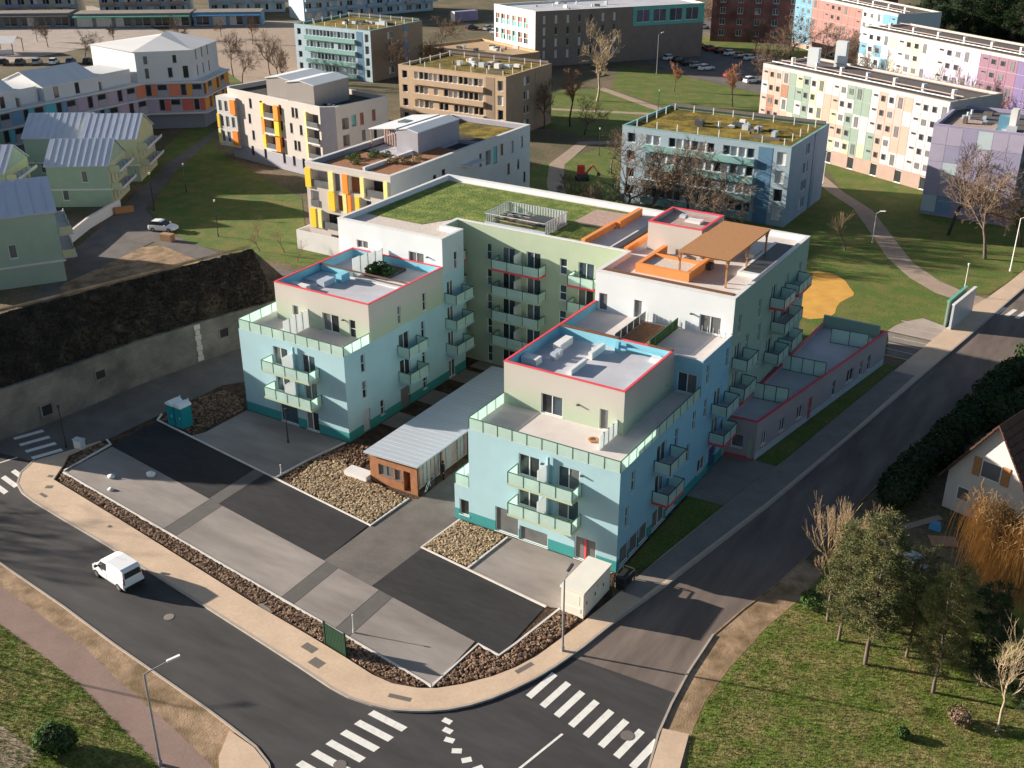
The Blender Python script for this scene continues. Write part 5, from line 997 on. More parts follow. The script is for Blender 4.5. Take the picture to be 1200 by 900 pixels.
# gable faces local -x; ridge along local x
hb.add([(0, 0, 0), (0, d, 0), (0, d, ze), (0, d / 2, zr), (0, 0, ze), (w, 0, 0), (w, d, 0), (w, d, ze), (w, d / 2, zr), (w, 0, ze)], [(4, 3, 2, 1, 0), (5, 6, 7, 8, 9), (0, 5, 9, 4), (6, 1, 2, 7)])
hb.build('wall', 'house_white', hs, Mh)
k = (zr - ze) / (d / 2); rf = MB()
for a, c in ((-.5, d / 2), (d + .5, d / 2)):
    za = ze - k * .5; pts = [(-.6, a, za + .05), (w + .4, a, za + .05), (w + .4, c, zr + .05), (-.6, c, zr + .05)]
    rf.add(pts + [(p[0], p[1], p[2] + .18) for p in pts], [(0, 3, 2, 1), (4, 5, 6, 7), (0, 1, 5, 4), (1, 2, 6, 5), (2, 3, 7, 6), (3, 0, 4, 7)])
ro = rf.build('roof', 'house_roof', hs, Mh)
for i in range(11):
    for a, c in ((-.5, d / 2), (d + .5, d / 2)):
        za = ze - k * .5; t = i / 11; y = a + (c - a) * t; z = za + (zr - za) * t
        MB().box(-.62, y - .06, z + .2, w + .42, y + .06, z + .29).build('tile_course', 'house_roof', ro)
Mg = fmat((18.32, 22.15), (18.32 + .958 * d, 22.15 - .287 * d))
for u, z, ww, hh in ((2.5, 3.9, 1.6, 1.5), (1.0, 1.2, 1.0, 1.2), (4.4, 1.2, 1.3, 1.2)):
    o = applied(hs, Mg, u, z, ww, hh, 'frame_white', 'glass_grey')
    MB().box(0, .003, 0, .1, .05, .1).build('sill', 'white_cap', hs, Mg @ Matrix.Translation((u, -.2, z - .12)))
for u in (1.85, 4.15): bx('shutter', 'wood_brown', hs, u, -.08, 3.85, u + .6, -.003, 5.45, Mg)
bx('chimney', 'brick_orange', hs, 6, 2.6, 7.4, 6.9, 3.4, 9.8, Mh)

# --- the old rampart: stone wall below, overgrown bank above
rp_ = thing('rampart', 'old rampart with a stone wall and a dark overgrown bank above it', 'rampart')
wl_ = [(-57.0, -14.0), (-55.4, -6.5), (-54.7, 3.7), (-52.7, 14.9), (-51.6, 20.5)]
ht = [4.7, 4.7, 4.5, 4.2, 3.9]
rdg = [(-64.2, -13.5), (-61.9, -5.6), (-59.2, 4.5), (-56.6, 14.5), (-55.0, 20.8)]
bk = [(-76, -13), (-73.0, -4), (-70.5, 6), (-68.0, 16), (-65.5, 23)]
st = MB(); n = len(wl_)
for i in range(n - 1):
    a, c = wl_[i], wl_[i + 1]
    st.add([(*a, 0), (*c, 0), (*c, ht[i + 1]), (*a, ht[i]), (a[0] - .8, a[1], ht[i]), (c[0] - .8, c[1], ht[i + 1])], [(0, 1, 2, 3), (3, 2, 5, 4)])
st.add([(*wl_[-1], 0), (-53, 27, 0), (-53.6, 27, .2), (wl_[-1][0], wl_[-1][1], ht[-1]), (*wl_[0], 0), (-66, -16, 0), (-66, -15, 4), (*wl_[0], ht[0])], [(0, 1, 2, 3), (5, 4, 7, 6)])
st.build('stone_wall', 'stone_wall', rp_)
bq = random.Random(4); bm = MB(); NU, NV = 60, 14
def lerp_l(l, t):
    f = t * (len(l) - 1); i = min(len(l) - 2, int(f)); f -= i
    return [l[i][k] + (l[i + 1][k] - l[i][k]) * f for k in range(len(l[0]))]
wt = [(a[0] - .3, a[1], h - .15) for a, h in zip(wl_, ht)]; rg = [(a[0], a[1], 9.4) for a in rdg]; bb = [(a[0], a[1], 0.) for a in bk]
for i in range(NU + 1):
    t = i / NU; a = lerp_l(wt, t); c = lerp_l(rg, t); e_ = lerp_l(bb, t)
    for j in range(NV + 1):
        s = j / NV
        if s <= .6: k = s / .6; p = [a[q] + (c[q] - a[q]) * k for q in range(3)]; p[2] += .35 * math.sin(k * math.pi)
        else: k = (s - .6) / .4; p = [c[q] + (e_[q] - c[q]) * k for q in range(3)]
        r_ = 0 if s == .6 else .11
        bm.v.append((p[0] + bq.uniform(-r_, r_), p[1] + bq.uniform(-r_, r_), p[2] + bq.uniform(-r_, r_)))
for i in range(NU):
    for j in range(NV): o = i * (NV + 1) + j; bm.f.append((o, o + NV + 1, o + NV + 2, o + 1)); bm.m.append(0)
# rounded nose at the right end running down to the lane
o = len(bm.v); e0 = NU * (NV + 1)
tipz = lambda s: 0.
for s in range(NV + 1):
    p = bm.v[e0 + s]; bm.v.append((-56 + (p[0] + 58) * .55, 28 + .04 * s, max(0, p[2] * .12)))
for j in range(NV): bm.f.append((e0 + j, o + j, o + j + 1, e0 + j + 1)); bm.m.append(0)
bm.build('bank', 'bank_earth', rp_)
cp = MB()
for i in range(n - 1):
    a, c = rg[i], rg[i + 1]; cp.tube((a[0] - .1, a[1], a[2] - .02), (c[0] - .1, c[1], c[2] - .02), .14, n=6)
cp.build('ridge_coping', 'sand', rp_)
for (x, y, z, w, h, m) in ((-55.0, -1.0, 2.3, 1.0, .8, 'black_plastic'), (-54.85, -7.0, .9, 1.0, 1.0, 'glass_dark'), (-53.05, 13.2, 1.9, 1.0, .9, 'black_plastic')):
    i = 1 if y < 3.7 else 2
    a, c = Vector(wl_[i]), Vector(wl_[i + 1]); f = (y - a.y) / (c.y - a.y); p = a.lerp(c, f); Mx = fmat(tuple(p), tuple(c))
    MB().box(0, -.03, z, w, .1, z + h).build('embrasure', m, rp_, Mx); MB().ring([(-.15, z - .15), (w + .15, z - .15), (w + .15, z + h + .15), (-.15, z + h + .15)], [(0, z), (w, z), (w, z + h), (0, z + h)], 0, .06).build('embrasure_frame', 'stone_wall', rp_, Mx @ Matrix.Rotation(R(90), 4, 'X'))
a = Vector(wl_[2]).lerp(Vector(wl_[3]), .62)
for k in range(7): bx('quoin', 'gravel_pale', rp_, -.35 + .1 * (k % 2), -.06, .2 + k * .58, .35 - .1 * (k % 2), .05, .72 + k * .58, fmat(tuple(a), wl_[3]))
# ------------------------------------------------------------------ vegetation
def rdir(q, d, spread):
    a = d.orthogonal().normalized(); b = d.cross(a); t = q.uniform(0, 2 * math.pi); r = spread
    return (d * math.cos(r) + (a * math.cos(t) + b * math.sin(t)) * math.sin(r)).normalized()
def tree_mesh(seed, h, trunk=.2, spread=.5, levels=5, kids_=2, up=.25, r0=None, tm='bark', cm='twig_brown', lean=0., shrink=.8, side=.75, wob=.11, twr=.006):
    """branching skeleton: trunk and first limbs as one part, the finer branches and twigs as the crown"""
    q = random.Random(seed); seg = []; r0 = r0 or h * .019
    def grow(p, d, l, r, lev):
        n = 3 if lev < 3 else 2
        for i in range(n):
            nd = (d + Vector((q.gauss(0, 1), q.gauss(0, 1), q.gauss(0, 1))) * wob + Vector((0, 0, up * .16 * (lev > 0)))).normalized()
            e = p + nd * (l / n); ra = max(twr, r * (1 - .3 * i / n)); rb = max(twr, r * (1 - .3 * (i + 1) / n)); seg.append((p, e, ra, rb, lev))
            if 0 < lev < levels and i < n - 1 and q.random() < side: grow(e, rdir(q, nd, q.uniform(.45, .9)), l * shrink * q.uniform(.55, .85), rb * .55, lev + 1)
            p, d = e, nd
        if lev < levels:
            for i in range(kids_ + (1 if lev == 0 else 0) + (q.random() < .45)):
                grow(p, (rdir(q, d, q.uniform(.2, .2 + spread)) + Vector((0, 0, up * .35))).normalized(), l * shrink * q.uniform(.7, 1.1), r * .56, lev + 1)
    grow(Vector((0, 0, -.05)), Vector((lean, 0, 1)).normalized(), h * trunk, r0, 0)
    s = h / max(e.z for _, e, _, _, _ in seg); tb = MB(); cb = MB()
    for p, e, ra, rb, lev in seg: (tb if lev < 2 else cb).tube(p * s, e * s, ra, rb, (7, 5, 4, 3, 3, 3, 3)[lev], caps=False)
    return tb.mesh('trunk', tm, True), cb.mesh('crown', cm), len(cb.f)
TREES = {
 'pale': tree_mesh(1, 16, .2, .52, 6, 2, .3, tm='bark_pale', cm='twig_pale', shrink=.8, twr=.02, r0=.26),
 'wide': tree_mesh(2, 12, .2, .62, 6, 2, .12, tm='bark_dark', cm='twig_brown', twr=.02),
 'wide2': tree_mesh(3, 12, .2, .6, 6, 2, .2, tm='bark', cm='twig_brown', twr=.02),
 'rust': tree_mesh(4, 8, .2, .4, 6, 2, .5, tm='bark', cm='twig_rust', twr=.018),
 'small': tree_mesh(5, 6, .34, .45, 5, 2, .3, tm='bark', cm='twig_tan'),
 'grey': tree_mesh(6, 12, .2, .5, 6, 2, .3, tm='bark', cm='twig_brown', twr=.02),
 'tan': tree_mesh(7, 10, .14, .26, 6, 2, .75, tm='bark', cm='twig_tan', r0=.13, shrink=.84, twr=.007),
 'pollard': tree_mesh(9, 10, .42, .6, 5, 3, .1, tm='bark_dark', cm='twig_rust', shrink=.62, twr=.012),
}
print('tree faces', {k: v[2] for k, v in TREES.items()})
TH = dict(pale=16, wide=12, wide2=12, rust=8, small=6, grey=12, tan=10, pollard=10)
def tree(kind, x, y, h, label, rz=0, group=None, sx=1., z=0):
    t, c, _ = TREES[kind]; s = h / TH[kind]
    o = thing('bare_tree', label, 'tree', (x, y, z), rz, group); o.scale = (s * sx, s * sx, s)
    new('trunk', t, o); new('crown', c, o); return o
LB = ['tallest tangled brown tree before the blue slab block', 'broad brown tree in the middle of the blue slab front', 'brown tree before the dark strip of the blue slab', 'low grey bush-like tree at the left corner of the blue slab', 'grey twiggy tree just behind the white roof parapet', 'brown tree between the stair head and the blue slab', 'wide low grey tree behind the red-edged stair head']
G1 = 'bare trees in front of the blue slab block'
for i, (k, x, y, h, s) in enumerate((('wide', -37.5, 76, 13.5, 1.0), ('wide2', -32, 74, 13, 1.15), ('wide', -28.5, 79, 12, 1.0), ('grey', -41.5, 70, 8.5, 1.3), ('grey', -36, 64, 9.5, 1.4), ('wide2', -26.5, 73, 10.5, 1.1), ('grey', -30.5, 64, 9, 1.5))):
    tree(k, x, y, h, LB[i], i * 1.3, G1, s)
tree('pale', -80.5, 150.1, 17, 'tall pale bare tree standing alone on the park lawn by the path')
tree('pollard', -73.7, 126, 10.5, 'dark pollarded tree with rusty twigs at the corner of the brown slab')
tree('wide', -68, 121.2, 7.5, 'small dark bare tree on the lawn beside the pollarded one')
tree('grey', -77, 122, 10, 'grey bare tree hard by the end wall of the brown slab')
tree('rust', -70.8, 167.9, 6.6, 'round rusty tree by the row of parked cars')
tree('rust', -53.9, 159.4, 9.5, 'tall rusty tree near the end of the car park path', 2)
tree('small', -7.2, 81.3, 5.8, 'small young tree on the lawn beside the curved path')
tree('wide', 3.0, 95.2, 13, 'dark bare tree before the lilac end block', 1.0)
tree('wide2', 9.3, 87.4, 12.7, 'branching bare tree on the lawn near the street lamp', 2.2, None, 1.0)
tree('wide', 12.5, 95, 9, 'brown spreading bare tree at the street edge by the lilac block', 4)
tree('wide', 17.5, 99, 10, 'brown bare tree across the lamp at the end of the lilac block', 5.5)
for i, (x, y) in enumerate(((-157.9, 124.6), (-153.2, 131.1), (-166, 130), (-148, 127), (-171, 122), (-160, 136))): tree('grey' if i % 2 else 'wide2', x, y, 9 + i % 3, ('slender bare tree on the sandy ground between the banded building and the slab', 'thin bare tree on the sandy patch of lawn by the slab corner')[int(x > -156)], i, 'bare trees on the sandy ground', .75)
tree('grey', -127.2, 143.5, 12, 'dark bare tree against the brown end of the grey-blue slab', 0, None, 1.2); tree('grey', -124, 151, 11, 'bare tree half hidden behind the grey-blue slab end', 1)
tree('wide2', -145.6, 184.8, 10, 'bare tree on the waste ground before the tan hall'); tree('grey', -152, 178, 9, 'thin bare tree left of the tan hall on waste ground', 2)
tree('wide', -62.8, 220.5, 12, 'big bare tree before the dark red brick block'); tree('grey', -74, 226, 9, 'bare tree by the parked cars at the brick block end', 1)
for i, (x, y, h) in enumerate(((-92, 244, 13), (-98, 240, 12), (-104, 246, 12), (-86, 250, 12))): tree('wide2' if i % 2 else 'grey', x, y, h, 'bare tree in the far car park beside the brick block', i, 'bare trees of the far car park')
for i, (x, y) in enumerate(((-47, 205), (-52, 212), (-40, 204), (-57, 200))): tree('wide' if i % 2 else 'wide2', x, y, 11, 'brown bare tree between the brick block and the panelled slabs', i, 'trees between the slabs', 1.1)
for i, (x, y, h) in enumerate(((-33, 180, 12), (-16, 166, 11), (-11, 161, 12), (-4, 158, 10))): tree('grey', x, y, h, 'bare tree rising before the cream and plum panels', i, 'trees before the cream panels', .8)
tree('wide', -60, 190, 8, 'bare tree beside the parked cars on the asphalt'); tree('wide2', -51.0, 99, 8.5, 'dark bare tree at the corner of the blue slab by the path', 1)
for i, (x, y, h) in enumerate(((-70, 41.5, 3.6), (-73, 40, 3.4), (-77, 44, 3.2), (-66, 39.6, 3.2))): tree('small', x, y, h, 'thin young tree planted on the lawn below the yellow bays', i, 'young trees on the lawn')
for i, (x, y) in enumerate(((-228, 148), (-205, 150), (-196, 168), (-212, 172), (-188, 186), (-176, 172), (-250, 140), (-222, 164))): tree('wide2' if i % 2 else 'grey', x, y, 6 + i % 3, 'bare street tree scattered over the shopping square', i * 1.7, 'street trees of the shopping square', .9)
tree('wide2', -214.2, 127, 8, 'leafing tree at the edge of the shopping square'); tree('grey', -238.9, 135, 7, 'small bare tree in the middle of the shopping square')
tree('small', -64, -40.5, 9, 'thin bare tree on the lawn off the bottom footpath', 1); tree('wide', -76, -33, 13, 'tall bare tree beside the far end of the cycle path', 2)
# near right: tan feathery tree, pines, white-barked tree, willow
tree('tan', 15.0, 2.6, 10.5, 'feathery tan bare tree at the street corner beside the pines', 0, None, .85); tree('tan', 16.2, 4.2, 9.0, 'second feathery tan tree half behind the pines', 2, None, .8)
TREES['branchy'] = tree_mesh(15, 9, .2, .5, 5, 2, .45, tm='bark_pale', cm='twig_pale', r0=.1); TH['branchy'] = 9
tree('branchy', 27.0, -2.5, 9, 'pale many-branched bare tree below the golden willow')
def pine_mesh(seed, h, base, wid, n=420, cm='needles', blunt=.35):
    q = random.Random(seed); tb = MB(); cb = MB(); r0 = h * .0135
    p = Vector((0, 0, -.05)); d = Vector((0, 0, 1)); N = 8
    tops = [p]
    for i in range(N):
        e = p + Vector((q.gauss(0, .08), q.gauss(0, .08), h * .97 / N)); tb.tube(p, e, r0 * (1 - .85 * i / N), r0 * (1 - .85 * (i + 1) / N), 7, caps=False); p = e; tops.append(p)
    nb = max(16, n // 9); big = wid > 4
    for k in range(nb):
        t = (k + q.random()) / nb; z = h * (base + (1 - base) * t); Rr = wid * (blunt + (1 - blunt) * (1 - t) ** .8) * min(1, .5 + 2.2 * t) * q.uniform(.55, 1.15)
        a = k * 2.4 + q.uniform(-.5, .5); rise = q.uniform(.05, .35); root = Vector((0, 0, z)); tip = Vector((math.cos(a) * Rr, math.sin(a) * Rr, z + Rr * rise))
        tb.tube(root, tip, .05 * (1.2 - t), .012, 4, caps=False)
        m = max(4, int(13 * Rr / wid) + 3)
        for i in range(m):
            f = q.uniform(.38, 1.02) ** .8; c = root.lerp(tip, f) + Vector((q.gauss(0, .2), q.gauss(0, .2), q.gauss(.05, .13))) * (wid / 2.4)
            out = Vector((math.cos(a), math.sin(a), .6))
            for j in range(26):
                dd = (out * .5 + Vector((q.gauss(0, 1), q.gauss(0, 1), q.gauss(.3, .8)))).normalized(); l = q.uniform(.16, .36) * (wid / 2.4) ** .8; w_ = dd.orthogonal().normalized() * q.uniform(.012, .026) * (4 if big else 1); o = c + Vector((q.gauss(0, .11), q.gauss(0, .11), q.gauss(0, .08))) * (wid / 2.4)
                cb.add([o - w_ * .4, o + dd * l * .55 - w_, o + dd * l, o + dd * l * .55 + w_], [(0, 1, 2, 3)])
    return tb.mesh('trunk', 'bark', True), cb.mesh('crown', cm)
def pine(x, y, h, base, wid, seed, label, n=420, cm='needles', group=None, cat='tree'):
    t, c = pine_mesh(seed, h, base, wid, n, cm); o = thing('pine_tree', label, cat, (x, y, 0), seed, group); new('trunk', t, o); new('crown', c, o); return o
pine(18.5, -.6, 11, .22, 2.5, 1, 'tall pine with a bare straight trunk on the corner lawn', 820)
pine(16.3, .9, 9.0, .2, 2.1, 2, 'slightly shorter pine beside the feathery tan tree', 560)
pine(22.9, -1.0, 9.3, .2, 2.4, 3, 'broad pine with a reddish top patch next to the willow', 720)
pine(20.6, 1.6, 8.5, .12, 2.2, 4, 'pine standing behind the gap between the two tall ones', 560)
pine(25.2, 1.2, 7.5, .05, 2.0, 6, 'dark low pine under the edge of the willow', 460, 'needles_dark'); pine(28.2, .3, 5.5, .05, 2.0, 5, 'low dark pine behind the pale branching tree', 360, 'needles_dark')
for i, (x, y, h, w) in enumerate(((-42, 281, 15, 7), (-33, 276, 17, 8), (-24, 272, 16, 8), (-15, 268, 18, 8), (-5, 262, 17, 8), (4, 258, 15, 8), (-28, 290, 17, 8), (-10, 285, 18, 9))):
    pine(x, y, h, .02, w, 20 + i, ('dark evergreen of the far clump hard behind the rose slab', 'dark evergreen of the far clump behind the pale blue slab end', 'big dark evergreen of the far clump behind the long cream slab')[0 if i == 0 else 1 if i in (1, 6) else 2], 900, 'needles_dark', 'dark evergreens behind the slabs')
# golden weeping willow
def willow():
    q = random.Random(9); o = thing('willow_tree', 'golden leafless weeping willow beside the white house', 'tree', (25.2, 8.6, 0))
    tb = MB(); cb = MB(); h = 9.0
    tb.tube((0, 0, -.05), (.1, .1, 3), .38, .3, 8, caps=False)
    for k in range(16):
        a = k * 2.4 + q.uniform(-.4, .4); r = q.uniform(.6, 3.3); e = Vector((math.cos(a) * r, math.sin(a) * r, h * q.uniform(.72, 1.0))); m = Vector((e.x * .45, e.y * .45, 3 + (e.z - 3) * .65)); tb.tube((.1, .1, 2.8), m, .2, .12, 6, caps=False); tb.tube(m, e, .12, .04, 5, caps=False)
        for j in range(165):
            f = q.random(); p = m.lerp(e, f) + Vector((q.gauss(0, .45), q.gauss(0, .45), q.gauss(.1, .25))); a2 = a + q.gauss(0, 1.3); out = Vector((math.cos(a2), math.sin(a2), 0)); L = q.uniform(1.4, 4.6); sp = q.uniform(.4, 1.5); pts = []
            for s in range(6):
                u = s / 5; pts.append(p + out * sp * (1 - (1 - u) ** 2) + Vector((0, 0, .55 * math.sin(min(1, u * 2.2) * math.pi) - L * u ** 1.6)))
            for s in range(5): 
                if pts[s + 1].z > .4: cb.tube(pts[s], pts[s + 1], .015 - .0015 * s, .0135 - .0015 * s, 3, caps=False)
    new('trunk', tb.mesh('trunk', 'bark', True), o); new('crown', cb.mesh('crown', 'willow_gold'), o)
willow()
# leafy masses: hedges and shrubs built from leaf faces
def leaf_mass(name, label, cat, blobs, n, m, size=.14, group=None, seed=1, kind=None):
    q = random.Random(seed); mb = MB(); tot = sum(b[3] * b[4] * b[5] for b in blobs)
    for (x, y, z, rx, ry, rz) in blobs:
        for k in range(max(20, int(n * rx * ry * rz / tot))):
            d = Vector((q.gauss(0, 1), q.gauss(0, 1), q.gauss(0, 1))).normalized() * q.uniform(.72, 1.05); c = Vector((x + d.x * rx, y + d.y * ry, max(.02, z + d.z * rz)))
            nrm = (d + Vector((q.gauss(0, .6), q.gauss(0, .6), q.gauss(0, .6)))).normalized(); a = nrm.orthogonal().normalized(); b_ = nrm.cross(a); t = q.uniform(0, 6.28); a, b_ = a * math.cos(t) + b_ * math.sin(t), b_ * math.cos(t) - a * math.sin(t); s = size * q.uniform(.6, 1.4)
            mb.add([c - a * s, c - b_ * s * .55, c + a * s, c + b_ * s * .55], [(0, 1, 2, 3)])
        # dark woody core
        for k in range(8):
            t = q.uniform(0, 6.28); mb.tube((x, y, max(.0, z - rz)), (x + math.cos(t) * rx * .7, y + math.sin(t) * ry * .7, z + rz * q.uniform(.1, .8)), .03, .01, 3, caps=False)
    o = mb.build(name, m); tag(o, label, cat, group, kind); return o
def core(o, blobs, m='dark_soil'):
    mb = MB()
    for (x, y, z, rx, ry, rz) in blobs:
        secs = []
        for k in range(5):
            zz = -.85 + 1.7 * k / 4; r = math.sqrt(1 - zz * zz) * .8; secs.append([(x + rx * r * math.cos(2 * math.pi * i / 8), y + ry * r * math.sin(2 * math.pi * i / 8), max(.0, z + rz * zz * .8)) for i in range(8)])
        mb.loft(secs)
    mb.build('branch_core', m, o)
hq = random.Random(2); hp = [(14.6, 19.5), (14.9, 23), (15.6, 27.5), (16.2, 32), (16.9, 36.5), (17.4, 40), (18.2, 45.5), (19.4, 51), (20.2, 57)]
for seg, lb in ((hp[:4], 'dark clipped hedge between the side road and the white house garden'), (hp[3:7], 'dark ragged hedge along the side road beyond the white house'), (hp[6:], 'dark bushy hedge at the far end of the side road')):
    bl = []
    for a, c in zip(seg[:-1], seg[1:]):
        for k in range(4): t = k / 4; bl.append((a[0] + (c[0] - a[0]) * t + hq.uniform(-.2, .5), a[1] + (c[1] - a[1]) * t, 1.0 + hq.uniform(-.1, .4), 1.25 + hq.uniform(0, .6), 1.2, 1.1 + hq.uniform(0, .5)))
    o = leaf_mass('hedge', lb, 'hedge', bl, 9000, 'hedge_leaf', .16, seed=5); core(o, bl)
bl = [(19 + i * 1.6 + hq.uniform(-.5, .5), 38 + i * 1.9 + hq.uniform(-1, 1), 1.5, 1.8, 1.8, 1.7) for i in range(8)]
o = leaf_mass('shrubbery', 'dark shrubbery behind the white house roof', 'shrubs', bl, 9000, 'hedge_leaf', .2, seed=6); core(o, bl)
bl = [(-20.2, -33.5, .9, 1.0, 1.0, .9), (-19.6, -33.0, .8, .8, .7, .8)]
o = leaf_mass('shrub', 'glossy evergreen shrub with pale leaf tips beside the bottom footpath', 'shrub', bl, 1500, 'plant_green', .13, seed=7); core(o, bl)
for i, (x, y, r, lb) in enumerate(((13.5, 3.4, .8, 'low dark green bush at the corner of the lawn by the tan tree'), (22.2, -6.0, .4, 'single small weed clump on the open corner lawn'), (24.9, -3.0, .7, 'brown bush at the foot of the pale branching tree'))):
    bl = [(x, y, r * .8, r, r, r * .8)]; leaf_mass('shrub', lb, 'shrub', bl, 500, 'plant_green' if i < 2 else 'twig_brown', .1, seed=30 + i)
for i, (x, y, z, lb) in enumerate(((-34.3, 17.8, 11.6, 'scrubby plants in the dark planter on the left roof terrace'), (-63.8, 50.5, 11.3, 'roof garden shrubs with grassy tufts behind the yellow bays'), (-57.4, 55, 11.3, 'dry roof garden plants along the white parapet'))):
    bl = [(x + hq.uniform(-1, 1) * (1 if i == 0 else 2), y + hq.uniform(-1.2, 1.2) * (1 if i == 0 else 3), z + .2, .7, .7, .4) for k in range(6)]
    leaf_mass('roof_plants', lb, 'plants', bl, 900, 'plant_green' if i < 2 else 'twig_tan', .12, seed=40 + i)
bl = [(hq.uniform(.8, 5.8), 46.6 + hq.uniform(0, 1.2), 1.6, .8, .8, 1.6) for k in range(10)]
o = leaf_mass('hedge', 'dark green climbing hedge at the end of the low street wing', 'hedge', bl, 3500, 'hedge_leaf', .15, seed=9); core(o, bl)
for i in range(6):
    x, y = -60 + i * 1.2, 172 + i * -1.5
# scrub on the rampart bank
def scatter_on_bank(n, seed):
    q = random.Random(seed); mb = MB()
    for k in range(n):
        t = q.random(); a = lerp_l(wt, t); c = lerp_l(rg, t); f = q.uniform(.02, .93); p = Vector([a[j] + (c[j] - a[j]) * f for j in range(3)]); p.z += .35 * math.sin(f * math.pi)
        for j in range(4):
            d = Vector((q.gauss(.5, .6), q.gauss(0, .6), q.gauss(.7, .4))).normalized(); l = q.uniform(.12, .42); w_ = d.orthogonal().normalized() * q.uniform(.015, .045); mb.add([p - w_, p + d * l * .6 - w_, p + d * l, p + d * l * .6 + w_, p + w_], [(0, 1, 2, 3, 4)])
    o = mb.build('bank_scrub', 'bark_dark'); tag(o, 'dead scrub and ivy covering the rampart bank', 'scrub', kind='stuff')
scatter_on_bank(5200, 3)
# grass tufts on the near lawns
def inside(p, poly):
    x, y = p; c = False; j = len(poly) - 1
    for i in range(len(poly)):
        if (poly[i][1] > y) != (poly[j][1] > y) and x < (poly[j][0] - poly[i][0]) * (y - poly[i][1]) / (poly[j][1] - poly[i][1]) + poly[i][0]: c = not c
        j = i
    return c
def tufts(label, poly, box, n, seed, h=(.05, .14)):
    q = random.Random(seed); mb = MB(); x0, y0, x1, y1 = box; k = 0
    while k < n:
        x, y = q.uniform(x0, x1), q.uniform(y0, y1); k += 1
        if not inside((x, y), poly): continue
        for j in range(4):
            a = q.uniform(0, 6.28); l = q.uniform(*h); dx, dy = math.cos(a), math.sin(a); o = (x + q.gauss(0, .05), y + q.gauss(0, .05)); w_ = .018
            mb.add([(o[0] - dy * w_, o[1] + dx * w_, -.03), (o[0] + dy * w_, o[1] - dx * w_, -.03), (o[0] + dx * l * .7, o[1] + dy * l * .7, l - .02)], [(0, 1, 2)])
    o = mb.build('grass', 'grass_blade'); tag(o, label, 'grass', kind='stuff')
tufts('short winter grass on the corner lawn below the pines', [(12.2, -15.5), (11.4, -12.5), (11.0, -9.5), (11.1, -5.7), (11.7, -.2), (12.6, 4), (13.4, 10), (34, 8), (34, -16)], (11, -16, 34, 10), 30000, 5)
tufts('short winter grass on the lawn beside the cycle path', [(-40, -27.2), (-33.0, -27.7), (-28.5, -28.2), (-23.9, -28.8), (-19.0, -29.9), (-14.6, -30.9), (-13.2, -31.4), (-11, -35), (-20, -40), (-45, -36)], (-45, -38, -11, -27), 26000, 6)
# pebble and bark beds
SM = []
for i in range(6):
    q = random.Random(60 + i); secs = []
    for k in range(3):
        r = (.75, 1, .6)[k]; secs.append([(math.cos(t * 1.2566 + .3 * k) * r * q.uniform(.8, 1.1), math.sin(t * 1.2566 + .3 * k) * r * q.uniform(.6, 1), (-.3, .15, .55)[k] * q.uniform(.8, 1.2)) for t in range(5)])
    b_ = MB().loft(secs); SM.append((b_.v, b_.f))
def bed(name, label, cat, poly, n, s0, s1, m, z, seed, flat=1.):
    q = random.Random(seed); xs = [p[0] for p in poly]; ys = [p[1] for p in poly]; mb = MB(); k = 0; tries = 0
    while k < n and tries < n * 6:
        tries += 1; x, y = q.uniform(min(xs), max(xs)), q.uniform(min(ys), max(ys))
        if not inside((x, y), poly): continue
        k += 1; v, f = SM[q.randrange(6)]; s = q.uniform(s0, s1); t = q.uniform(0, 6.28); c_, s_ = math.cos(t), math.sin(t); e = q.uniform(.5, 1.0)
        mb.add([(x + s * (a * c_ - b * s_ * e), y + s * (a * s_ + b * c_ * e), z + s * d * flat + s * .25) for a, b, d in v], f)
    o = mb.build(name, m); tag(o, label, cat, kind='stuff')
bed('pebbles', 'pale pebbles spread in the bed before the low wooden shed', 'pebbles', [(-29.0, -3.0), (-19.5, -4.3), (-19.3, .1), (-24, .9), (-25.8, .4), (-27.5, 2.6), (-29.6, .8)], 3400, .09, .2, 'stone', 0, 1)
bed('pebbles', 'pale pebbles filling the small bed against the right front block', 'pebbles', [(-13.9, -4.7), (-13.65, -.3), (-9.4, -.35), (-9.65, -5.1)], 2000, .09, .19, 'stone', 0, 2)
bed('bark_mulch', 'brown bark mulch in the long bed between pavement and parking', 'mulch', [(-46.2, -12.7), (-46.6, -12.0), (-4.6, -17.3), (-5.2, -17.7), (-8, -18.1), (-14.5, -17.2), (-29.1, -15.2), (-36.7, -14.1)], 5200, .07, .18, 'bark_chip', -.03, 3)
bed('bark_mulch', 'brown bark mulch in the bed between the corner pavement and the white cabinet', 'mulch', [(-4.1, -17.0), (-3.9, -12.5), (-2.1, -12.6), (-1.2, -6.2), (.3, -6.2), (.0, -9), (-.5, -11.4), (-1.0, -13), (-1.8, -14.5), (-3, -16)], 1700, .07, .19, 'bark_chip', -.03, 4)
bed('earth_clods', 'brown clods of earth around the portable toilets', 'earth', [(-47.0, -.6), (-42.5, -1.1), (-42.0, 4.8), (-43.5, 6.5), (-46.5, 7.2), (-47.5, 4)], 1500, .06, .2, 'bark_chip', -.03, 5)
bed('earth_clods', 'dark clods of earth beside the left front block corner', 'earth', [(-30.3, -2.5), (-29.2, -2.8), (-29.8, .8), (-27.5, 2.8), (-25.8, 1), (-25.5, 6), (-29, 5.0), (-30, 2)], 800, .06, .17, 'bark_chip', -.03, 6)
bed('bark_mulch', 'narrow mulch strip at the lane end of the parking', 'mulch', [(-47.4, -6.5), (-46.8, -11.6), (-47.4, -10.9), (-48.4, -9.6), (-48.2, -6.5)], 500, .07, .16, 'bark_chip', -.03, 7)
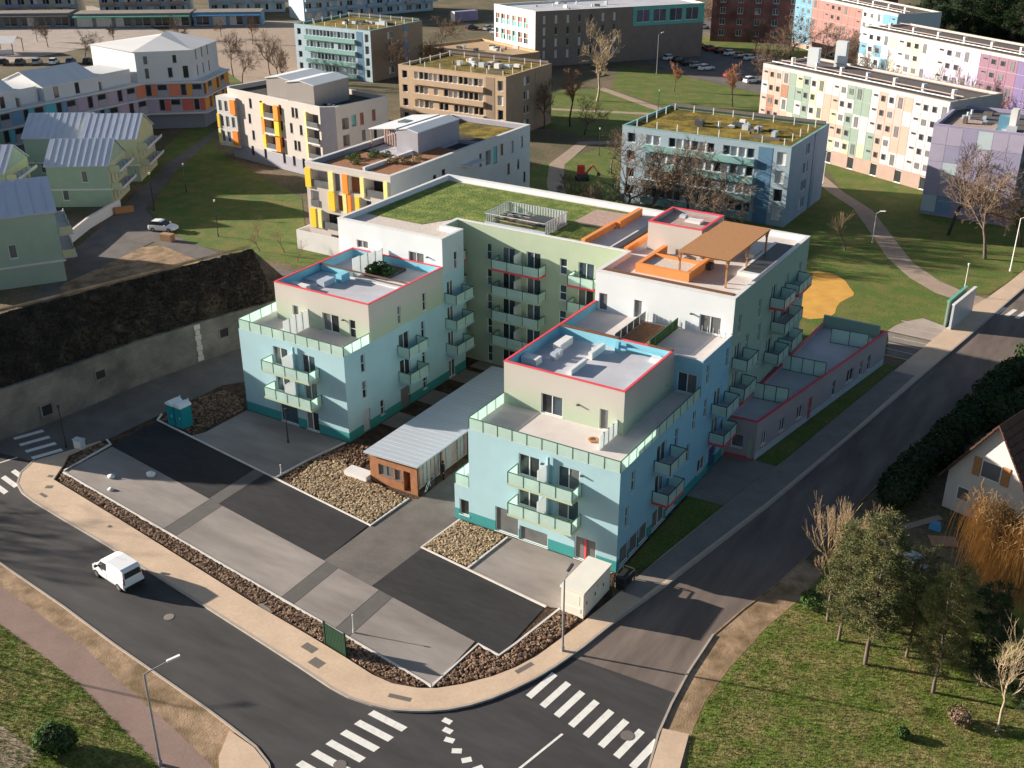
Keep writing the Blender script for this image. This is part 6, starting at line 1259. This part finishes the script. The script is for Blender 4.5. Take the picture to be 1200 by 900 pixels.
# ------------------------------------------------------------------ vehicles
def wheel(parent, x, y, r, s):
    w = MB().tube((x, y - .1, r), (x, y + .1, r), r, n=14).build('wheel', 'tyre', parent)
    MB().tube((x, y + s * .095, r), (x, y + s * .112, r), r * .62, n=10).build('rim', 'rim', w)
def section(x, hw, z0, z1, t=.12):      # rounded body section across the car
    h = z1 - z0
    return [(x, -hw * .9, z0), (x, hw * .9, z0), (x, hw, z0 + h * .25), (x, hw, z0 + h * .65), (x, hw * .93, z1), (x, -hw * .93, z1), (x, -hw, z0 + h * .65), (x, -hw, z0 + h * .25)]
def cab(x, hb, ht, z0, z1): return [(x, -hb, z0), (x, hb, z0), (x, ht, z1), (x, -ht, z1)]
def make_car(name, label, loc, rz, paint, group=None, L=4.1, W_=1.74, H=1.48, z=0):
    o = thing(name, label, 'car', (*loc, z), rz, group); hl = L / 2; hw = W_ / 2
    b = MB().loft([section(-hl, hw * .86, .3, .82), section(-hl + .12, hw * .96, .22, .92), section(-hl + .9, hw, .2, .96), section(0, hw, .2, .95), section(hl - 1.3, hw, .2, .93), section(hl - .35, hw * .95, .22, .76), section(hl, hw * .82, .3, .6)])
    new('body', b.mesh('body', paint, False), o)
    MB().loft([[(-hl + .15, -hw * .86, .9), (-hl + .15, hw * .86, .9), (-hl + .55, hw * .7, H - .06), (-hl + .55, -hw * .7, H - .06)], cab(-.3, hw * .92, hw * .74, .92, H - .02), [(hl - 1.15, -hw * .88, .9), (hl - 1.15, hw * .88, .9), (hl - 1.95, hw * .72, H - .05), (hl - 1.95, -hw * .72, H - .05)]]).build('window', 'glass_dark', o)
    MB().loft([[(-hl + .5, -hw * .72, H - .07), (-hl + .5, hw * .72, H - .07), (-hl + .62, hw * .66, H), (-hl + .62, -hw * .66, H)], cab(-.3, hw * .765, hw * .7, H - .05, H + .03), [(hl - 1.85, -hw * .74, H - .1), (hl - 1.85, hw * .74, H - .1), (hl - 2.0, hw * .68, H - .01), (hl - 2.0, -hw * .68, H - .01)]]).build('roof', paint, o)
    for x in (-hl + .75, hl - .78):
        for s in (-1, 1): wheel(o, x, s * (hw - .09), .31, s)
    for s in (-1, 1):
        MB().box(hl - .16, s * hw * .62 - .14, .55, hl - .03, s * hw * .62 + .14, .68).build('headlight', 'lamp_clear', o); MB().box(-hl - .01, s * hw * .72 - .1, .6, -hl + .1, s * hw * .72 + .1, .85).build('tail_light', 'lamp_red', o)
        MB().box(.55, s * hw - .02 if s > 0 else s * hw - .16, .92, .72, s * hw + .16 if s > 0 else s * hw + .02, 1.05).build('mirror', paint, o)
    return o
# small white panel van driving on the dark street
def make_van():
    o = thing('delivery_van', 'small white delivery van driving along the dark street', 'van', (-30.6, -19.75, 0), R(173)); L, hw, H = 4.3, .88, 1.85; hl = L / 2
    b = MB().loft([section(-hl, hw * .92, .32, 1.05), section(-hl + .1, hw * .99, .24, 1.1), section(-.6, hw, .22, 1.08), section(.55, hw, .22, 1.06), section(hl - .95, hw * .98, .22, 1.02), section(hl - .25, hw * .9, .25, .8), section(hl, hw * .75, .32, .58)])
    b.build('body', 'car_white', o)
    MB().loft([[(-hl + .02, -hw * .95, 1.04), (-hl + .02, hw * .95, 1.04), (-hl + .16, hw * .8, H - .1), (-hl + .16, -hw * .8, H - .1)], [(-hl + .4, -hw * .97, 1.04), (-hl + .4, hw * .97, 1.04), (-hl + .4, hw * .82, H), (-hl + .4, -hw * .82, H)], [(-.1, -hw * .97, 1.04), (-.1, hw * .97, 1.04), (-.1, hw * .82, H + .03), (-.1, -hw * .82, H + .03)], [(.45, -hw * .95, 1.02), (.45, hw * .95, 1.02), (.38, hw * .78, H - .02), (.38, -hw * .78, H - .02)], [(hl - .75, -hw * .9, 1.0), (hl - .75, hw * .9, 1.0), (.75, hw * .72, H - .16), (.75, -hw * .72, H - .16)]]).build('cabin', 'car_white', o)
    MB().add([(hl - .82, -hw * .8, 1.06), (hl - .82, hw * .8, 1.06), (.82, hw * .66, H - .2), (.82, -hw * .66, H - .2)], [(0, 1, 2, 3)]).build('windscreen', 'glass_dark', o, Matrix.Translation((.04, 0, .02)))
    for s in (-1, 1):
        MB().add([(.0, s * hw * .965, 1.12), (1.15, s * hw * .93, 1.08), (.72, s * hw * .80, 1.6), (.0, s * hw * .845, 1.68)], [(0, 1, 2, 3) if s < 0 else (3, 2, 1, 0)]).build('side_window', 'glass_dark', o, Matrix.Translation((0, s * .025, 0)))
        MB().box(1.0, s * hw * 1.0 if s > 0 else s * hw * 1.0 - .2, 1.05, 1.16, s * hw * 1.0 + .2 if s > 0 else s * hw, 1.22).build('mirror', 'black_plastic', o)
        MB().box(-hl - .02, s * hw * .89 - .045, .8, -hl + .06, s * hw * .89 + .045, 1.25).build('tail_light', 'lamp_red', o); MB().box(hl - .28, s * hw * .66 - .13, .62, hl - .1, s * hw * .66 + .13, .78).build('headlight', 'lamp_clear', o)
        for x in (-hl + .75, hl - .8): wheel(o, x, s * (hw - .09), .31, s)
        MB().box(-.04, s * hw * 1.001 - .004, .35, -.02, s * hw * 1.001 + .004, 1.05).build('door_seam', 'black_plastic', o)
    MB().add([(-hl - .005, -hw * .76, 1.2), (-hl - .005, hw * .76, 1.2), (-hl + .09, hw * .7, 1.62), (-hl + .09, -hw * .7, 1.62)], [(3, 2, 1, 0)]).build('rear_window', 'black_plastic', o, Matrix.Translation((-.0, 0, 0)))
    MB().box(-hl - .06, -hw * .9, .3, -hl + .1, hw * .9, .52).build('bumper', 'black_plastic', o); MB().box(-hl - .03, -.26, .62, -hl + .01, .26, .73).build('number_plate', 'cabinet_white', o)
    MB().tube((.1, 0, H), (-.25, 0, H + .25), .012, n=4).build('aerial', 'black_plastic', o)
make_van()
make_car('parked_car', 'white hatchback parked where the lane meets the rough ground', (-90.6, 39.6), R(20), 'car_white', None, 3.9, 1.7, 1.5)
paints = ['car_grey', 'car_white', 'car_black', 'car_silver', 'car_white', 'car_red', 'car_blue', 'car_silver']
pl_ = [(-91.5, 206.5, 6), (-88.2, 204.4, 1), (-84.9, 202.3, 2), (-81.6, 200.2, 2), (-78.3, 198.1, 3), (-75.0, 196, 1), (-66.5, 190.6, 5), (-63.2, 188.6, 0), (-60, 186.5, 4)]
GR = 'cars parked in the park car park'
cn = {0: 'grey', 1: 'white', 2: 'black', 3: 'silver', 4: 'white', 5: 'red', 6: 'blue', 7: 'silver'}
proto = {}
def parked(x, y, rz, p, label, group):
    if p not in proto: proto[p] = make_car('parked_car', label, (x, y), rz, paints[p], group, 4.0); return
    c = copy_tree(proto[p]); c.location = (x, y, 0); c.rotation_euler = (0, 0, rz); c['label'] = label; c['group'] = group
for x, y, p in pl_: parked(x, y, R(62), p, cn[p] + ' car nosed in along the lawn side of the car park', GR)
for i, (x, y, p) in enumerate(((-92, 226.4, 3), (-88.5, 224.9, 2), (-85, 223.2, 5), (-81.5, 221.4, 2), (-78, 219.5, 1), (-74.5, 217.5, 7), (-71, 215.4, 1), (-67.5, 213.2, 3), (-64, 211, 2), (-60.5, 208.8, 6), (-57, 206.5, 4), (-54, 203, 1))): parked(x, y, R(64), p, cn[p] + ' car in the row under the brick block', GR)
for i in range(9): parked(-108 + i * 5.2, 262 - i * 2.2, R(66), (1, 4, 2, 1, 3, 5, 1, 7, 0)[i], cn[(1, 4, 2, 1, 3, 5, 1, 7, 0)[i]] + ' car in the far car park beyond the green verge', GR)
for i in range(8): parked(-160 + i * 5, 222 - i * 1.5 + 3 * (i % 2), R(70 + 15 * (i % 3)), (2, 3, 1, 6, 3, 2, 0, 1)[i], cn[(2, 3, 1, 6, 3, 2, 0, 1)[i]] + ' car on the far yard behind the teal glazed block', GR)
for i in range(9): parked(-226 + i * 3.3, 112 + i * 2.4, R(36 + 90), (2, 0, 3, 1, 6, 2, 5, 3, 0)[i], cn[(2, 0, 3, 1, 6, 2, 5, 3, 0)[i]] + ' car parked behind the banded building by the square', 'cars parked behind the banded building')
for (x, y, lb, m) in ((-172, 236, 'pale blue delivery container standing on the far yard', 'lilac'), (-160, 243, 'second pale container further along the far yard', 'ppale')):
    o = thing('container', lb, 'container', (x, y, 0), R(60)); MB().box(-4, -1.3, .1, 4, 1.3, 3).build('body', m, o)
    for k in range(14): MB().box(-3.9 + k * .57, -1.36, .25, -3.65 + k * .57, -1.302, 2.85).build('rib', m, o)
    MB().box(-4.05, -1.3, .1, -4.001, 1.3, 3).build('door', 'white_cap', o)

# ------------------------------------------------------------------ low wooden cycle shed in the court
sh = thing('cycle_shed', 'long low shed with zinc roof and orange brick end between the two wings', 'shed'); x0, x1, y0, y1, H = -23.6, -18.7, 1.0, 20.4, 2.7
Ms = facade(sh, (x0, y0), (x1, y0), [(0, H, 'brick_orange')], [(.9, 2.5, .9, 1.9, 'd', 'glass_grey'), (2.6, 3.3, .9, 1.9, 'p', 'glass_grey'), (3.5, 4.2, .1, 2.0, 'void', .5, 'wood_dark')], .15, 'frame_grey')
facade(sh, (x0, y1), (x0, y0), [(0, H, 'wood_dark')]); facade(sh, (x1, y1), (x0, y1), [(0, H, 'wood_dark')])
Mr = facade(sh, (x1 - .5, y0 + .8), (x1 - .5, y1), [(0, .25, 'kerb'), (.25, H, 'slat_grey')], [(4.8, 5.8, .05, 2.1, 'door', 'wood_pink'), (8.2, 9.2, .05, 2.1, 'door', 'slat_grey')])
for k in range(34):
    u = .1 + k * .55
    if 4.4 < u < 5.9 or 7.8 < u < 9.3: continue
    MB().box(u, -.07, .3, u + .4, -.003, H - .1).build('slat', 'slat_grey' if k % 3 else 'wood_pink', sh, Mr)
for y in (y0 + .1, y0 + 3.4, 8.5, 13, 17.5): bx('post', 'wood_dark', sh, x1 - .14, y, 0, x1 - .02, y + .12, H)
rf_ = MB(); rf_.add([(x0 - .35, y0 - .35, H + .02), (x1 + .3, y0 - .35, H + .18), (x1 + .3, y1 + .2, H + .18), (x0 - .35, y1 + .2, H + .02), (x0 - .35, y0 - .35, H + .14), (x1 + .3, y0 - .35, H + .30), (x1 + .3, y1 + .2, H + .30), (x0 - .35, y1 + .2, H + .14)], [(0, 3, 2, 1), (4, 5, 6, 7), (0, 1, 5, 4), (1, 2, 6, 5), (2, 3, 7, 6), (3, 0, 4, 7)])
ro = rf_.build('roof', 'metal_zinc', sh)
for k in range(32): MB().add([(x0 - .34, y0 - .2 + k * .62, H + .142), (x1 + .29, y0 - .2 + k * .62, H + .302), (x1 + .29, y0 - .15 + k * .62, H + .302), (x0 - .34, y0 - .15 + k * .62, H + .142), (x0 - .34, y0 - .175 + k * .62, H + .158), (x1 + .29, y0 - .175 + k * .62, H + .318)], [(0, 1, 5, 4), (3, 4, 5, 2), (0, 4, 3), (1, 2, 5)]).build('standing_seam', 'metal_zinc', ro)
bx('base_slab', 'white_cap', sh, -26.0, .4, 0, -23.62, 1.5, .55)
# bicycles leaning at the shed end
def bicycle(x, y, rz, m, label):
    o = thing('bicycle', label, 'bicycle', (x, y, 0), rz, 'bicycles at the shed')
    for cx in (-.52, .52):
        w = MB()
        for i in range(14):
            a, b = 2 * math.pi * i / 14, 2 * math.pi * (i + 1) / 14; w.tube((cx + .33 * math.cos(a), 0, .34 + .33 * math.sin(a)), (cx + .33 * math.cos(b), 0, .34 + .33 * math.sin(b)), .022, n=4, caps=False)
        for i in range(6): a = i * 1.0472; w.tube((cx, 0, .34), (cx + .32 * math.cos(a), 0, .34 + .32 * math.sin(a)), .005, n=3)
        w.build('wheel', 'tyre', o)
    f = MB()
    for a, b in (((-.52, .34), (-.1, .32)), ((-.52, .34), (-.2, .78)), ((-.1, .32), (-.22, .9)), ((-.1, .32), (.36, .78)), ((-.2, .78), (.36, .8)), ((.34, 1.0), (.52, .34))): f.tube((a[0], 0, a[1]), (b[0], 0, b[1]), .02, n=5)
    f.build('frame', m, o); MB().box(-.34, -.06, .9, -.1, .06, .95).build('saddle', 'black_plastic', o); MB().tube((.32, -.26, 1.02), (.32, .26, 1.02), .015, n=5).build('handlebar', 'metal_dark', o)
bicycle(-18.35, 1.9, R(100), 'car_white', 'white bicycle at the open corner of the cycle shed'); bicycle(-18.5, 2.9, R(95), 'car_blue', 'dark blue bicycle inside the cycle shed corner')

# ------------------------------------------------------------------ a person in dark clothes by the shed
def person(x, y, rz):
    o = thing('person', 'person in black standing beside the slatted shed wall', 'person', (x, y, 0), rz)
    J = dict(pel=(0, 0, .95, .15), chest=(0, .01, 1.32, .165), neck=(0, .0, 1.5, .06), head0=(0, .02, 1.60, .085), head=(0, .03, 1.70, .095),
             ls=(-.19, 0, 1.42, .075), le=(-.26, -.02, 1.15, .05), lw=(-.24, .06, .92, .04), lh=(-.235, .10, .83, .035), rs=(.19, 0, 1.42, .075), re=(.26, -.02, 1.15, .05), rw=(.24, .06, .92, .04), rh=(.235, .10, .83, .035),
             lhp=(-.09, 0, .90, .11), lk=(-.10, .02, .50, .07), la=(-.10, -.02, .09, .05), lt=(-.11, .14, .05, .045), rhp=(.09, 0, .90, .11), rk=(.11, .03, .50, .07), ra=(.12, -.01, .09, .05), rt=(.14, .15, .05, .045))
    E_ = [('pel', 'chest'), ('chest', 'neck'), ('neck', 'head0'), ('head0', 'head'), ('chest', 'ls'), ('ls', 'le'), ('le', 'lw'), ('lw', 'lh'), ('chest', 'rs'), ('rs', 're'), ('re', 'rw'), ('rw', 'rh'), ('pel', 'lhp'), ('lhp', 'lk'), ('lk', 'la'), ('la', 'lt'), ('pel', 'rhp'), ('rhp', 'rk'), ('rk', 'ra'), ('ra', 'rt')]
    ks = list(J); me = bpy.data.meshes.new('body'); me.from_pydata([J[k][:3] for k in ks], [(ks.index(a), ks.index(b)) for a, b in E_], [])
    b = new('body', me, o); sk = b.modifiers.new('skin', 'SKIN'); 
    for i, k in enumerate(ks): me.skin_vertices[0].data[i].radius = (J[k][3], J[k][3]); me.skin_vertices[0].data[i].use_root = (k == 'pel')
    b.modifiers.new('sub', 'SUBSURF').levels = 2; b.modifiers['sub'].render_levels = 2; me.materials.append(MATS['cloth_black'])
    hd = MB().loft([[(.085 * r * math.cos(i * .785), .03 + .1 * r * math.sin(i * .785), z) for i in range(8)] for z, r in ((1.56, .5), (1.6, .85), (1.67, 1.05), (1.73, 1.02))]); hd.build('face', 'skin', o, None, True)
    MB().loft([[(.1 * r * math.cos(i * .785), .01 + .112 * r * math.sin(i * .785), z) for i in range(8)] for z, r in ((1.66, 1.0), (1.73, 1.06), (1.79, .9), (1.83, .45))]).build('hair', 'hair', o, None, True)
    for s in (-1, 1):
        h = MB().box(s * .235 - .03, .07, .75, s * .235 + .03, .12, .86)
        for f in range(4): h.tube((s * .235 - .024 + f * .016, .1, .76), (s * .235 - .024 + f * .016, .115, .68 + .01 * abs(f - 1)), .008, n=5)
        h.tube((s * .21, .11, .83), (s * .2, .15, .77), .009, n=5); h.build('hand', 'skin', o)
person(-18.45, 4.3, R(-70))

# ------------------------------------------------------------------ street furniture and site things
def lamp_post(x, y, h, label, arm=1.6, rz=0, m='pole_grey', group=None, head='pole_white', base=0., r=None):
    r = r or (.085 if h > 5 else .06 if h > 2 else .045)
    o = thing('street_lamp', label, 'street lamp', (x, y, base), rz, group)
    MB().tube((0, 0, 0), (0, 0, h), r, r * .65, 8).build('pole', m, o); MB().tube((0, 0, 0), (0, 0, .3), r * 1.5, n=8).build('base', m, o)
    if arm:
        MB().tube((0, 0, h - .02), (arm, 0, h + .32), .04, n=6).build('arm', m, o); MB().loft([[(arm - .1, -.1, h + .30), (arm - .1, .1, h + .30), (arm - .1, .07, h + .4), (arm - .1, -.07, h + .4)], [(arm + .65, -.13, h + .42), (arm + .65, .13, h + .42), (arm + .65, .09, h + .5), (arm + .65, -.09, h + .5)]]).build('lamp_head', head, o)
    else: MB().tube((0, 0, h), (0, 0, h + .3 * min(1, h / 4)), r * 1.3, r * (2.2 if h > 2 else 1.3), 8).build('lamp_head', head, o)
    return o
lamp_post(1.08, -9.9, 5.7, 'tall grey street lamp on the pavement in front of the white cabinet', .6, R(95), base=.12, head='metal_dark')
lamp_post(-13.9, -30.96, 6.7, 'grey street lamp with a long arm over the pink cycle path', 1.4, R(62))
lamp_post(-50.0, -8.9, 3.9, 'black post at the zebra crossing below the rampart', 0, 0, 'pole_dark', head='pole_dark', base=.12)
lamp_post(-34.0, 2.3, 3.2, 'slim dark lamp before the left front block', 0, 0, 'pole_dark', head='pole_dark')
lamp_post(-30.55, -2.4, 1.0, 'short white bollard at the corner of the pebble bed', 0, 0, 'pole_white')
lamp_post(-12.0, -15.6, 1.4, 'slim white post behind the green gate', 0, 0, 'pole_white')
for x, y, h, lb in ((-82.2, 41.7, 4.9, 'black lamp post on the lawn near the yellow bays'), (-99.0, 45.5, 5.4, 'black lamp post at the fork of the lane'), (-102.4, 55, 4.2, 'black lamp post beside the lane by the green houses'), (-4.9, 86, 4.2, 'pale lamp post standing at the curved park path'), (-19.8, 111.8, 5, 'pale lamp post at the top of the curved park path')): lamp_post(x, y, h, lb, 0 if x < -20 else .5, 0, 'pole_dark' if x < -20 else 'pole_white')
lamp_post(13.0, 83.8, 6.9, 'tall white street lamp at the kerb by the park trees', .8, R(10), 'pole_white', base=.1); lamp_post(9.8, 71.7, 3.9, 'short white post beside the grey screen wall', 0, 0, 'pole_white')
for x, y, h, lb in ((-58.5, 109, 4.5, 'black lamp post by the park path near the blue slab'), (-64, 145, 4.5, 'black lamp post at the crossing of the park paths'), (-83, 185, 9, 'tall mast light by the parked cars'), (-47, 172, 8, 'white mast light at the end of the car park'), (-103, 219, 9, 'mast light at the entrance of the car park')): lamp_post(x, y, h, lb, .8 if h > 6 else 0, R(60), 'pole_grey' if h > 6 else 'pole_dark')
lamp_post(-44, -34.5, 8, 'street lamp whose long shadow crosses the cycle path', 1.4, R(62)); lamp_post(-33, -34.4, 4, 'short lamp on the lawn above the bottom footpath', 0, 0, 'pole_dark')
# white transformer cabinet
tc = thing('utility_cabinet', 'large white utility cabinet on the pavement edge beside the right front block', 'cabinet', (-1.2, -6.1, 0)); w, d, h = 1.75, 4.0, 2.2
MB().box(0, 0, 0, w, d, h - .15).build('body', 'cabinet_white', tc); MB().box(-.08, -.08, h - .148, w + .08, d + .08, h).build('lid', 'cabinet_white', tc)
for k in range(3):
    dr = MB().box(w + .002, .15 + k * 1.25, .2, w + .035, 1.35 + k * 1.25, h - .3).build('door', 'cabinet_white', tc); MB().box(w + .036, .35 + k * 1.25, 1.0, w + .07, .45 + k * 1.25, 1.25).build('handle', 'metal_dark', dr)
MB().box(w + .036, 1.9, 1.5, w + .04, 2.1, 1.7).build('warning_plate', 'yellow', tc)
for k in range(6): MB().box(.2, -.03, .4 + k * .06, w - .2, -.002, .43 + k * .06).build('louvre', 'cabinet_white', tc)
MB().box(.3, -.012, 1.0, w - .3, -.001, 1.8).build('front_panel', 'cabinet_white', tc)
# dark bin rack by the corner
bn = thing('bin_cage', 'dark metal cage with bins at the corner of the right front block', 'bin cage', (.75, -1.9, 0))
for x in (0, .9):
    for y in (0, 1.5): MB().box(x, y, 0, x + .06, y + .06, 1.2).build('post', 'metal_dark', bn)
for z in (.6, 1.14): MB().ring([(0, 0), (.96, 0), (.96, 1.56), (0, 1.56)], [(.06, .06), (.9, .06), (.9, 1.5), (.06, 1.5)], z, z + .06).build('rail', 'metal_dark', bn)
for y in (.12, .82): MB().loft([[(.15, y, .02), (.8, y, .02), (.8, y + .6, .02), (.15, y + .6, .02)], [(.1, y - .03, 1.0), (.86, y - .03, 1.0), (.86, y + .63, 1.0), (.1, y + .63, 1.0)]]).build('bin', 'black_plastic', bn)
# portable toilets
for k in range(2):
    o = thing('portable_toilet', ('turquoise portable toilet with white roof, the one nearer the earth heap', 'turquoise portable toilet with white roof, the one nearer the lane')[1 - k], 'portable toilet', (-45.9 + k * 1.05, -.85, 0), R(-4)); w = 1.0
    MB().loft([[(.04, 0, .05), (w - .04, 0, .05), (w, .04, .05), (w, 1.16, .05), (w - .04, 1.2, .05), (.04, 1.2, .05), (0, 1.16, .05), (0, .04, .05)], [(.04, 0, 2.1), (w - .04, 0, 2.1), (w, .04, 2.1), (w, 1.16, 2.1), (w - .04, 1.2, 2.1), (.04, 1.2, 2.1), (0, 1.16, 2.1), (0, .04, 2.1)]]).build('cabin', 'toilet_teal', o)
    MB().loft([[(x, -.05, 2.1), (x, 1.25, 2.1), (x, 1.25, 2.1 + z), (x, -.05, 2.1 + z)] for x, z in ((-.03, .08), (.12, .26), (.5, .38), (.88, .26), (1.03, .08))]).build('roof', 'toilet_white', o)
    d_ = MB().box(.14, -.03, .12, w - .14, -.001, 2.0).build('door', 'toilet_teal', o); MB().box(w - .26, -.06, 1.0, w - .2, -.03, 1.2).build('handle', 'toilet_white', d_)
    MB().loft([[(.3, -.06, 2.12), (.7, -.06, 2.12), (.7, -.052, 2.12), (.3, -.052, 2.12)], [(.38, -.06, 2.32), (.62, -.06, 2.32), (.62, -.052, 2.32), (.38, -.052, 2.32)]]).build('vent', 'toilet_white', o); MB().tube((.8, 1.1, 2.2), (.8, 1.1, 2.75), .06, n=8).build('vent_pipe', 'toilet_white', o); MB().box(.05, .05, 0, w - .05, 1.15, .05).build('skid', 'black_plastic', o)
# green gate panel at the pavement
gp = thing('green_gate', 'dark green slatted gate leaf standing at the pavement edge', 'gate', (-12.85, -17.6, 0), R(-8)); 
for k in range(13): MB().box(.02 + k * .15, 0, .1, .14 + k * .15, .05, 1.85).build('slat', 'cabinet_green', gp)
for x in (0, 2.0): MB().box(x, -.03, 0, x + .1, .09, 1.95).build('post', 'cabinet_green', gp)
for z in (.25, 1.6): MB().box(.1, .051, z, 2.0, .1, z + .08).build('rail', 'cabinet_green', gp)
# pale meter box, sacks, debris
mb_ = thing('meter_box', 'pale meter box on the pavement behind the black post', 'box', (-48.9, -8.3, .12), R(10)); MB().box(-.45, -.25, 0, .45, .25, .85).build('body', 'metal_light', mb_); MB().box(-.5, -.3, .852, .5, .3, .92).build('lid', 'metal_light', mb_); MB().box(-.38, -.27, .1, .38, -.252, .78).build('door', 'white_cap', mb_)
def sack(x, y, s, label, seed):
    q = random.Random(seed); secs = []
    for k, (z, r) in enumerate(((0, .8), (.18, 1), (.4, .9), (.62, .5), (.72, .15))): secs.append([(r * s * math.cos(i * .7) * q.uniform(.8, 1.1), r * s * .8 * math.sin(i * .7) * q.uniform(.8, 1.1), z * s) for i in range(9)])
    o = thing('sack', label, 'sack', (x, y, .01)); b = MB().loft(secs); new('body', b.mesh('body', 'sack_white', True), o); MB().tube((0, 0, .7 * s), (.05, .03, .9 * s), .06 * s, .1 * s, 6).build('tied_neck', 'sack_white', o)
sack(-42.6, -10.2, .38, 'white sack lying alone on the parking bay near the planted bed', 1); sack(-40.0, -8.2, .5, 'larger white sack near the dark aisle of the parking', 2); sack(-41.0, -11.6, .3, 'small white sack close to the parking kerb', 3)
# screen wall at the park entrance
sw = thing('screen_wall', 'grey screen wall with green edge at the park entrance', 'wall')
strip('wall', [(10.7, 60.2), (11.6, 67.2)], .25, 0, 3.0, 'metal_zinc', sw); strip('coping', [(10.68, 60.1), (11.62, 67.3)], .34, 3.002, 3.1, 'white_cap', sw)
strip('rear_wall', [(10.0, 60.9), (10.7, 66.8)], .2, 0, 3.0, 'psage', sw); strip('rear_coping', [(9.98, 60.8), (10.72, 66.9)], .3, 3.002, 3.12, 'awning_green', sw)
# garden things near the white house
tg = thing('garden_table', 'pale blue covered garden table in the shaded garden behind the pines', 'table', (17.7, 12.6, 0), R(-20))
MB().box(-1.1, -.7, .72, 1.1, .7, .8).build('tabletop', 'ppale', tg)
for sx in (-1, 1):
    for sy in (-1, 1): MB().tube((sx * .95, sy * .55, 0), (sx * .95, sy * .55, .72), .05, n=6).build('leg', 'metal_light', tg)
for k, (x, y, r) in enumerate(((16.2, 13.6, 0), (19.2, 12.0, 180), (18.3, 11.2, 110))):
    c = thing('garden_chair', 'pale metal chair drawn up to the covered garden table', 'chair', (x, y, 0), R(r), 'garden chairs'); MB().box(-.25, -.25, .42, .25, .25, .47).build('seat', 'ppale', c); MB().box(-.27, -.25, .47, -.22, .25, .95).build('backrest', 'ppale', c)
    for sx in (-1, 1):
        for sy in (-1, 1): MB().tube((sx * .21, sy * .21, 0), (sx * .21, sy * .21, .42), .02, n=5).build('leg', 'metal_light', c)
sheet('footpath', [(15.6, 16.6), (18.4, 20.6), (18.9, 20.2), (16.0, 16.0)], -.012, 'gravel_path')
bt = thing('tarpaulin_heap', 'blue tarpaulin over a plank pile by the white house', 'tarpaulin', (18.6, 18.4, 0)); MB().loft([[(-.4, -.3, 0), (.5, -.4, 0), (.45, .4, 0), (-.5, .35, 0)], [(-.3, -.25, .5), (.3, -.3, .6), (.3, .3, .55), (-.3, .25, .45)]]).build('cover', 'tarp_blue', bt)
pk = thing('plank_pile', 'pile of brown planks lying in the shaded garden', 'planks', (19.6, 16.8, 0), R(25))
for k in range(7): MB().box(-1, -.65 + k * .19, .0, 1, -.48 + k * .19, .12).build('plank', 'plank', pk)
rp2 = thing('plank_pile', 'brown plank stack on the waste ground beside the parked white car', 'planks', (-86.8, 36.8, 0), R(10))
for k in range(5):
    for j in range(3): MB().box(-.9, -.5 + j * .35, k * .2, .9, -.2 + j * .35, k * .2 + .17).build('plank', 'plank', rp2)
# red excavator cab in the park
ex = thing('mini_excavator', 'small red excavator parked on the path before the blue slab', 'excavator', (-53.5, 93.5, 0), R(30))
MB().loft([[(-1.1, -.9, 0), (1.1, -.9, 0), (1.1, -.5, 0), (-1.1, -.5, 0)], [(-1.1, -.9, .45), (1.1, -.9, .45), (1.1, -.5, .45), (-1.1, -.5, .45)]]).build('track', 'tyre', ex); MB().box(-1.1, .5, 0, 1.1, .9, .45).build('track', 'tyre', ex); MB().box(-.9, -.7, .5, .9, .7, 1.1).build('chassis', 'metal_dark', ex)
cb_ = MB().box(-.8, -.65, 1.1, .4, .55, 2.3).build('cab', 'awning_red', ex); MB().box(.401, -.5, 1.5, .42, .4, 2.15).build('window', 'glass_dark', cb_); MB().tube((.6, 0, 1.0), (1.7, 0, 2.4), .14, n=6).build('boom', 'awning_red', ex); MB().tube((1.7, 0, 2.4), (2.6, 0, 1.2), .1, n=6).build('stick', 'awning_red', ex); MB().box(2.4, -.3, .7, 2.9, .3, 1.2).build('bucket', 'metal_dark', ex)
